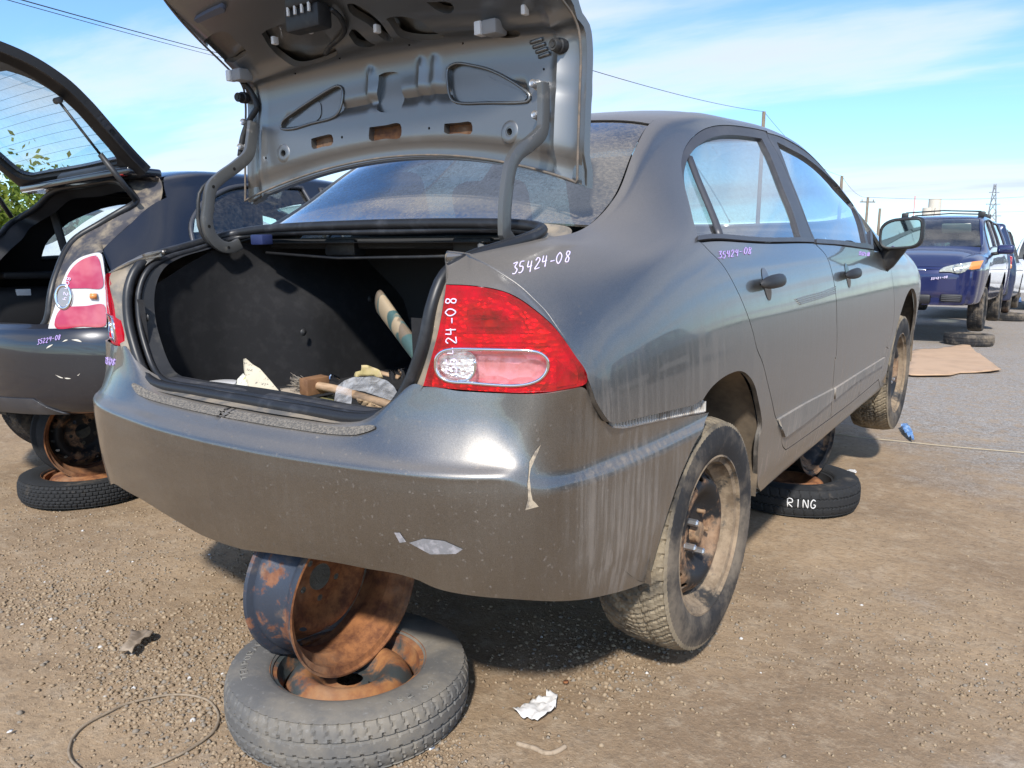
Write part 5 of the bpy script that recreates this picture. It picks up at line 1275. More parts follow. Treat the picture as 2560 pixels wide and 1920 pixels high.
# the cars across the lane, which the flank of the grey sedan mirrors
DKG = paint('dark_grey_paint', (.03, .03, .034), dust=.4, metal=.3, film=.1)
dwin = [[UV((.05, 8.6), (.95, 8.6)), UV((.95, 8.6), (.88, 11.3)), UV((.88, 11.3), (.5, 11.2), (.2, 10.6)), UV((.2, 10.6), (.05, 8.6))], [UV((1.08, 8.6), (2.05, 8.6)), UV((2.05, 8.6), (1.6, 11.4)), UV((1.6, 11.4), (1.0, 11.3)), UV((1.0, 11.3), (1.08, 8.6))]]
far_car('saloon_car', 'dark grey saloon across the lane, mirrored in the grey sedan rear door', 'car', (6.4, 1.0, 0), 0, ST, .10, DKG, 2.7, dwin, rw=(-.28, .26), ws=(1.54, 2.24), nose=3.2, tail=-.72)
far_car('estate_car', 'dark blue estate across the lane, mirrored in the grey sedan front door', 'car', (6.6, 7.4, 0), 0, WAG, .12, BLUE2, 2.67, WWIN)
# white saloon two rows to the left, seen over and through the black hatchback
SAL = [s for s in ST]
wc, WS_ = far_car('saloon_car', 'white saloon parked on the far left behind the black hatchback', 'car', (-5.4, 1.2, 0), 0, SAL, .02, WHITEP, 2.7, [[UV((.05, 8.6), (.95, 8.6)), UV((.95, 8.6), (.88, 11.3)), UV((.88, 11.3), (.5, 11.2), (.2, 10.6)), UV((.2, 10.6), (.05, 8.6))], [UV((1.08, 8.6), (2.05, 8.6)), UV((2.05, 8.6), (1.6, 11.4)), UV((1.6, 11.4), (1.0, 11.3)), UV((1.0, 11.3), (1.08, 8.6))]], rw=(-.28, .26), ws=(1.54, 2.24), nose=3.2, tail=-.72)
# ---------------------------------------------------------------- black hatchback with its tailgate up, on the left
HX = -2.20
hat = thing('hatchback', 'black hatchback on wheel stacks with its glass tailgate raised', 'car', (HX, 0, 0), (0, R(-2.2), 0))
HMI = (Matrix.Translation((HX, 0, 0)) @ Matrix.Rotation(R(-2.2), 4, 'Y')).inverted()
HFR = HMI @ CARM
NAVYB = paint('black_paint', (.008, .009, .015), dust=.22, metal=.2, film=.12, coat=1.0, dcol=(.24, .22, .20))
HTR = simple('black_trim', (.014, .014, .016), .55, bump=.05, bs=300)
HS = [(-.64, .40, .36, .80, .28, .88, .90, .008), (-.58, .60, .55, .84, .42, .96, .98, .01), (-.48, .725, .67, .90, .49, 1.04, 1.06, .012), (-.36, .782, .722, .96, .52, 1.13, 1.15, .012), (-.2, .797, .74, 1.0, .53, 1.25, 1.28, .012), (-.06, .80, .745, 1.02, .53, 1.365, 1.40, .012), (.1, .80, .745, 1.03, .535, 1.42, 1.455, .012),
      (.5, .80, .745, 1.03, .54, 1.45, 1.495, .012), (1.2, .80, .74, 1.02, .54, 1.45, 1.50, .012), (1.6, .80, .74, 1.01, .56, 1.38, 1.42, .01), (1.95, .80, .74, 1.0, .60, 1.22, 1.26, .008), (2.25, .80, .73, .97, .64, 1.04, 1.08, .008), (2.8, .78, .70, .93, .58, .96, 1.0, .012), (3.1, .68, .60, .82, .46, .84, .87, .012), (3.25, .05, .045, .74, .03, .76, .761, 0)]
HT = tubsurf(HS, HFR, n=110, m=80)
Q3 = zm(0, 560, 4.879); Q2 = zm(0, 120, 3.319); Q1 = zm(0, 0, 2.458)
hwin = [[UV((.05, 8.6), (.45, 8.6), (.84, 8.6)), UV((.84, 8.6), (.78, 11.2)), UV((.78, 11.2), (.42, 11.1), (.17, 10.2)), UV((.17, 10.2), (.07, 9.4), (.05, 8.6))], [UV((.94, 8.6), (1.88, 8.6)), UV((1.88, 8.6), (1.52, 11.3)), UV((1.52, 11.3), (.90, 11.2)), UV((.90, 11.2), (.94, 8.6))]]
seam = [(262, 640), (258, 624), (330, 556), (417, 494)]
hseg = [[pz(HT, -.34, .80)] + seam, [seam[-1]] + UV((.05, 12.1), (.12, 12.3), (.5, 12.4), (1.1, 12.4), (1.48, 12.4), (1.95, 12.2), (2.2, 11.8)), UV((2.2, 11.8), (2.6, 9.5), (3.1, 8)), UV((3.1, 8), (3.1, .9)), UV((3.1, .9), (2.86, .9)),
        [pz(HT, 2.85, .33)] + parch(HT, 2.5, .38, .35, 0, 180) + [pz(HT, 2.15, .33)], UV((2.14, .9), (.46, .9)), [pz(HT, .45, .33)] + parch(HT, .10, .38, .35, 0, 180) + [pz(HT, -.25, .33)], [pz(HT, -.25, .33), pz(HT, -.34, .80)]]
ho = trace(HT, hseg, .03); hh = [trace(HT, q, .03) for q in hwin]
for i in (0, 1):
    v, f, n = panel(HT, ho, h=.045, holes=hh, mirror=bool(i)); bs_ = ob('body_side', v, f, NAVYB, hat, normals=n)
    v, f, n = panel(HT, ho, h=.08, off=-.035, flange=0, holes=hh, mirror=bool(i)); ob('side_trim', v, [q[::-1] for q in f], HTR, hat)
    for q in hh:
        v, f, n = panel(HT, shrink(q, -.005), h=.08, off=-.010, flange=0, mirror=bool(i)); w = ob('side_window', v, f, CLEARG, hat, normals=n)
        pts = [HT.pt(a / HT.su, c / HT.sv, .001) for a, c in q]; MB().tube(mir(pts) if i else pts, .010, 6, closed=True).make('window_seal', TRIMPL, w)
both(HT, 'roof', NAVYB, hat, [UV((.02, 12.15), (.12, 12.3), (.5, 12.4), (1.1, 12.4), (1.46, 12.4)), UV((1.46, 12.4), (1.5, 15)), UV((1.5, 15), (-.02, 15)), UV((-.02, 15), (.02, 12.15))], h=.05, one=True)
both(HT, 'windscreen', FARGLASS, hat, [UV((1.48, 12.45), (1.95, 12.25), (2.2, 12.0)), UV((2.2, 12.0), (2.28, 15)), UV((2.28, 15), (1.54, 15)), UV((1.54, 15), (1.48, 12.45))], h=.08, one=True, off=-.004)
both(HT, 'bonnet', NAVYB, hat, [UV((2.24, 11.8), (2.6, 9.5), (3.1, 8)), UV((3.1, 8), (3.2, 12), (3.22, 15)), UV((3.22, 15), (2.3, 15)), UV((2.3, 15), (2.24, 11.8))], h=.06, one=True)
both(HT, 'front_bumper', NAVYB, hat, [UV((3.1, .8), (3.1, 8)), UV((3.1, 8), (3.2, 12), (3.24, 15)), UV((3.24, 15), (3.24, .8)), UV((3.24, .8), (3.1, .8))], h=.05, one=True)
PH = [(0, -.60), (.25, -.592), (.45, -.558), (.60, -.49), (.70, -.412), (.765, -.31), (.79, -.2), (.802, -.05)]
_ph = Spl(range(8), PH)
LH = Surf(lambda s, z: (_ph(s)[0], _ph(s)[1] + .10 * max(0, z - .80), z), 0, 7, 70, .70, 1.16, 20, (0, -1, 0), HFR)
lampf = Q3((590, 1305), (620, 1180), (680, 1000), (740, 790), (790, 650), (850, 530), (950, 430), (1080, 375), (1230, 355), (1255, 420), (1275, 560), (1300, 800), (1312, 1000), (1305, 1150), (1297, 1265), (1100, 1287), (930, 1302))
r_up = Q3((870, 788), (830, 735), (815, 700), (850, 600), (925, 500), (1040, 422), (1180, 390), (1212, 432), (1240, 560), (1255, 772), (1050, 785))
r_lo = Q3((850, 1008), (1050, 1000), (1272, 986), (1297, 1100), (1290, 1234), (1000, 1250), (690, 1262), (700, 1120), (750, 1045))
WFRM = lens('milky_lamp_frame', (.62, .62, .63), rough=.25); REDH = lens('crimson_lens', (.42, .01, .06), col2=(.55, .12, .16))
for i in (0, 1):
    o = trace(LH, [lampf + lampf[:1]], .012); v, f, n = panel(LH, o, h=.025, off=.004, flange=.03, mirror=bool(i)); tl_ = ob('tail_lamp', v, f, WFRM, hat, normals=n)
    for q in (r_up, r_lo):
        o = trace(LH, [q + q[:1]], .012); v, f, n = panel(LH, o, h=.02, off=.007, flange=.003, mirror=bool(i)); ob('red_lens', v, f, REDH, tl_, normals=n)
    q = [LH.pt(*LH.hit(*p), .007) for p in Q3(*[(790 + 90 * math.cos(a), 890 + 140 * math.sin(a)) for a in np.linspace(0, 2 * math.pi, 25)[:-1]])]
    q = mir(q) if i else q; MB().tube(q, .007, 8, closed=True).make('lamp_ring', CHROME, tl_)
    c = sum(q, Vector()) / 24; ob('reverse_lens', [p + Vector((0, -.002, 0)) for p in q] + [c + Vector((0, -.004, 0))], [(k, (k + 1) % 24, 24) for k in range(24)], lens('smoky_lens', (.25, .25, .27)), tl_)
    q = on(LH, Q3((1110, 880), (1190, 885)), .009); MB().tube(mir(q) if i else q, .012, 8).make('bulb', AMBL, tl_)
# bumper
hb = [(.07, .44), (.03, .455), (.006, .50), (0, .57), (0, .66), (.004, .73), (.022, .775), (.05, .800)]
_hb = Spl(range(8), hb)
def hbf(s, v):
    c = _ph(s); e = 1e-3; t = _ph(min(s + e, 7)) - _ph(max(s - e, 0)); t /= np.linalg.norm(t); o, z = _hb(v); o -= .035; c = c + np.array((-t[1], t[0])) * o; return (max(c[0], 0), c[1], z)
HB = Surf(hbf, 0, 7, 70, 0, 7, 42, (0, -1, 0), HFR)
bb = MB(); NN_ = []
o = trace(HB, [UV((0, 0), (3, 0), (6.2, 0)), UV((6.2, 0), (6.35, 3), (6.6, 7)), UV((6.6, 7), (3, 7), (0, 7)), UV((0, 7), (0, 0))], .03)
for i in (0, 1):
    v, f, n = panel(HB, o, h=.035, flange=.006, mirror=bool(i)); bb.add(v, f); NN_ += n
hbo = ob('rear_bumper', bb.v, bb.f, NAVYB, hat, normals=NN_)
st_ = trace(HB, [UV((0, 2.2), (2.3, 2.2)), UV((2.3, 2.2), (2.6, 1.6), (3.1, .7)), UV((3.1, .7), (1.5, .7), (0, .7)), UV((0, .7), (0, 2.2))], .03)
bb = MB()
for i in (0, 1):
    v, f, n = panel(HB, st_, h=.05, off=.006, flange=.006, mirror=bool(i)); bb.add(v, f)
bb.make('bumper_insert', TRIMPL, hbo)
SCR = simple('pale_scratch', (.62, .58, .50), .8)
for q in (Q3((565, 1520), (590, 1490), (650, 1468), (610, 1500)), Q3((870, 1412), (950, 1408), (1000, 1440), (930, 1428)), zm(0, 900, 3.318)((460, 122), (500, 138), (530, 150), (500, 147)), zm(0, 900, 3.318)((535, 148), (560, 147), (590, 154), (550, 156)), zm(0, 900, 3.318)((640, 128), (655, 120), (668, 104), (650, 130)), Q3((760, 1440), (800, 1412), (832, 1415), (790, 1432))):
    o = trace(HB, [q + q[:1]], .006); v, f, n = panel(HB, o, h=.01, off=.0012, flange=0); ob('scratch', v, f, SCR, hbo, normals=n)
# opening: gutter ring and seal
W2H = lambda y, u, v: tuple(HMI @ wat(1, y, u, v))
hs_r = [(0, -.53, .765), (.25, -.525, .765), W2H(-.50, 92, 832), W2H(-.475, 118, 800), W2H(-.455, 127, 740), W2H(-.42, 140, 690), W2H(-.32, 181, 605), W2H(-.22, 250, 560), W2H(-.16, 300, 530), W2H(-.10, 338, 508), W2H(-.055, 330, 484), (.30, -.035, 1.405), (0, -.03, 1.415)]
ho_r = [(0, -.575, .80), (.25, -.567, .80), tuple(LH.pt(*LH.hit(*lampf[0]))), tuple(LH.pt(*LH.hit(*lampf[1]))), tuple(LH.pt(*LH.hit(*lampf[3]))), tuple(LH.pt(*LH.hit(*lampf[5]))), tuple(LH.pt(*LH.hit(*lampf[8]))), tuple(HT.pt(*HT.hit(258, 622))), tuple(HT.pt(*HT.hit(330, 556))), tuple(HT.pt(*HT.hit(400, 506))), tuple(HT.pt(.03, 12.15)), tuple(HT.pt(0, 13.5)), tuple(HT.pt(-.02, 15))]
O2h, S2h = crom(ho_r, 5), crom(hs_r, 5)
b = MB().grid([[Vector(a).lerp(Vector(c), t) + Vector((0, d, -d * .4)) for a, c in zip(O2h, S2h)] for t, d in ((0, 0), (.15, .012), (.6, .014), (1, 0))])
mobs('opening_gutter', simple('dusty_navy_gutter', (.05, .05, .062), .6, col2=(.24, .20, .15), lo=.42, hi=.66, vs=12), (hat, hat), b.v, b.f)
fl = [Vector(p) for p in S2h] + mir(S2h[::-1])[1:-1]; fl = resample([tuple(p) for p in fl] + [tuple(fl[0])], .03)[:-1]
MB().tube(fl, .015, 8, closed=True).make('opening_seal', SEALR, hat)
cg = Vector((0, -.1, 1.05)); MB().grid([fl, [Vector(p) + (cg - Vector(p)).normalized() * .05 + Vector((0, .07, 0)) for p in fl]], True).make('opening_trim', HTR, hat)
# load space
rbox('load_floor', (0, .0, .70), (1.10, .78, .04), HTR, hat, .01); rbox('rear_seat', (0, .42, .92), (1.26, .16, .56), INTER, hat, .05, Matrix.Rotation(R(12), 3, 'X'))
for sx in (.33, -.33): rbox('headrest', (sx, .46, 1.26), (.26, .1, .15), INTER, hat, .04)
for sx in (1, -1):
    rbox('load_side_trim', (sx * .60, .02, .83), (.18, .62, .24), HTR, hat, .06); rbox('shelf_ledge', (sx * .58, .06, 1.005), (.20, .56, .035), HTR, hat, .012)
    MB().tube([(sx * .52, .06, 1.34), (sx * .56, .12, 1.14), (sx * .57, .18, .98)], .022, 6, flat=(1, .15)).make('seat_belt', INTGREY, hat)
    s_ = rbox('front_seat', (sx * .34, 1.2, .92), (.48, .18, .70), INTER, hat, .06, Matrix.Rotation(R(14), 3, 'X')); rbox('headrest', (sx * .34, 1.10, 1.34), (.26, .1, .16), INTER, s_, .04)
rbox('interior_lamp', (-.52, -.12, .92), (.012, .07, .035), WHITEPL, hat, .003)
rbox('floor_pan', (0, 1.4, .42), (1.1, 2.8, .10), UNDER, hat, .02)
for y in (.10, 2.5):
    for s2 in (1, -1): far_wheel(hat, (s2 * .69, y, .36), s2 < 0, .30, .19, TYREB)
    for s2 in (1, -1):
        b = MB(); rows = []
        for i in range(17):
            an = R(-10 + 200 * i / 16); rows.append([(s2 * x, y + .37 * math.cos(an), .38 + .37 * math.sin(an)) for x in (.775, .65, .50)])
        b.grid(rows).make('wheel_liner', UNDER, hat)
# tailgate
HGP = [(-.05, 1.395), (-.135, 1.47), (-.225, 1.56), (-.31, 1.645), (-.40, 1.712), (-.53, 1.768), (-.70, 1.795), (-.88, 1.78), (-1.0, 1.74)]
_hg = Spl(range(9), HGP)
TG = Surf(lambda x, v: (x, _hg(v)[0] + .05 * (1 - (x / .55) ** 2), _hg(v)[1] + .03 * (1 - (x / .55) ** 2)), -.62, .62, 40, 0, 8, 48, (0, -1, -1), HFR)
edge = [('uv', .535, .1), ('uv', .55, 1.5), ('uv', .56, 3), ('uv', .57, 4.2), ('uv', .565, 5.5), ('uv', .54, 7.0), ('uv', .45, 7.8)]
tgo = trace(TG, [UV((-.535, .1), (0, .05), (.535, .1)), edge, UV((.45, 7.8), (0, 7.9), (-.45, 7.8)), [('uv', -p[1], p[2]) for p in edge[::-1]]], .025)
tgh = trace(TG, [UV((-.40, .75), (0, .62), (.40, .75)), UV((.40, .75), (.455, 1.0), (.48, 2.0), (.485, 3.2), (.45, 4.4), (.38, 4.9)), UV((.38, 4.9), (0, 5.1), (-.38, 4.9)), UV((-.38, 4.9), (-.45, 4.4), (-.485, 3.2), (-.48, 2.0), (-.455, 1.0), (-.40, .75))], .025)
v, f, n = panel(TG, tgo, h=.03, flange=.035, holes=[tgh], bulge=lambda x, v: -.02 if abs(x) > .52 else 0); tgt = ob('tailgate', v, f, HTR, hat); smooth_by_angle(tgt, 40)
v, f, n = panel(TG, tgo, h=.05, off=-.045, flange=-.02, holes=[shrink(tgh, .012)]); ob('tailgate_skin', v, [q[::-1] for q in f], BLUEGREY if 0 else NAVYB, tgt)
v, f, n = panel(TG, shrink(tgh, -.01), h=.06, off=-.03, flange=0); tgg = ob('tailgate_glass', v, f, CLEARG, tgt, normals=n)
for k in range(11):
    vv_ = 1.15 + .34 * k; MB().tube([TG.pt(x, vv_, -.028) for x in np.linspace(-.45, .45, 20)], .0006, 4).make('heater_line', simple('heater_line_brown', (.10, .09, .09), .6) if k == 0 else bpy.data.materials['heater_line_brown'], tgg)
rbox('tailgate_trim', TG.pt(.12, .42, .012), (.56, .07, .045), TRIMPL, tgt, .014, Matrix.Rotation(R(-45), 3, 'X'))
p = TG.pt(-.05, 5.6, .03); rbox('tailgate_latch', p, (.30, .12, .08), HTR, tgt, .03); rbox('wiper_motor', p + Vector((-.12, .03, .03)), (.16, .09, .08), simple('cast_grey', (.22, .21, .20), .6, .3), tgt, .02)
for s2 in (1, -1):
    a = TG.pt(s2 * .50, 3.55, .02); c = Vector((s2 * .575, -.115, 1.295)); md = a.lerp(c, .52)
    sr = MB().tube([a, md], .0055, 8).make('strut_rod', BLACKPL, tgt); MB().tube([md, c], .0115, 10).make('strut_body', BLACKPL, tgt); MB().tube([a + Vector((-.02, 0, 0)), a + Vector((.015, 0, 0))], .013, 8).make('strut_joint', INTGREY, tgt)
rbox('tailgate_spoiler', (0, -.02, 1.43), (1.0, .16, .035), NAVYB, tgt, .012)
p = TG.pt(.44, .45, .02); rbox('brake_lamp', p, (.04, .03, .025), REDL, tgt, .006)
# ---------------------------------------------------------------- ground
from mathutils import noise as mno
def gh(x, y):
    d = math.hypot(x - .6, y + .3); k = 1 / (1 + (d / 9) ** 2)
    h = .012 * mno.noise((x * .9, y * .9, 3.1)) + .010 * mno.noise((x * 2.7, y * 2.7, 1.0)) + .005 * mno.noise((x * 8, y * 8, 7.)) 
    return (h - .004) * k
def axis(c0, c1, step, far):
    a = list(np.arange(c0, c1, step)); s = step; x = c1; up = []
    while x < far: up.append(x); s *= 1.35; x += s
    s = step; x = c0 - step; dn = []
    while x > -far: dn.append(x); s *= 1.35; x -= s
    return np.array(dn[::-1] + a + up + [far])
gx, gy = axis(-3.6, 3.2, .03, 4000.), axis(-2.2, 6.0, .03, 4000.)
G = np.zeros((len(gx), len(gy), 3)); G[:, :, 0] = gx[:, None]; G[:, :, 1] = gy[None, :]
near_i = np.where((gx > -30) & (gx < 30))[0]; near_j = np.where((gy > -30) & (gy < 45))[0]
for i in near_i:
    for j in near_j: G[i, j, 2] = gh(gx[i], gy[j])
nv_ = G.shape[0] * G.shape[1]; me = bpy.data.meshes.new('ground'); I, J = np.meshgrid(np.arange(len(gx) - 1), np.arange(len(gy) - 1), indexing='ij')
w_ = len(gy); a_ = (I * w_ + J).ravel(); Fq = np.stack([a_, a_ + w_, a_ + w_ + 1, a_ + 1], 1)
def fast_mesh(me, V, Fx):
    n, k = Fx.shape
    me.vertices.add(len(V)); me.vertices.foreach_set('co', np.ascontiguousarray(V, dtype=np.float32).ravel())
    me.loops.add(n * k); me.loops.foreach_set('vertex_index', np.ascontiguousarray(Fx, dtype=np.int32).ravel())
    me.polygons.add(n); me.polygons.foreach_set('loop_start', np.arange(0, n * k, k, dtype=np.int32)); me.polygons.foreach_set('loop_total', np.full(n, k, np.int32))
    me.update(calc_edges=True)
fast_mesh(me, G.reshape(-1, 3), Fq); me.polygons.foreach_set('use_smooth', np.ones(len(Fq), bool))
M = NM('dirt_and_gravel'); v = M.co(); X, Y, Z_ = M.sep(v)
fine = M.noise(v, 95, 6, .7); mid = M.noise(v, 13, 7, .62); big = M.noise(v, 1.3, 5, .55); gr = M.noise(v, 42, 6, .72)
dirt = M.mixc(M.rng(big, .35, .68), (.385, .276, .174), (.265, .186, .118))
dirt = M.mixc(M.rng(mid, .45, .75, 0, .75), dirt, (.43, .335, .235))
dirt = M.mixc(M.rng(fine, .52, .74, 0, .65), dirt, (.47, .385, .285))
dirt = M.mixc(M.rng(gr, .55, .30, 0, .55), dirt, (.17, .125, .085))
grav = M.mixc(M.rng(fine, .3, .7), (.165, .15, .135), (.48, .45, .415)); grav = M.mixc(M.rng(gr, .5, .3, 0, .8), grav, (.085, .075, .066))
# gravel lies in the lane to the right and beyond; edge broken up by noise
lane = M.mth('ADD', M.mth('MULTIPLY', X, .42), M.mth('ADD', M.mth('MULTIPLY', Y, .36), M.mth('MULTIPLY', big, 1.6)))
mk = M.rng(lane, 2.05, 2.75); far = M.rng(Y, 4.6, 6.2)
mk = M.mth('MAXIMUM', M.mth('MULTIPLY', mk, M.rng(Y, 1.6, 2.6)), M.mth('MULTIPLY', far, .55)); pat = M.rng(M.noise(v, .9, 4, .6), .56, .66, 0, .65)
mk = M.mth('MULTIPLY', M.mth('MINIMUM', M.mth('ADD', mk, M.mth('MULTIPLY', pat, .45)), 1.0), M.rng(mid, .32, .58, .30, .92))
M.set(Base_Color=M.mixc(mk, dirt, grav), Roughness=.95, Specular_IOR_Level=.15)
h_ = M.mth('ADD', M.mth('MULTIPLY', fine, .45), M.mth('ADD', M.mth('MULTIPLY', gr, .9), M.mth('MULTIPLY', mid, .8))); M.bump(h_, .62, .012)
me.materials.append(M.m); go = bpy.data.objects.new('ground', me); COL.objects.link(go); go['kind'] = 'structure'
# loose gravel, nobody could count it
def pebbles(name, n, sampler, smin, smax, mat, flat=.6):
    base = np.array([(1, 0, 0), (-1, 0, 0), (0, 1, 0), (0, -1, 0), (0, 0, 1), (0, 0, -1), (.6, .6, .5), (-.6, .6, -.3), (.6, -.6, -.2), (-.6, -.6, .55)], float)
    fc = np.array([(4, 6, 2), (4, 0, 6), (6, 0, 2), (4, 2, 1), (4, 1, 9), (4, 9, 3), (4, 3, 0), (9, 1, 3), (0, 8, 5), (0, 3, 8), (8, 3, 5), (2, 7, 1), (2, 5, 7), (7, 5, 1), (0, 5, 2), (1, 5, 3)])
    P = sampler(n); n = len(P); rs = np.random.RandomState(5)
    s = smin + (smax - smin) * rs.rand(n) ** 3.2; V = base[None] * (.62 + .55 * rs.rand(n, 10, 1)); V[:, :, 2] *= flat
    a = rs.rand(n) * 6.283; c, s_ = np.cos(a)[:, None], np.sin(a)[:, None]; vx = V[:, :, 0] * c - V[:, :, 1] * s_; vy = V[:, :, 0] * s_ + V[:, :, 1] * c
    V[:, :, 0], V[:, :, 1] = vx, vy; V *= s[:, None, None]
    z = np.array([gh(x, y) for x, y in P]); V[:, :, 0] += P[:, 0:1]; V[:, :, 1] += P[:, 1:2]; V[:, :, 2] += (z + s * .12)[:, None]
    F_ = (fc[None] + (np.arange(n) * 10)[:, None, None]).reshape(-1, 3); me = bpy.data.meshes.new(name); fast_mesh(me, V.reshape(-1, 3), F_); me.materials.append(mat)
    o = bpy.data.objects.new(name, me); COL.objects.link(o); o['kind'] = 'stuff'; return o
def view_sampler(y0, y1, xr, pw=1.8, clump=.35):
    def f(n):
        rs = np.random.RandomState(11); out = []
        wpos = WCO
        while len(out) < n:
            u = rs.rand() * 2700 - 70; v = y0 + (y1 - y0) * rs.rand() ** (1 / pw); d = wray(u, v)
            if d.z >= -.02: continue
            p = wpos + d * (-wpos.z / d.z)
            c = mno.noise((p.x * 1.1 + 5, p.y * 1.1, 0)) + .5 * mno.noise((p.x * 3.3, p.y * 3.3, 4))
            if rs.rand() < max(.025, (.30 + clump * 3.0 * c) * (1.0 if u < 1150 else .38)): out.append((p.x, p.y))
        return np.array(out)
    return f
Mp = NM('pebble_stone'); gi = Mp.new('ShaderNodeNewGeometry'); rnd = gi.outputs['Random Per Island']
pc = Mp.mixc(Mp.rng(rnd, 0, 1, 0, 1, False), (.25, .183, .120), (.40, .312, .215)); pc = Mp.mixc(Mp.rng(rnd, .80, .83), pc, (.25, .215, .175)); pc = Mp.mixc(Mp.rng(rnd, .994, .996), pc, (.6, .58, .55)); Mp.set(Base_Color=pc, Roughness=1.0, Specular_IOR_Level=.04)
pebbles('gravel', 24000, view_sampler(760, 1990, 0), .0012, .0080, Mp.m)
# crumbled clods around the wire loop and the old rut
def clods(n):
    rs = np.random.RandomState(3); out = []
    for _ in range(n):
        u, v = random.choice(((330, 1640), (210, 1520), (420, 1760), (520, 1700), (90, 1480), (620, 1560), (1500, 1660))); p = gnd(u + rs.randn() * 120, v + rs.randn() * 60); out.append((p.x, p.y))
    return np.array(out)
pebbles('clod_drift', 9000, clods, .002, .010, Mp.m, .7)

# ---------------------------------------------------------------- litter on the ground
def sheet(name, label, cat, px, mat, thick=.004, wave=.01, z0=.006, h=.06, seed=0, fold=None):
    P = [gnd(u, v) for u, v in px]; c = sum(P, Vector()) / len(P)
    poly = [(p.x - c.x, p.y - c.y) for p in P]; poly = resample(poly + [poly[0]], h)[:-1]
    lo_ = np.min(poly, 0); hi_ = np.max(poly, 0); X_, Y_ = np.meshgrid(np.arange(lo_[0], hi_[0], h), np.arange(lo_[1], hi_[1], h)); X_, Y_ = X_.ravel(), Y_.ravel(); k = inpoly(X_, Y_, poly)
    co = [Vector(p) for p in poly] + [Vector(p) for p in zip(X_[k], Y_[k])]
    vc, _, fc, _, _, _ = delaunay_2d_cdt(co, [(i, (i + 1) % len(poly)) for i in range(len(poly))], [], 0, 1e-6)
    fc = [f for f in fc if inpoly(np.array([sum(vc[i][0] for i in f) / 3]), np.array([sum(vc[i][1] for i in f) / 3]), poly)[0]]
    V = []
    for p in vc:
        z = gh(c.x + p[0], c.y + p[1]) + z0 + wave * (1 + mno.noise((p[0] / (6 * h) + seed, p[1] / (6 * h), seed))) + (fold(p[0], p[1]) if fold else 0); V.append((p[0], p[1], z))
    o = ob(name, V, fc, mat); o.location = (c.x, c.y, 0); tag(o, label, cat)
    m_ = o.modifiers.new('thickness', 'SOLIDIFY'); m_.thickness = thick; m_.offset = 1
    return o
CARD = simple('cardboard', (.52, .345, .215), .85, col2=(.44, .29, .18), vs=3, lo=.4, hi=.7, bump=.08, bs=120)
sheet('cardboard_sheet', 'flat torn sheet of tan cardboard on the ground before the navy estate car', 'cardboard', E1((560, 1490), (600, 1340), (625, 1318), (760, 1315), (1000, 1278), (1040, 1330), (1100, 1375), (1140, 1400), (1225, 1462), (1150, 1478), (940, 1480), (860, 1500), (620, 1503)), CARD, .006, .012, h=.09)
WHPAPER = simple('white_tissue', (.72, .70, .68), .8, bump=.4, bs=60)
cr = lambda a, f_: (lambda x, y: a * abs(mno.noise((x * f_, y * f_, 2.2))) + .6 * a * abs(mno.noise((x * f_ * 2.3, y * f_ * 2.3, 9))))
sheet('crumpled_plastic_scrap', 'crumpled white plastic scrap lying on the dirt at front centre', 'litter', zm(1000, 1350, 2.458)((690, 1070), (770, 1030), (815, 1000), (900, 985), (895, 962), (970, 965), (955, 1060), (885, 1115), (860, 1125), (815, 1130), (780, 1100), (765, 1120)), WHPAPER, .001, .004, h=.008, fold=cr(.017, 30))
BRSH = simple('dusty_brown_plastic', (.22, .17, .125), .8, col2=(.33, .26, .19), vs=18)
sheet('broken_plastic_piece', 'dusty brown broken plastic piece on the dirt at far left', 'litter', zm(0, 1300, 2.676)((800, 895), (850, 870), (880, 800), (870, 775), (930, 768), (1000, 755), (1035, 790), (1010, 820), (960, 830), (940, 850), (890, 920)), BRSH, .004, .006, h=.012, fold=cr(.03, 14))
sheet('label_scrap', 'small white label scrap on the dirt behind the RING tyre', 'litter', zm(1850, 1050, 5.53)((1455, 730), (1510, 695), (1560, 700), (1615, 745), (1600, 765), (1540, 745), (1500, 725)), WHPAPER, .001, .004, h=.01, fold=cr(.01, 20))
BLUF = simple('blue_film', (.10, .22, .46), .4, col2=(.30, .42, .60), vs=40)
sheet('blue_plastic_film', 'crumpled blue plastic film on the gravel beside the front wheel', 'litter', A6((1622, 415), (1650, 408), (1676, 450), (1688, 492), (1668, 480), (1640, 455)), BLUF, .001, .01, h=.012, fold=cr(.04, 20))
sheet('blue_plastic_film', 'scrap of blue film lying beyond the navy estate car', 'litter', E1((1320, 960), (1360, 955), (1365, 990), (1330, 992)), BLUF, .001, .01, h=.05, fold=cr(.05, 6))
def cord(name, label, cat, px, r, mat, z=.004, closed=False):
    P = [gnd(u, v) for u, v in px]; P = crom([(p.x, p.y, gh(p.x, p.y) + z + (0 if len(q_) < 3 else q_[2])) for p, q_ in zip(P, px if len(px[0]) > 2 else [(0,)] * len(px))], 8, closed)
    c = Vector(P[0]); o = MB().tube([Vector(p) - c for p in P], r, 8, closed=closed).make(name, mat); o.location = c; return tag(o, label, cat)
WIRE = simple('tan_cable', (.30, .235, .165), .8, col2=(.22, .17, .12), vs=40)
V6 = zm(0, 1300, 2.676)
cord('cable_loop', 'thin tan cable lying in a loop at the lower left', 'cable', V6((540, 1670), (475, 1600), (460, 1530), (490, 1450), (560, 1380), (700, 1300), (850, 1225), (1000, 1185), (1150, 1160), (1300, 1175), (1400, 1215), (1455, 1280), (1462, 1340), (1430, 1420), (1330, 1510), (1200, 1590), (1050, 1650), (900, 1690)), .0032, WIRE, .005)
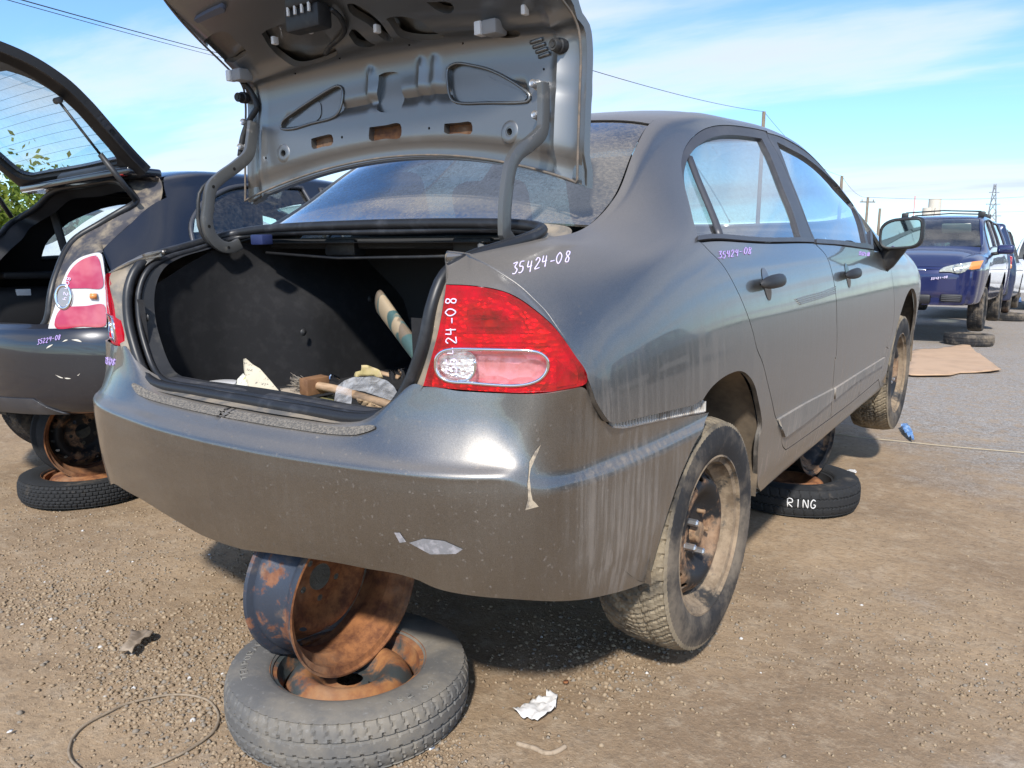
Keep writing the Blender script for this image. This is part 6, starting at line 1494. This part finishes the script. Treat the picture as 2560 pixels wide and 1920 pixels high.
cord('pale_string', 'pale string stretched over the gravel right of the grey sedan', 'string', A6((1310, 450), (1450, 465), (1600, 482), (1800, 503), (2000, 525), (2230, 548)), .003, simple('pale_cord', (.45, .38, .27), .8), .008)
K1 = zm(1000, 1350, 2.458)
tw = cord('dead_root', 'short dry root lying on the dirt at the front', 'twig', K1((715, 1255), (770, 1265), (830, 1280), (880, 1305), (930, 1312), (980, 1298), (1015, 1278)), .006, simple('dry_wood', (.36, .28, .20), .9, col2=(.25, .19, .13), vs=50), .004)
for (u, v), lab in (((1415, 1706), 'small red brown shard on the dirt behind the white plastic scrap'),): sheet('rusty_shard', lab, 'litter', [(u - 8, v), (u, v - 4), (u + 8, v - 1), (u + 6, v + 5), (u - 4, v + 5)], RUST, .003, .002, h=.01)
sheet('white_chip', 'thin white plastic chip on the dirt at the lower left corner', 'litter', V6((45, 1430), (70, 1408), (92, 1405), (75, 1425)), WHITEPL, .002, .002, h=.01)
smooth_by_angle(tag(MB().lathe([(.004, .002), (.010, 0), (.012, .003), (.010, .006), (.004, .004)], 16).make('metal_washer', NUT), 'small metal washer on the dirt right of the near spare wheel', 'washer'), 30).location = gnd(1075, 1870)

# ---------------------------------------------------------------- poles, wires, pylon, chimneys, tree
def along(u, v, dist):
    d = wray(u, v); h = math.hypot(d.x, d.y); return WCO + d * (dist / h)
POLE = simple('grey_wood_pole', (.22, .18, .13), .9, sc_=(6, 6, .4), col2=(.13, .10, .08), vs=6)
WIREB = simple('dark_wire', (.03, .03, .035), .6)
def pole(label, u, v, dist, r=.14, arm_=True):
    top = along(u, v, dist); t = thing('utility_pole', label, 'pole', (top.x, top.y, 0))
    MB().tube([(0, 0, -.3), (0, 0, top.z * .5), (0, 0, top.z)], [r, r * .9, r * .75], 12).make('post', POLE, t)
    if arm_:
        MB().box((0, 0, top.z - .5), (1.6, .1, .12), Matrix.Rotation(.6, 3, 'Z')).make('crossarm', POLE, t, smooth=False)
        for x in (-.6, .6): MB().lathe([(0, .22), (.05, .2), (.03, .12), (.055, .06), (.03, 0)], 10, Matrix.Translation((x * math.cos(.6), x * math.sin(.6), top.z - .44))).make('insulator', INTGREY, t)
    return t, top
p1, t1 = pole('wooden utility pole rising behind the grey sedan roof', 1910, 279, 46, .12, False)
p2, t2 = pole('utility pole left of the grey sedan door mirror in the distance', 2170, 493, 95, .17)
p3, t3 = pole('short plain pole beside the distant utility pole', 2200, 521, 110, .2, False)
p4, t4 = pole('leaning pole top just above the grey sedan windscreen', 2105, 440, 70, .15, False)
def wire(label, a, b, sag, r=.008):
    n = 24; P = [a.lerp(b, i / n) + Vector((0, 0, -sag * 4 * (i / n) * (1 - i / n))) for i in range(n + 1)]
    o = MB().tube([p - a for p in P], r, 5).make('overhead_wire', WIREB); o.location = a; return tag(o, label, 'wire')
wire('overhead wire running up left from the wooden pole behind the sedan', t1, along(1000, 20, 15), .25, .010)
wire('upper of two overhead wires crossing the sky at top left', along(-200, -72, 12), along(800, 190, 40), .10, .009)
wire('lower of two overhead wires crossing the sky at top left', along(-200, -62, 12), along(800, 196, 40), .12, .006)
wire('overhead wire running down right from the wooden pole', t1, t4, .6, .010)
wire('distant overhead wire from the leaning pole to the utility pole', t4, t2, .5, .012)
wire('long distant wire crossing behind the navy estate roof', t2, along(2700, 478, 150), .6, .018)
wire('lowest distant wire near the pylon foot', along(2440, 530, 200), along(2700, 522, 190), .2, .02)
# pylon
pt_ = along(2488, 460, 420); py = thing('pylon', 'steel lattice pylon standing far away on the right', 'pylon', (pt_.x, pt_.y, 0)); H_ = pt_.z
PYM = simple('galvanised_steel', (.30, .31, .33), .6, .4); b = MB()
def wid(t): return 3.4 * (1 - t) ** 1.1 + .35
lv_ = np.linspace(0, 1, 10)
for a_, c_ in zip(lv_[:-1], lv_[1:]):
    for sx, sy in ((1, 1), (1, -1), (-1, 1), (-1, -1)): b.tube([(sx * wid(a_), sy * wid(a_), a_ * H_), (sx * wid(c_), sy * wid(c_), c_ * H_)], .16, 4)
    for s2 in (1, -1):
        b.tube([(-wid(a_), s2 * wid(a_), a_ * H_), (wid(c_), s2 * wid(c_), c_ * H_)], .10, 4); b.tube([(wid(a_), s2 * wid(a_), a_ * H_), (-wid(c_), s2 * wid(c_), c_ * H_)], .10, 4)
b.make('lattice', PYM, py, smooth=False)
for t in (.62, .76, .90): MB().box((0, 0, t * H_), (7.5 - 3 * abs(t - .62) * 4, .5, .35), Matrix.Rotation(.5, 3, 'Z')).make('crossarm', PYM, py, smooth=False)
for u, v, dist, w, lab in ((2338, 498, 330, 2.6, 'taller pale chimney above the navy estate roof'), (2322, 520, 330, 2.6, 'shorter pale chimney above the navy estate roof')):
    p = along(u, v, dist); o = MB().lathe([(0, p.z), (w * .8, p.z), (w * .8, p.z - 1), (w, 0)], 20).make('chimney', simple('pale_concrete', (.62, .57, .48), .8)); o.location = (p.x, p.y, 0); smooth_by_angle(o, 40); tag(o, lab, 'chimney')
p = along(2288, 490, 300); o = MB().tube([(0, 0, 0), (0, 0, p.z)], .22, 6).make('radio_mast', simple('red_white_mast', (.55, .30, .28), .6)); o.location = (p.x, p.y, 0); tag(o, 'thin radio mast on the skyline left of the chimneys', 'mast')
# far tree line that closes the horizon, one mass
rs = np.random.RandomState(2); V_, F_ = [], []
for k in range(5200):
    an = R(-75 + 175 * rs.rand()); d = 420 + 260 * rs.rand(); x, y = WCO.x + d * math.sin(-an), WCO.y + d * math.cos(-an)
    hh_ = 5.5 * (.6 + .5 * mno.noise((an * 9, 0, 0))) ; z = rs.rand() * max(1.5, hh_); s = 1.2 + 1.6 * rs.rand()
    n0 = len(V_); a = rs.rand(3) * 6.28
    for q in range(4):
        V_.append((x + s * math.cos(a[0] + q * 1.57), y + s * math.sin(a[0] + q * 1.57), z + s * .7 * math.sin(a[1] + q * 2.1)))
    F_ += [(n0, n0 + 1, n0 + 2), (n0, n0 + 2, n0 + 3), (n0, n0 + 1, n0 + 3)]
LEAFD = simple('distant_foliage', (.045, .065, .035), .9, col2=(.07, .085, .05), vs=.2)
o = ob('distant_trees', V_, F_, LEAFD, smooth=False, kind='stuff')
# tree at the left behind the hatchback
def leaf_tree(label, base, hgt, rad, nleaf, seed=1):
    rs = np.random.RandomState(seed); t = thing('tree', label, 'tree', base); b = MB(); tips = []
    b.tube([(0, 0, -.05), (.05, .02, hgt * .3), (.0, .05, hgt * .55), (.08, .0, hgt * .8)], [.09, .07, .05, .02], 9)
    for k in range(26):
        a = rs.rand() * 6.28; z0 = hgt * (.12 + .6 * rs.rand()); L = rad * (.5 + .6 * rs.rand()); e = Vector((math.cos(a) * L, math.sin(a) * L, z0 + L * (.2 + .7 * rs.rand())))
        m_ = Vector((0, 0, z0)).lerp(e, .5) + Vector((0, 0, .06)); b.tube([(0, 0, z0), m_, e], [.022, .014, .006], 6); tips += [(m_, .5), (e, 1.), (Vector((0, 0, z0)).lerp(e, .8), .8)]
    b.make('trunk', POLE, t); V_, F_ = [], []
    for k in range(nleaf):
        c, w = tips[rs.randint(len(tips))]; p = c + Vector(rs.randn(3)) * .20; s = .025 + .03 * rs.rand(); u = Vector(rs.randn(3)).normalized(); w2 = u.cross(Vector(rs.randn(3))).normalized(); n0 = len(V_)
        V_ += [p - u * s, p + w2 * s * .55, p + u * s, p - w2 * s * .55]; F_.append((n0, n0 + 1, n0 + 2, n0 + 3))
    Ml = NM('yellow_green_leaf'); g_ = Ml.new('ShaderNodeNewGeometry'); Ml.set(Base_Color=Ml.mixc(g_.outputs['Random Per Island'], (.10, .17, .025), (.24, .27, .03)), Roughness=.6, Subsurface_Weight=0.); 
    tr_ = Ml.new('ShaderNodeBsdfTranslucent'); tr_.inputs[0].default_value = (.22, .30, .04, 1); ms = Ml.new('ShaderNodeMixShader'); ms.inputs[0].default_value = .4; Ml.L(Ml.b.outputs[0], ms.inputs[1]); Ml.L(tr_.outputs[0], ms.inputs[2]); Ml.L(ms.outputs[0], Ml.o.inputs[0])
    ob('crown', V_, F_, Ml.m, t, smooth=False); return t
tb = along(-40, 520, 10.5); leaf_tree('yellow green leafy tree on the left behind the white saloon', (tb.x, tb.y, 0), 2.05, .85, 7000)
tb = along(-330, 520, 11); leaf_tree('broad green tree beyond the left edge behind the hatchback', (tb.x, tb.y, 0), 2.8, 1.2, 7000, 4)
# ---------------------------------------------------------------- things lying in the boot
def cz(u, v, z): d = ray(u, v); return CO + d * ((z - CO.z) / d.z)
F2 = zm(450, 760, 3.403)
def cw(p): return CARM @ Vector(p)
def worldob(b, name, mat, label, cat, smooth=True):
    P = [cw(p) for p in b.v]; zmin = min(p.z for p in P); c = sum(P, Vector()) / len(P); c.z = zmin
    o = ob(name, [p - c for p in P], b.f, mat, smooth=smooth); o.location = c; return tag(o, label, cat)
def crumple(px, depth, h=.012, amp=.006, fq=25., seed=0.):
    """sheet whose outline is traced in the picture; depth(u, v) gives the car-frame point"""
    poly = resample([tuple(p) for p in px] + [tuple(px[0])], h * 900)[:-1]; lo_ = np.min(poly, 0); hi_ = np.max(poly, 0); s = h * 900
    X_, Y_ = np.meshgrid(np.arange(lo_[0], hi_[0], s), np.arange(lo_[1], hi_[1], s)); X_, Y_ = X_.ravel(), Y_.ravel(); k = inpoly(X_, Y_, poly)
    co = [Vector(p) for p in poly] + [Vector(p) for p in zip(X_[k], Y_[k])]
    vc, _, fc, _, _, _ = delaunay_2d_cdt(co, [(i, (i + 1) % len(poly)) for i in range(len(poly))], [], 0, 1e-4)
    fc = [f for f in fc if inpoly(np.array([sum(vc[i][0] for i in f) / 3]), np.array([sum(vc[i][1] for i in f) / 3]), poly)[0]]
    b = MB(); V = []
    for p in vc:
        q = Vector(depth(p[0], p[1])); d = (q - CO).normalized(); q = q + d * amp * (abs(mno.noise((p[0] / 1000 * fq + seed, p[1] / 1000 * fq, seed))) * 2 + mno.noise((p[0] / 1000 * fq * 2.7, p[1] / 1000 * fq * 2.7, seed + 4)))
        V.append(q)
    b.add(V, fc); return b
def solid(o, t=.0012):
    m_ = o.modifiers.new('thickness', 'SOLIDIFY'); m_.thickness = t; return o
def newsprint(name, base=(.62, .555, .42), ink=(.12, .11, .10), rows_=150., cols=26., tint=None):
    M = NM(name); v = M.co(); x, y, z = M.sep(v)
    w = M.new('ShaderNodeTexWave', wave_type='BANDS', bands_direction='Z'); M.L(v, w.inputs['Vector']); w.inputs['Scale'].default_value = rows_ / 6.28; w.inputs['Distortion'].default_value = .6
    ln = M.rng(w.outputs[0], .55, .75); wd = M.rng(M.noise(M.co(scale=(1, 1, .25)), 230, 2, .6), .46, .56); blk = M.rng(M.noise(v, cols, 2, .4), .50, .54)
    f = M.mth('MULTIPLY', M.mth('MULTIPLY', ln, wd), M.mth('MULTIPLY', blk, .85)); c = M.mixc(M.rng(M.noise(v, 14, 4, .5), .4, .7), base, tuple(k * .86 for k in base))
    if tint: c = M.mixc(M.rng(M.noise(v, 18, 2, .4), .50, .53), c, tint)
    M.set(Base_Color=M.mixc(f, c, ink), Roughness=.85); M.bump(M.noise(v, 60, 3, .5), .15, .003); return M.m
NEWS = newsprint('old_newsprint'); NEWS2 = newsprint('brown_newsprint', (.50, .42, .33), rows_=220.)
PAMPH = newsprint('leaflet_print', (.70, .68, .58), tint=(.42, .50, .06), cols=40.)
z0 = .652
lean = lambda y0, dy, v0: (lambda u, v: aty(u, v, y0 + dy * (v0 - v) / 100.))
solid(worldob(crumple(F2((540, 468), (560, 462), (620, 515), (680, 550), (760, 640), (840, 735), (880, 785), (740, 822), (650, 790), (600, 745), (560, 640), (545, 560)), lean(-.655, .10, 1000), .008, .006, 14), 'newspaper_sheet', NEWS, 'cream folded newspaper sheet standing up in the grey sedan boot', 'newspaper'))
solid(worldob(crumple(F2((470, 690), (490, 640), (540, 590), (575, 640), (600, 745), (560, 750), (500, 732)), lean(-.625, .08, 985), .008, .003, 12, 3.), 'leaflet', PAMPH, 'green and yellow leaflet behind the standing newspaper in the boot', 'leaflet'))
solid(worldob(crumple(F2((850, 722), (1000, 700), (1100, 715), (1290, 735), (1260, 760), (1100, 772), (880, 785)), lambda u, v: cz(u, v, .690), .01, .008, 20, 7.), 'newspaper_sheet', NEWS2, 'crumpled brown newspaper lying under the mallet head in the boot', 'newspaper'))
solid(worldob(crumple(F2((1080, 822), (1310, 775), (1312, 862), (1250, 850)), lambda u, v: cz(u, v, .675), .012, .002, 10, 2.), 'olive_board', simple('olive_board', (.20, .19, .09), .8), 'olive green board lying flat below the mallet in the boot', 'board'), .004)
c = cz(*F2((340, 692))[0], .70); b = MB().lathe([(0, .0), (.05, 0), (.052, .006), (.050, .008), (0, .006)], 32, Matrix.Translation(c)); worldob(b, 'plastic_plate', WHITEPL, 'round white plastic plate behind the boot sill on the left', 'plate')
# mallet: block head with bristle ends, wooden handle
WOOD = simple('pale_wood', (.50, .34, .21), .7, col2=(.36, .23, .13), vs=9, sc_=(1, 1, 6)); BRWD = simple('brown_wood_block', (.26, .135, .065), .7, col2=(.18, .09, .045), vs=18)
hd = cz(*F2((1145, 690))[0], .715); he = cz(*F2((1830, 868))[0], .700); ax_ = (he - hd).normalized()
mal = thing('mallet', 'wooden mallet with a brown block head and long pale handle in the boot', 'mallet'); mal.location = cw(hd); mi = Matrix.Translation(-cw(hd)) @ CARM
def sub_(b, name, mat, par=mal, mi_=mi, bev=0., smooth=True):
    o = ob(name, [mi_ @ Vector(p) for p in b.v], b.f, mat, par, smooth=smooth)
    return bevel(o, bev, 2) if bev else o
rotm = Matrix((ax_, Vector((0, 0, 1)).cross(ax_).normalized(), ax_.cross(Vector((0, 0, 1)).cross(ax_).normalized()))).transposed()
sub_(MB().box(hd, (.038, .075, .046), rotm), 'head', BRWD, bev=.003, smooth=False)
sub_(MB().tube(resample(crom([hd, hd.lerp(he, .3) + Vector((0, 0, .004)), hd.lerp(he, .7), he], 6), .02), .0115, 10), 'handle', WOOD)
# hand brush behind the mallet
bc = cz(*F2((1030, 690))[0], .710); bru = thing('hand_brush', 'grey bristle brush end left of the mallet head in the boot', 'brush'); bru.location = cw(bc); mb = Matrix.Translation(-cw(bc)) @ CARM
rs = np.random.RandomState(8); b = MB()
for k in range(90):
    a = bc + Vector((rs.randn() * .008 + .012, rs.randn() * .006, rs.randn() * .008)); b.tube([a, a + Vector((-.030 + rs.randn() * .005, -.006 + rs.randn() * .006, .006 + rs.randn() * .008))], .0007, 3)
o = sub_(b, 'bristles', simple('grey_bristle', (.30, .26, .21), .9), bru, mb); o['kind'] = 'stuff'
sub_(MB().box(bc + Vector((.022, .004, -.004)), (.03, .03, .022), rotm), 'ferrule', BRWD, bru, mb, bev=.003, smooth=False)
# plastic bag
Mb = NM('thin_grey_plastic'); Mb.set(Base_Color=(.62, .62, .63), Roughness=.22, Specular_IOR_Level=.6); Mb.bump(Mb.noise(Mb.co(), 55, 5, .6), .8, .004)
tb_ = Mb.new('ShaderNodeBsdfTransparent'); mb_ = Mb.new('ShaderNodeMixShader'); Mb.L(Mb.rng(Mb.noise(Mb.co(), 30, 3, .5), .3, .7, .25, .62), mb_.inputs[0]); Mb.L(tb_.outputs[0], mb_.inputs[1]); Mb.L(Mb.b.outputs[0], mb_.inputs[2]); Mb.L(mb_.outputs[0], Mb.o.inputs[0])
worldob(crumple(F2((1308, 862), (1318, 780), (1332, 700), (1400, 650), (1480, 620), (1560, 622), (1650, 615), (1760, 650), (1820, 700), (1850, 755), (1845, 835), (1780, 815), (1700, 790), (1560, 742), (1460, 730), (1462, 800), (1455, 872), (1380, 866)), lambda u, v: aty(u, v, -.665 + (760 + 870 / 3.403 - v) * .0016), .008, .022, 26, 5.), 'plastic_bag', Mb.m, 'crumpled clear plastic bag draped over the mallet handle in the boot', 'bag')
b = crumple(F2((1545, 520), (1590, 518), (1700, 560), (1735, 640), (1640, 610), (1480, 620), (1490, 580), (1545, 565)), lambda u, v: aty(u, v, -.50), .008, .010, 18, 9.); solid(worldob(b, 'torn_packet', simple('yellow_packet', (.50, .40, .18), .6, col2=(.55, .42, .26), vs=20), 'torn yellow packet behind the plastic bag in the boot', 'packet'))
a_, c_ = cz(*F2((1700, 585))[0], .70), cz(*F2((1865, 625))[0], .69); worldob(MB().tube([a_, c_], .010, 8, flat=(1, .7)), 'wood_stick', WOOD, 'short wooden stick beside the sockets in the boot', 'stick')
for k, (x, y, r, lab) in enumerate(((1332, 642, .010, 'chrome socket standing between mallet and packet in the boot'), (1893, 608, .012, 'chrome socket at the far right edge of the boot floor'), (1810, 630, .010, 'chrome socket beside the wooden stick in the boot'))):
    p = cz(*F2((x, y))[0], .69); b = MB().lathe([(r * .55, .002), (r * .6, .022), (r * .95, .023), (r, .018), (r, -.004)], 16, Matrix.Translation(p) @ Matrix.Rotation(R(60 if k == 0 else 10), 4, 'X')); smooth_by_angle(worldob(b, 'socket', CHROME, lab, 'socket'), 35)
rs = np.random.RandomState(4)
b = crumple(F2((1500, 800), (1560, 815), (1660, 850), (1745, 890), (1700, 900), (1600, 880), (1530, 845)), lambda u, v: aty(u, v, -.68), .006, .015, 40, 6.); solid(worldob(b, 'crumpled_rag', simple('tan_rag', (.34, .24, .14), .9, col2=(.18, .11, .06), vs=60), 'crumpled tan rag under the mallet handle in the boot', 'rag'), .003)
# rolled magazine leaning in the right corner
a_, c_ = aty(*C2((370, 1052))[0], -.47), aty(*F2((2030, 440))[0], -.66)
b = MB(); P = resample([tuple(a_), tuple(c_)], .015); rows = []
for i, p in enumerate(P):
    t = (Vector(c_) - Vector(a_)).normalized(); s1 = t.cross(Vector((0, 1, .2))).normalized(); s2 = s1.cross(t); q = i / (len(P) - 1); ra, rb2 = .034 - .014 * q, .016
    rows.append([Vector(p) + s1 * ra * (1 - .04 * k / 24) * math.cos(k * .3) + s2 * rb2 * (1 - .3 * k / 24) * math.sin(k * .3) for k in range(25)])
b.grid(rows); Mm = NM('magazine_print'); v = Mm.co(); f1_ = Mm.rng(Mm.noise(v, 11, 2, .4), .47, .50); f2_ = Mm.rng(Mm.noise(Mm.co(loc=(3, 1, 2)), 9, 2, .4), .52, .55)
Mm.set(Base_Color=Mm.mixc(f2_, Mm.mixc(f1_, (.42, .32, .20), (.07, .13, .12)), (.20, .15, .10)), Roughness=.5); solid(worldob(b, 'rolled_magazine', Mm.m, 'rolled colour magazine leaning in the right corner of the boot', 'magazine'))

# ---------------------------------------------------------------- yard numbers and lettering
GL = {'0': [[(.5, 1), (.1, .7), (.1, .3), (.45, 0), (.8, .3), (.85, .7), (.5, 1)]], '2': [[(.1, .8), (.4, 1), (.75, .8), (.5, .45), (.1, .02), (.85, .05)]], '3': [[(.1, .95), (.7, 1), (.4, .6), (.8, .35), (.5, .0), (.1, .05)]],
      '4': [[(.2, 1), (.1, .45), (.85, .5)], [(.7, .95), (.65, .0)]], '5': [[(.8, 1), (.25, .97), (.2, .6), (.65, .55), (.75, .2), (.4, 0), (.1, .08)]], '8': [[(.8, .9), (.4, 1), (.25, .75), (.75, .35), (.6, .02), (.25, .1), (.3, .4), (.75, .7), (.8, .9)]], '-': [[(.15, .5), (.8, .5)]], '1': [[(.5, 1), (.5, 0)]],
      'R': [[(.1, 0), (.1, 1), (.75, .95), (.8, .6), (.15, .5), (.85, 0)]], 'I': [[(.5, 1), (.5, 0)]], 'N': [[(.1, 0), (.1, 1), (.85, 0), (.85, 1)]], 'G': [[(.85, .85), (.45, 1), (.12, .6), (.2, .1), (.6, 0), (.88, .3), (.55, .42)]],
      'T': [[(.05, 1), (.95, 1)], [(.5, 1), (.5, 0)]], 'E': [[(.9, 1), (.15, 1), (.15, 0), (.9, 0)], [(.15, .5), (.75, .5)]], 'M': [[(.05, 0), (.1, 1), (.5, .3), (.9, 1), (.95, 0)]], 'P': [[(.15, 0), (.15, 1), (.8, .95), (.8, .55), (.15, .5)]], 'O': [[(.5, 1), (.1, .7), (.1, .3), (.5, 0), (.9, .3), (.9, .7), (.5, 1)]], 'A': [[(.05, 0), (.5, 1), (.95, 0)], [(.25, .4), (.75, .4)]], 'Y': [[(.05, 1), (.5, .5), (.95, 1)], [(.5, .5), (.5, 0)]], 'B': [[(.15, 0), (.15, 1), (.75, .9), (.7, .55), (.15, .5), (.85, .4), (.8, .05), (.15, 0)]], 'L': [[(.15, 1), (.15, 0), (.85, 0)]], ' ': [], '7': [[(.1, 1), (.85, 1), (.4, 0)]], '6': [[(.75, .95), (.25, .6), (.15, .2), (.5, 0), (.85, .25), (.5, .5), (.2, .35)]], '9': [[(.8, .7), (.5, 1), (.2, .75), (.5, .5), (.8, .7), (.7, 0)]]}
def write(S, txt, o, dx, up, r, mat, par, name='marker_number', off=.0012, mirx=False, smooth_=True, jit=.05, seed=1):
    rs = np.random.RandomState(seed); b = MB(); n = len(txt); o, dx, up = np.array(o), np.array(dx), np.array(up)
    for i, ch in enumerate(txt):
        jx, jy = rs.randn(2) * jit
        for st in GL[ch]:
            px = [o + dx * ((i + x * .82 + jx) / n) + up * (y + jy) for x, y in st]
            px = resample(px, 3.) if ch in '4-1NITEAMY7L' else crom(px, 5)
            pts = [S.pt(*S.hit(*p), off) for p in px]
            b.tube(mir(pts) if mirx else pts, r, 5)
    return b.make(name, mat, par)
q0 = [o for o in bpy.data.objects if o.name == 'quarter_panel'][0]
write(TUB, '35424-08', B4((655, 205))[0], (150, -34), (4, -28), .0014, MARK, q0, jit=.08)
write(LAMP, '35424-08', L3((455, 1255))[0], (-2, -196), (-26, 2), .0014, MARK, tl[0], off=.0065, jit=.08)
write(TUB, '35424-08', A5((752, 795))[0], (85, -12), (1, -17), .0014, MARKP, RD[0], seed=3)
write(TUB, '35424-08', A5((1424, 778))[0], (27, 3), (1, -9), .0014, MARKP, FD[0], seed=4)
class FlipCar:
    def __init__(s, S): s.S = S
    def hit(s, u, v):
        s.S.fr = Matrix.Scale(-1, 4, (1, 0, 0)); r = s.S.hit(u, v); s.S.fr = None; return r
    def pt(s, u, v, off): return s.S.pt(u, v, off)
write(FlipCar(BUMP), '424-08', zm(200, 560, 3.07)((150, 1070))[0], (38, 6), (3, -16), .0014, MARKP, BUM, mirx=True, seed=6)
write(HB, '35224-08', Q3((452, 1472))[0], (60, -14), (2, -12), .0015, MARKP, hbo, seed=7)
write(LH, '80424', Q3((830, 640))[0], (-12, 62), (10, 2), .0014, MARK, [o for o in hat.children if o.name.startswith('tail_lamp')][0], off=.009, seed=8)
write(Flip(SS), '35421-08', W5((95, 1213))[0], (35, -5), (1, -5), .004, MARK, sub, off=.034, mirx=True, seed=9)
# RING chalked on the tread of the middle stack, TEMPORARY moulded on the near spare
CHALK = simple('white_chalk', (.70, .70, .70), .9)
def tyre_write(txt, centre, rad, zmid, hgt, a0, da, r, mat, par):
    b = MB()
    for i, ch in enumerate(txt):
        for st in GL[ch]:
            b.tube([Vector((rad * math.cos(a0 + da * (i + .82 * x)), rad * math.sin(a0 + da * (i + .82 * x)), zmid + (y - .5) * hgt)) for x, y in (crom(st, 4) if len(st) > 2 else resample(st, .2))], r, 5)
    return b.make('chalk_lettering', mat, par)
rt = [o for o in bpy.data.objects if o.name.startswith('spare_wheel') and 'RING' in o['label']][0]
def ang(cx, cy, u, v, z): p = gnd(u, v, z); return math.atan2(p.y - cy, p.x - cx)
aR0 = math.atan2(WCO.y - 1.679, WCO.x - .587)
tyre_write('RING', None, .3005, .068, .036, aR0 - .03, .105, .0026, CHALK, rt)
def side_write(txt, rad, a0, da, hgt, z, r, mat, par):
    b = MB()
    for i, ch in enumerate(txt):
        for st in GL[ch]:
            b.tube([Vector(((rad + (y - .5) * hgt) * math.cos(a0 - da * (i + .8 * x)), (rad + (y - .5) * hgt) * math.sin(a0 - da * (i + .8 * x)), z - .35 * (y - .5) * hgt * 0)) for x, y in st], r, 5)
    o = b.make('moulded_lettering', mat, par); o['kind'] = 'stuff'; return o
side_write('TEMPORARY USE ONLY'.replace('U', 'O').replace('S', '5') if 0 else 'TEMPORARY', .243, R(243), R(5.6), .016, .1296, .0014, simple('dusty_rubber_letter', (.20, .19, .17), .9), near)
side_write('60 P51', .243, R(8), R(5.6), .016, .1296, .0014, bpy.data.materials['dusty_rubber_letter'], near)
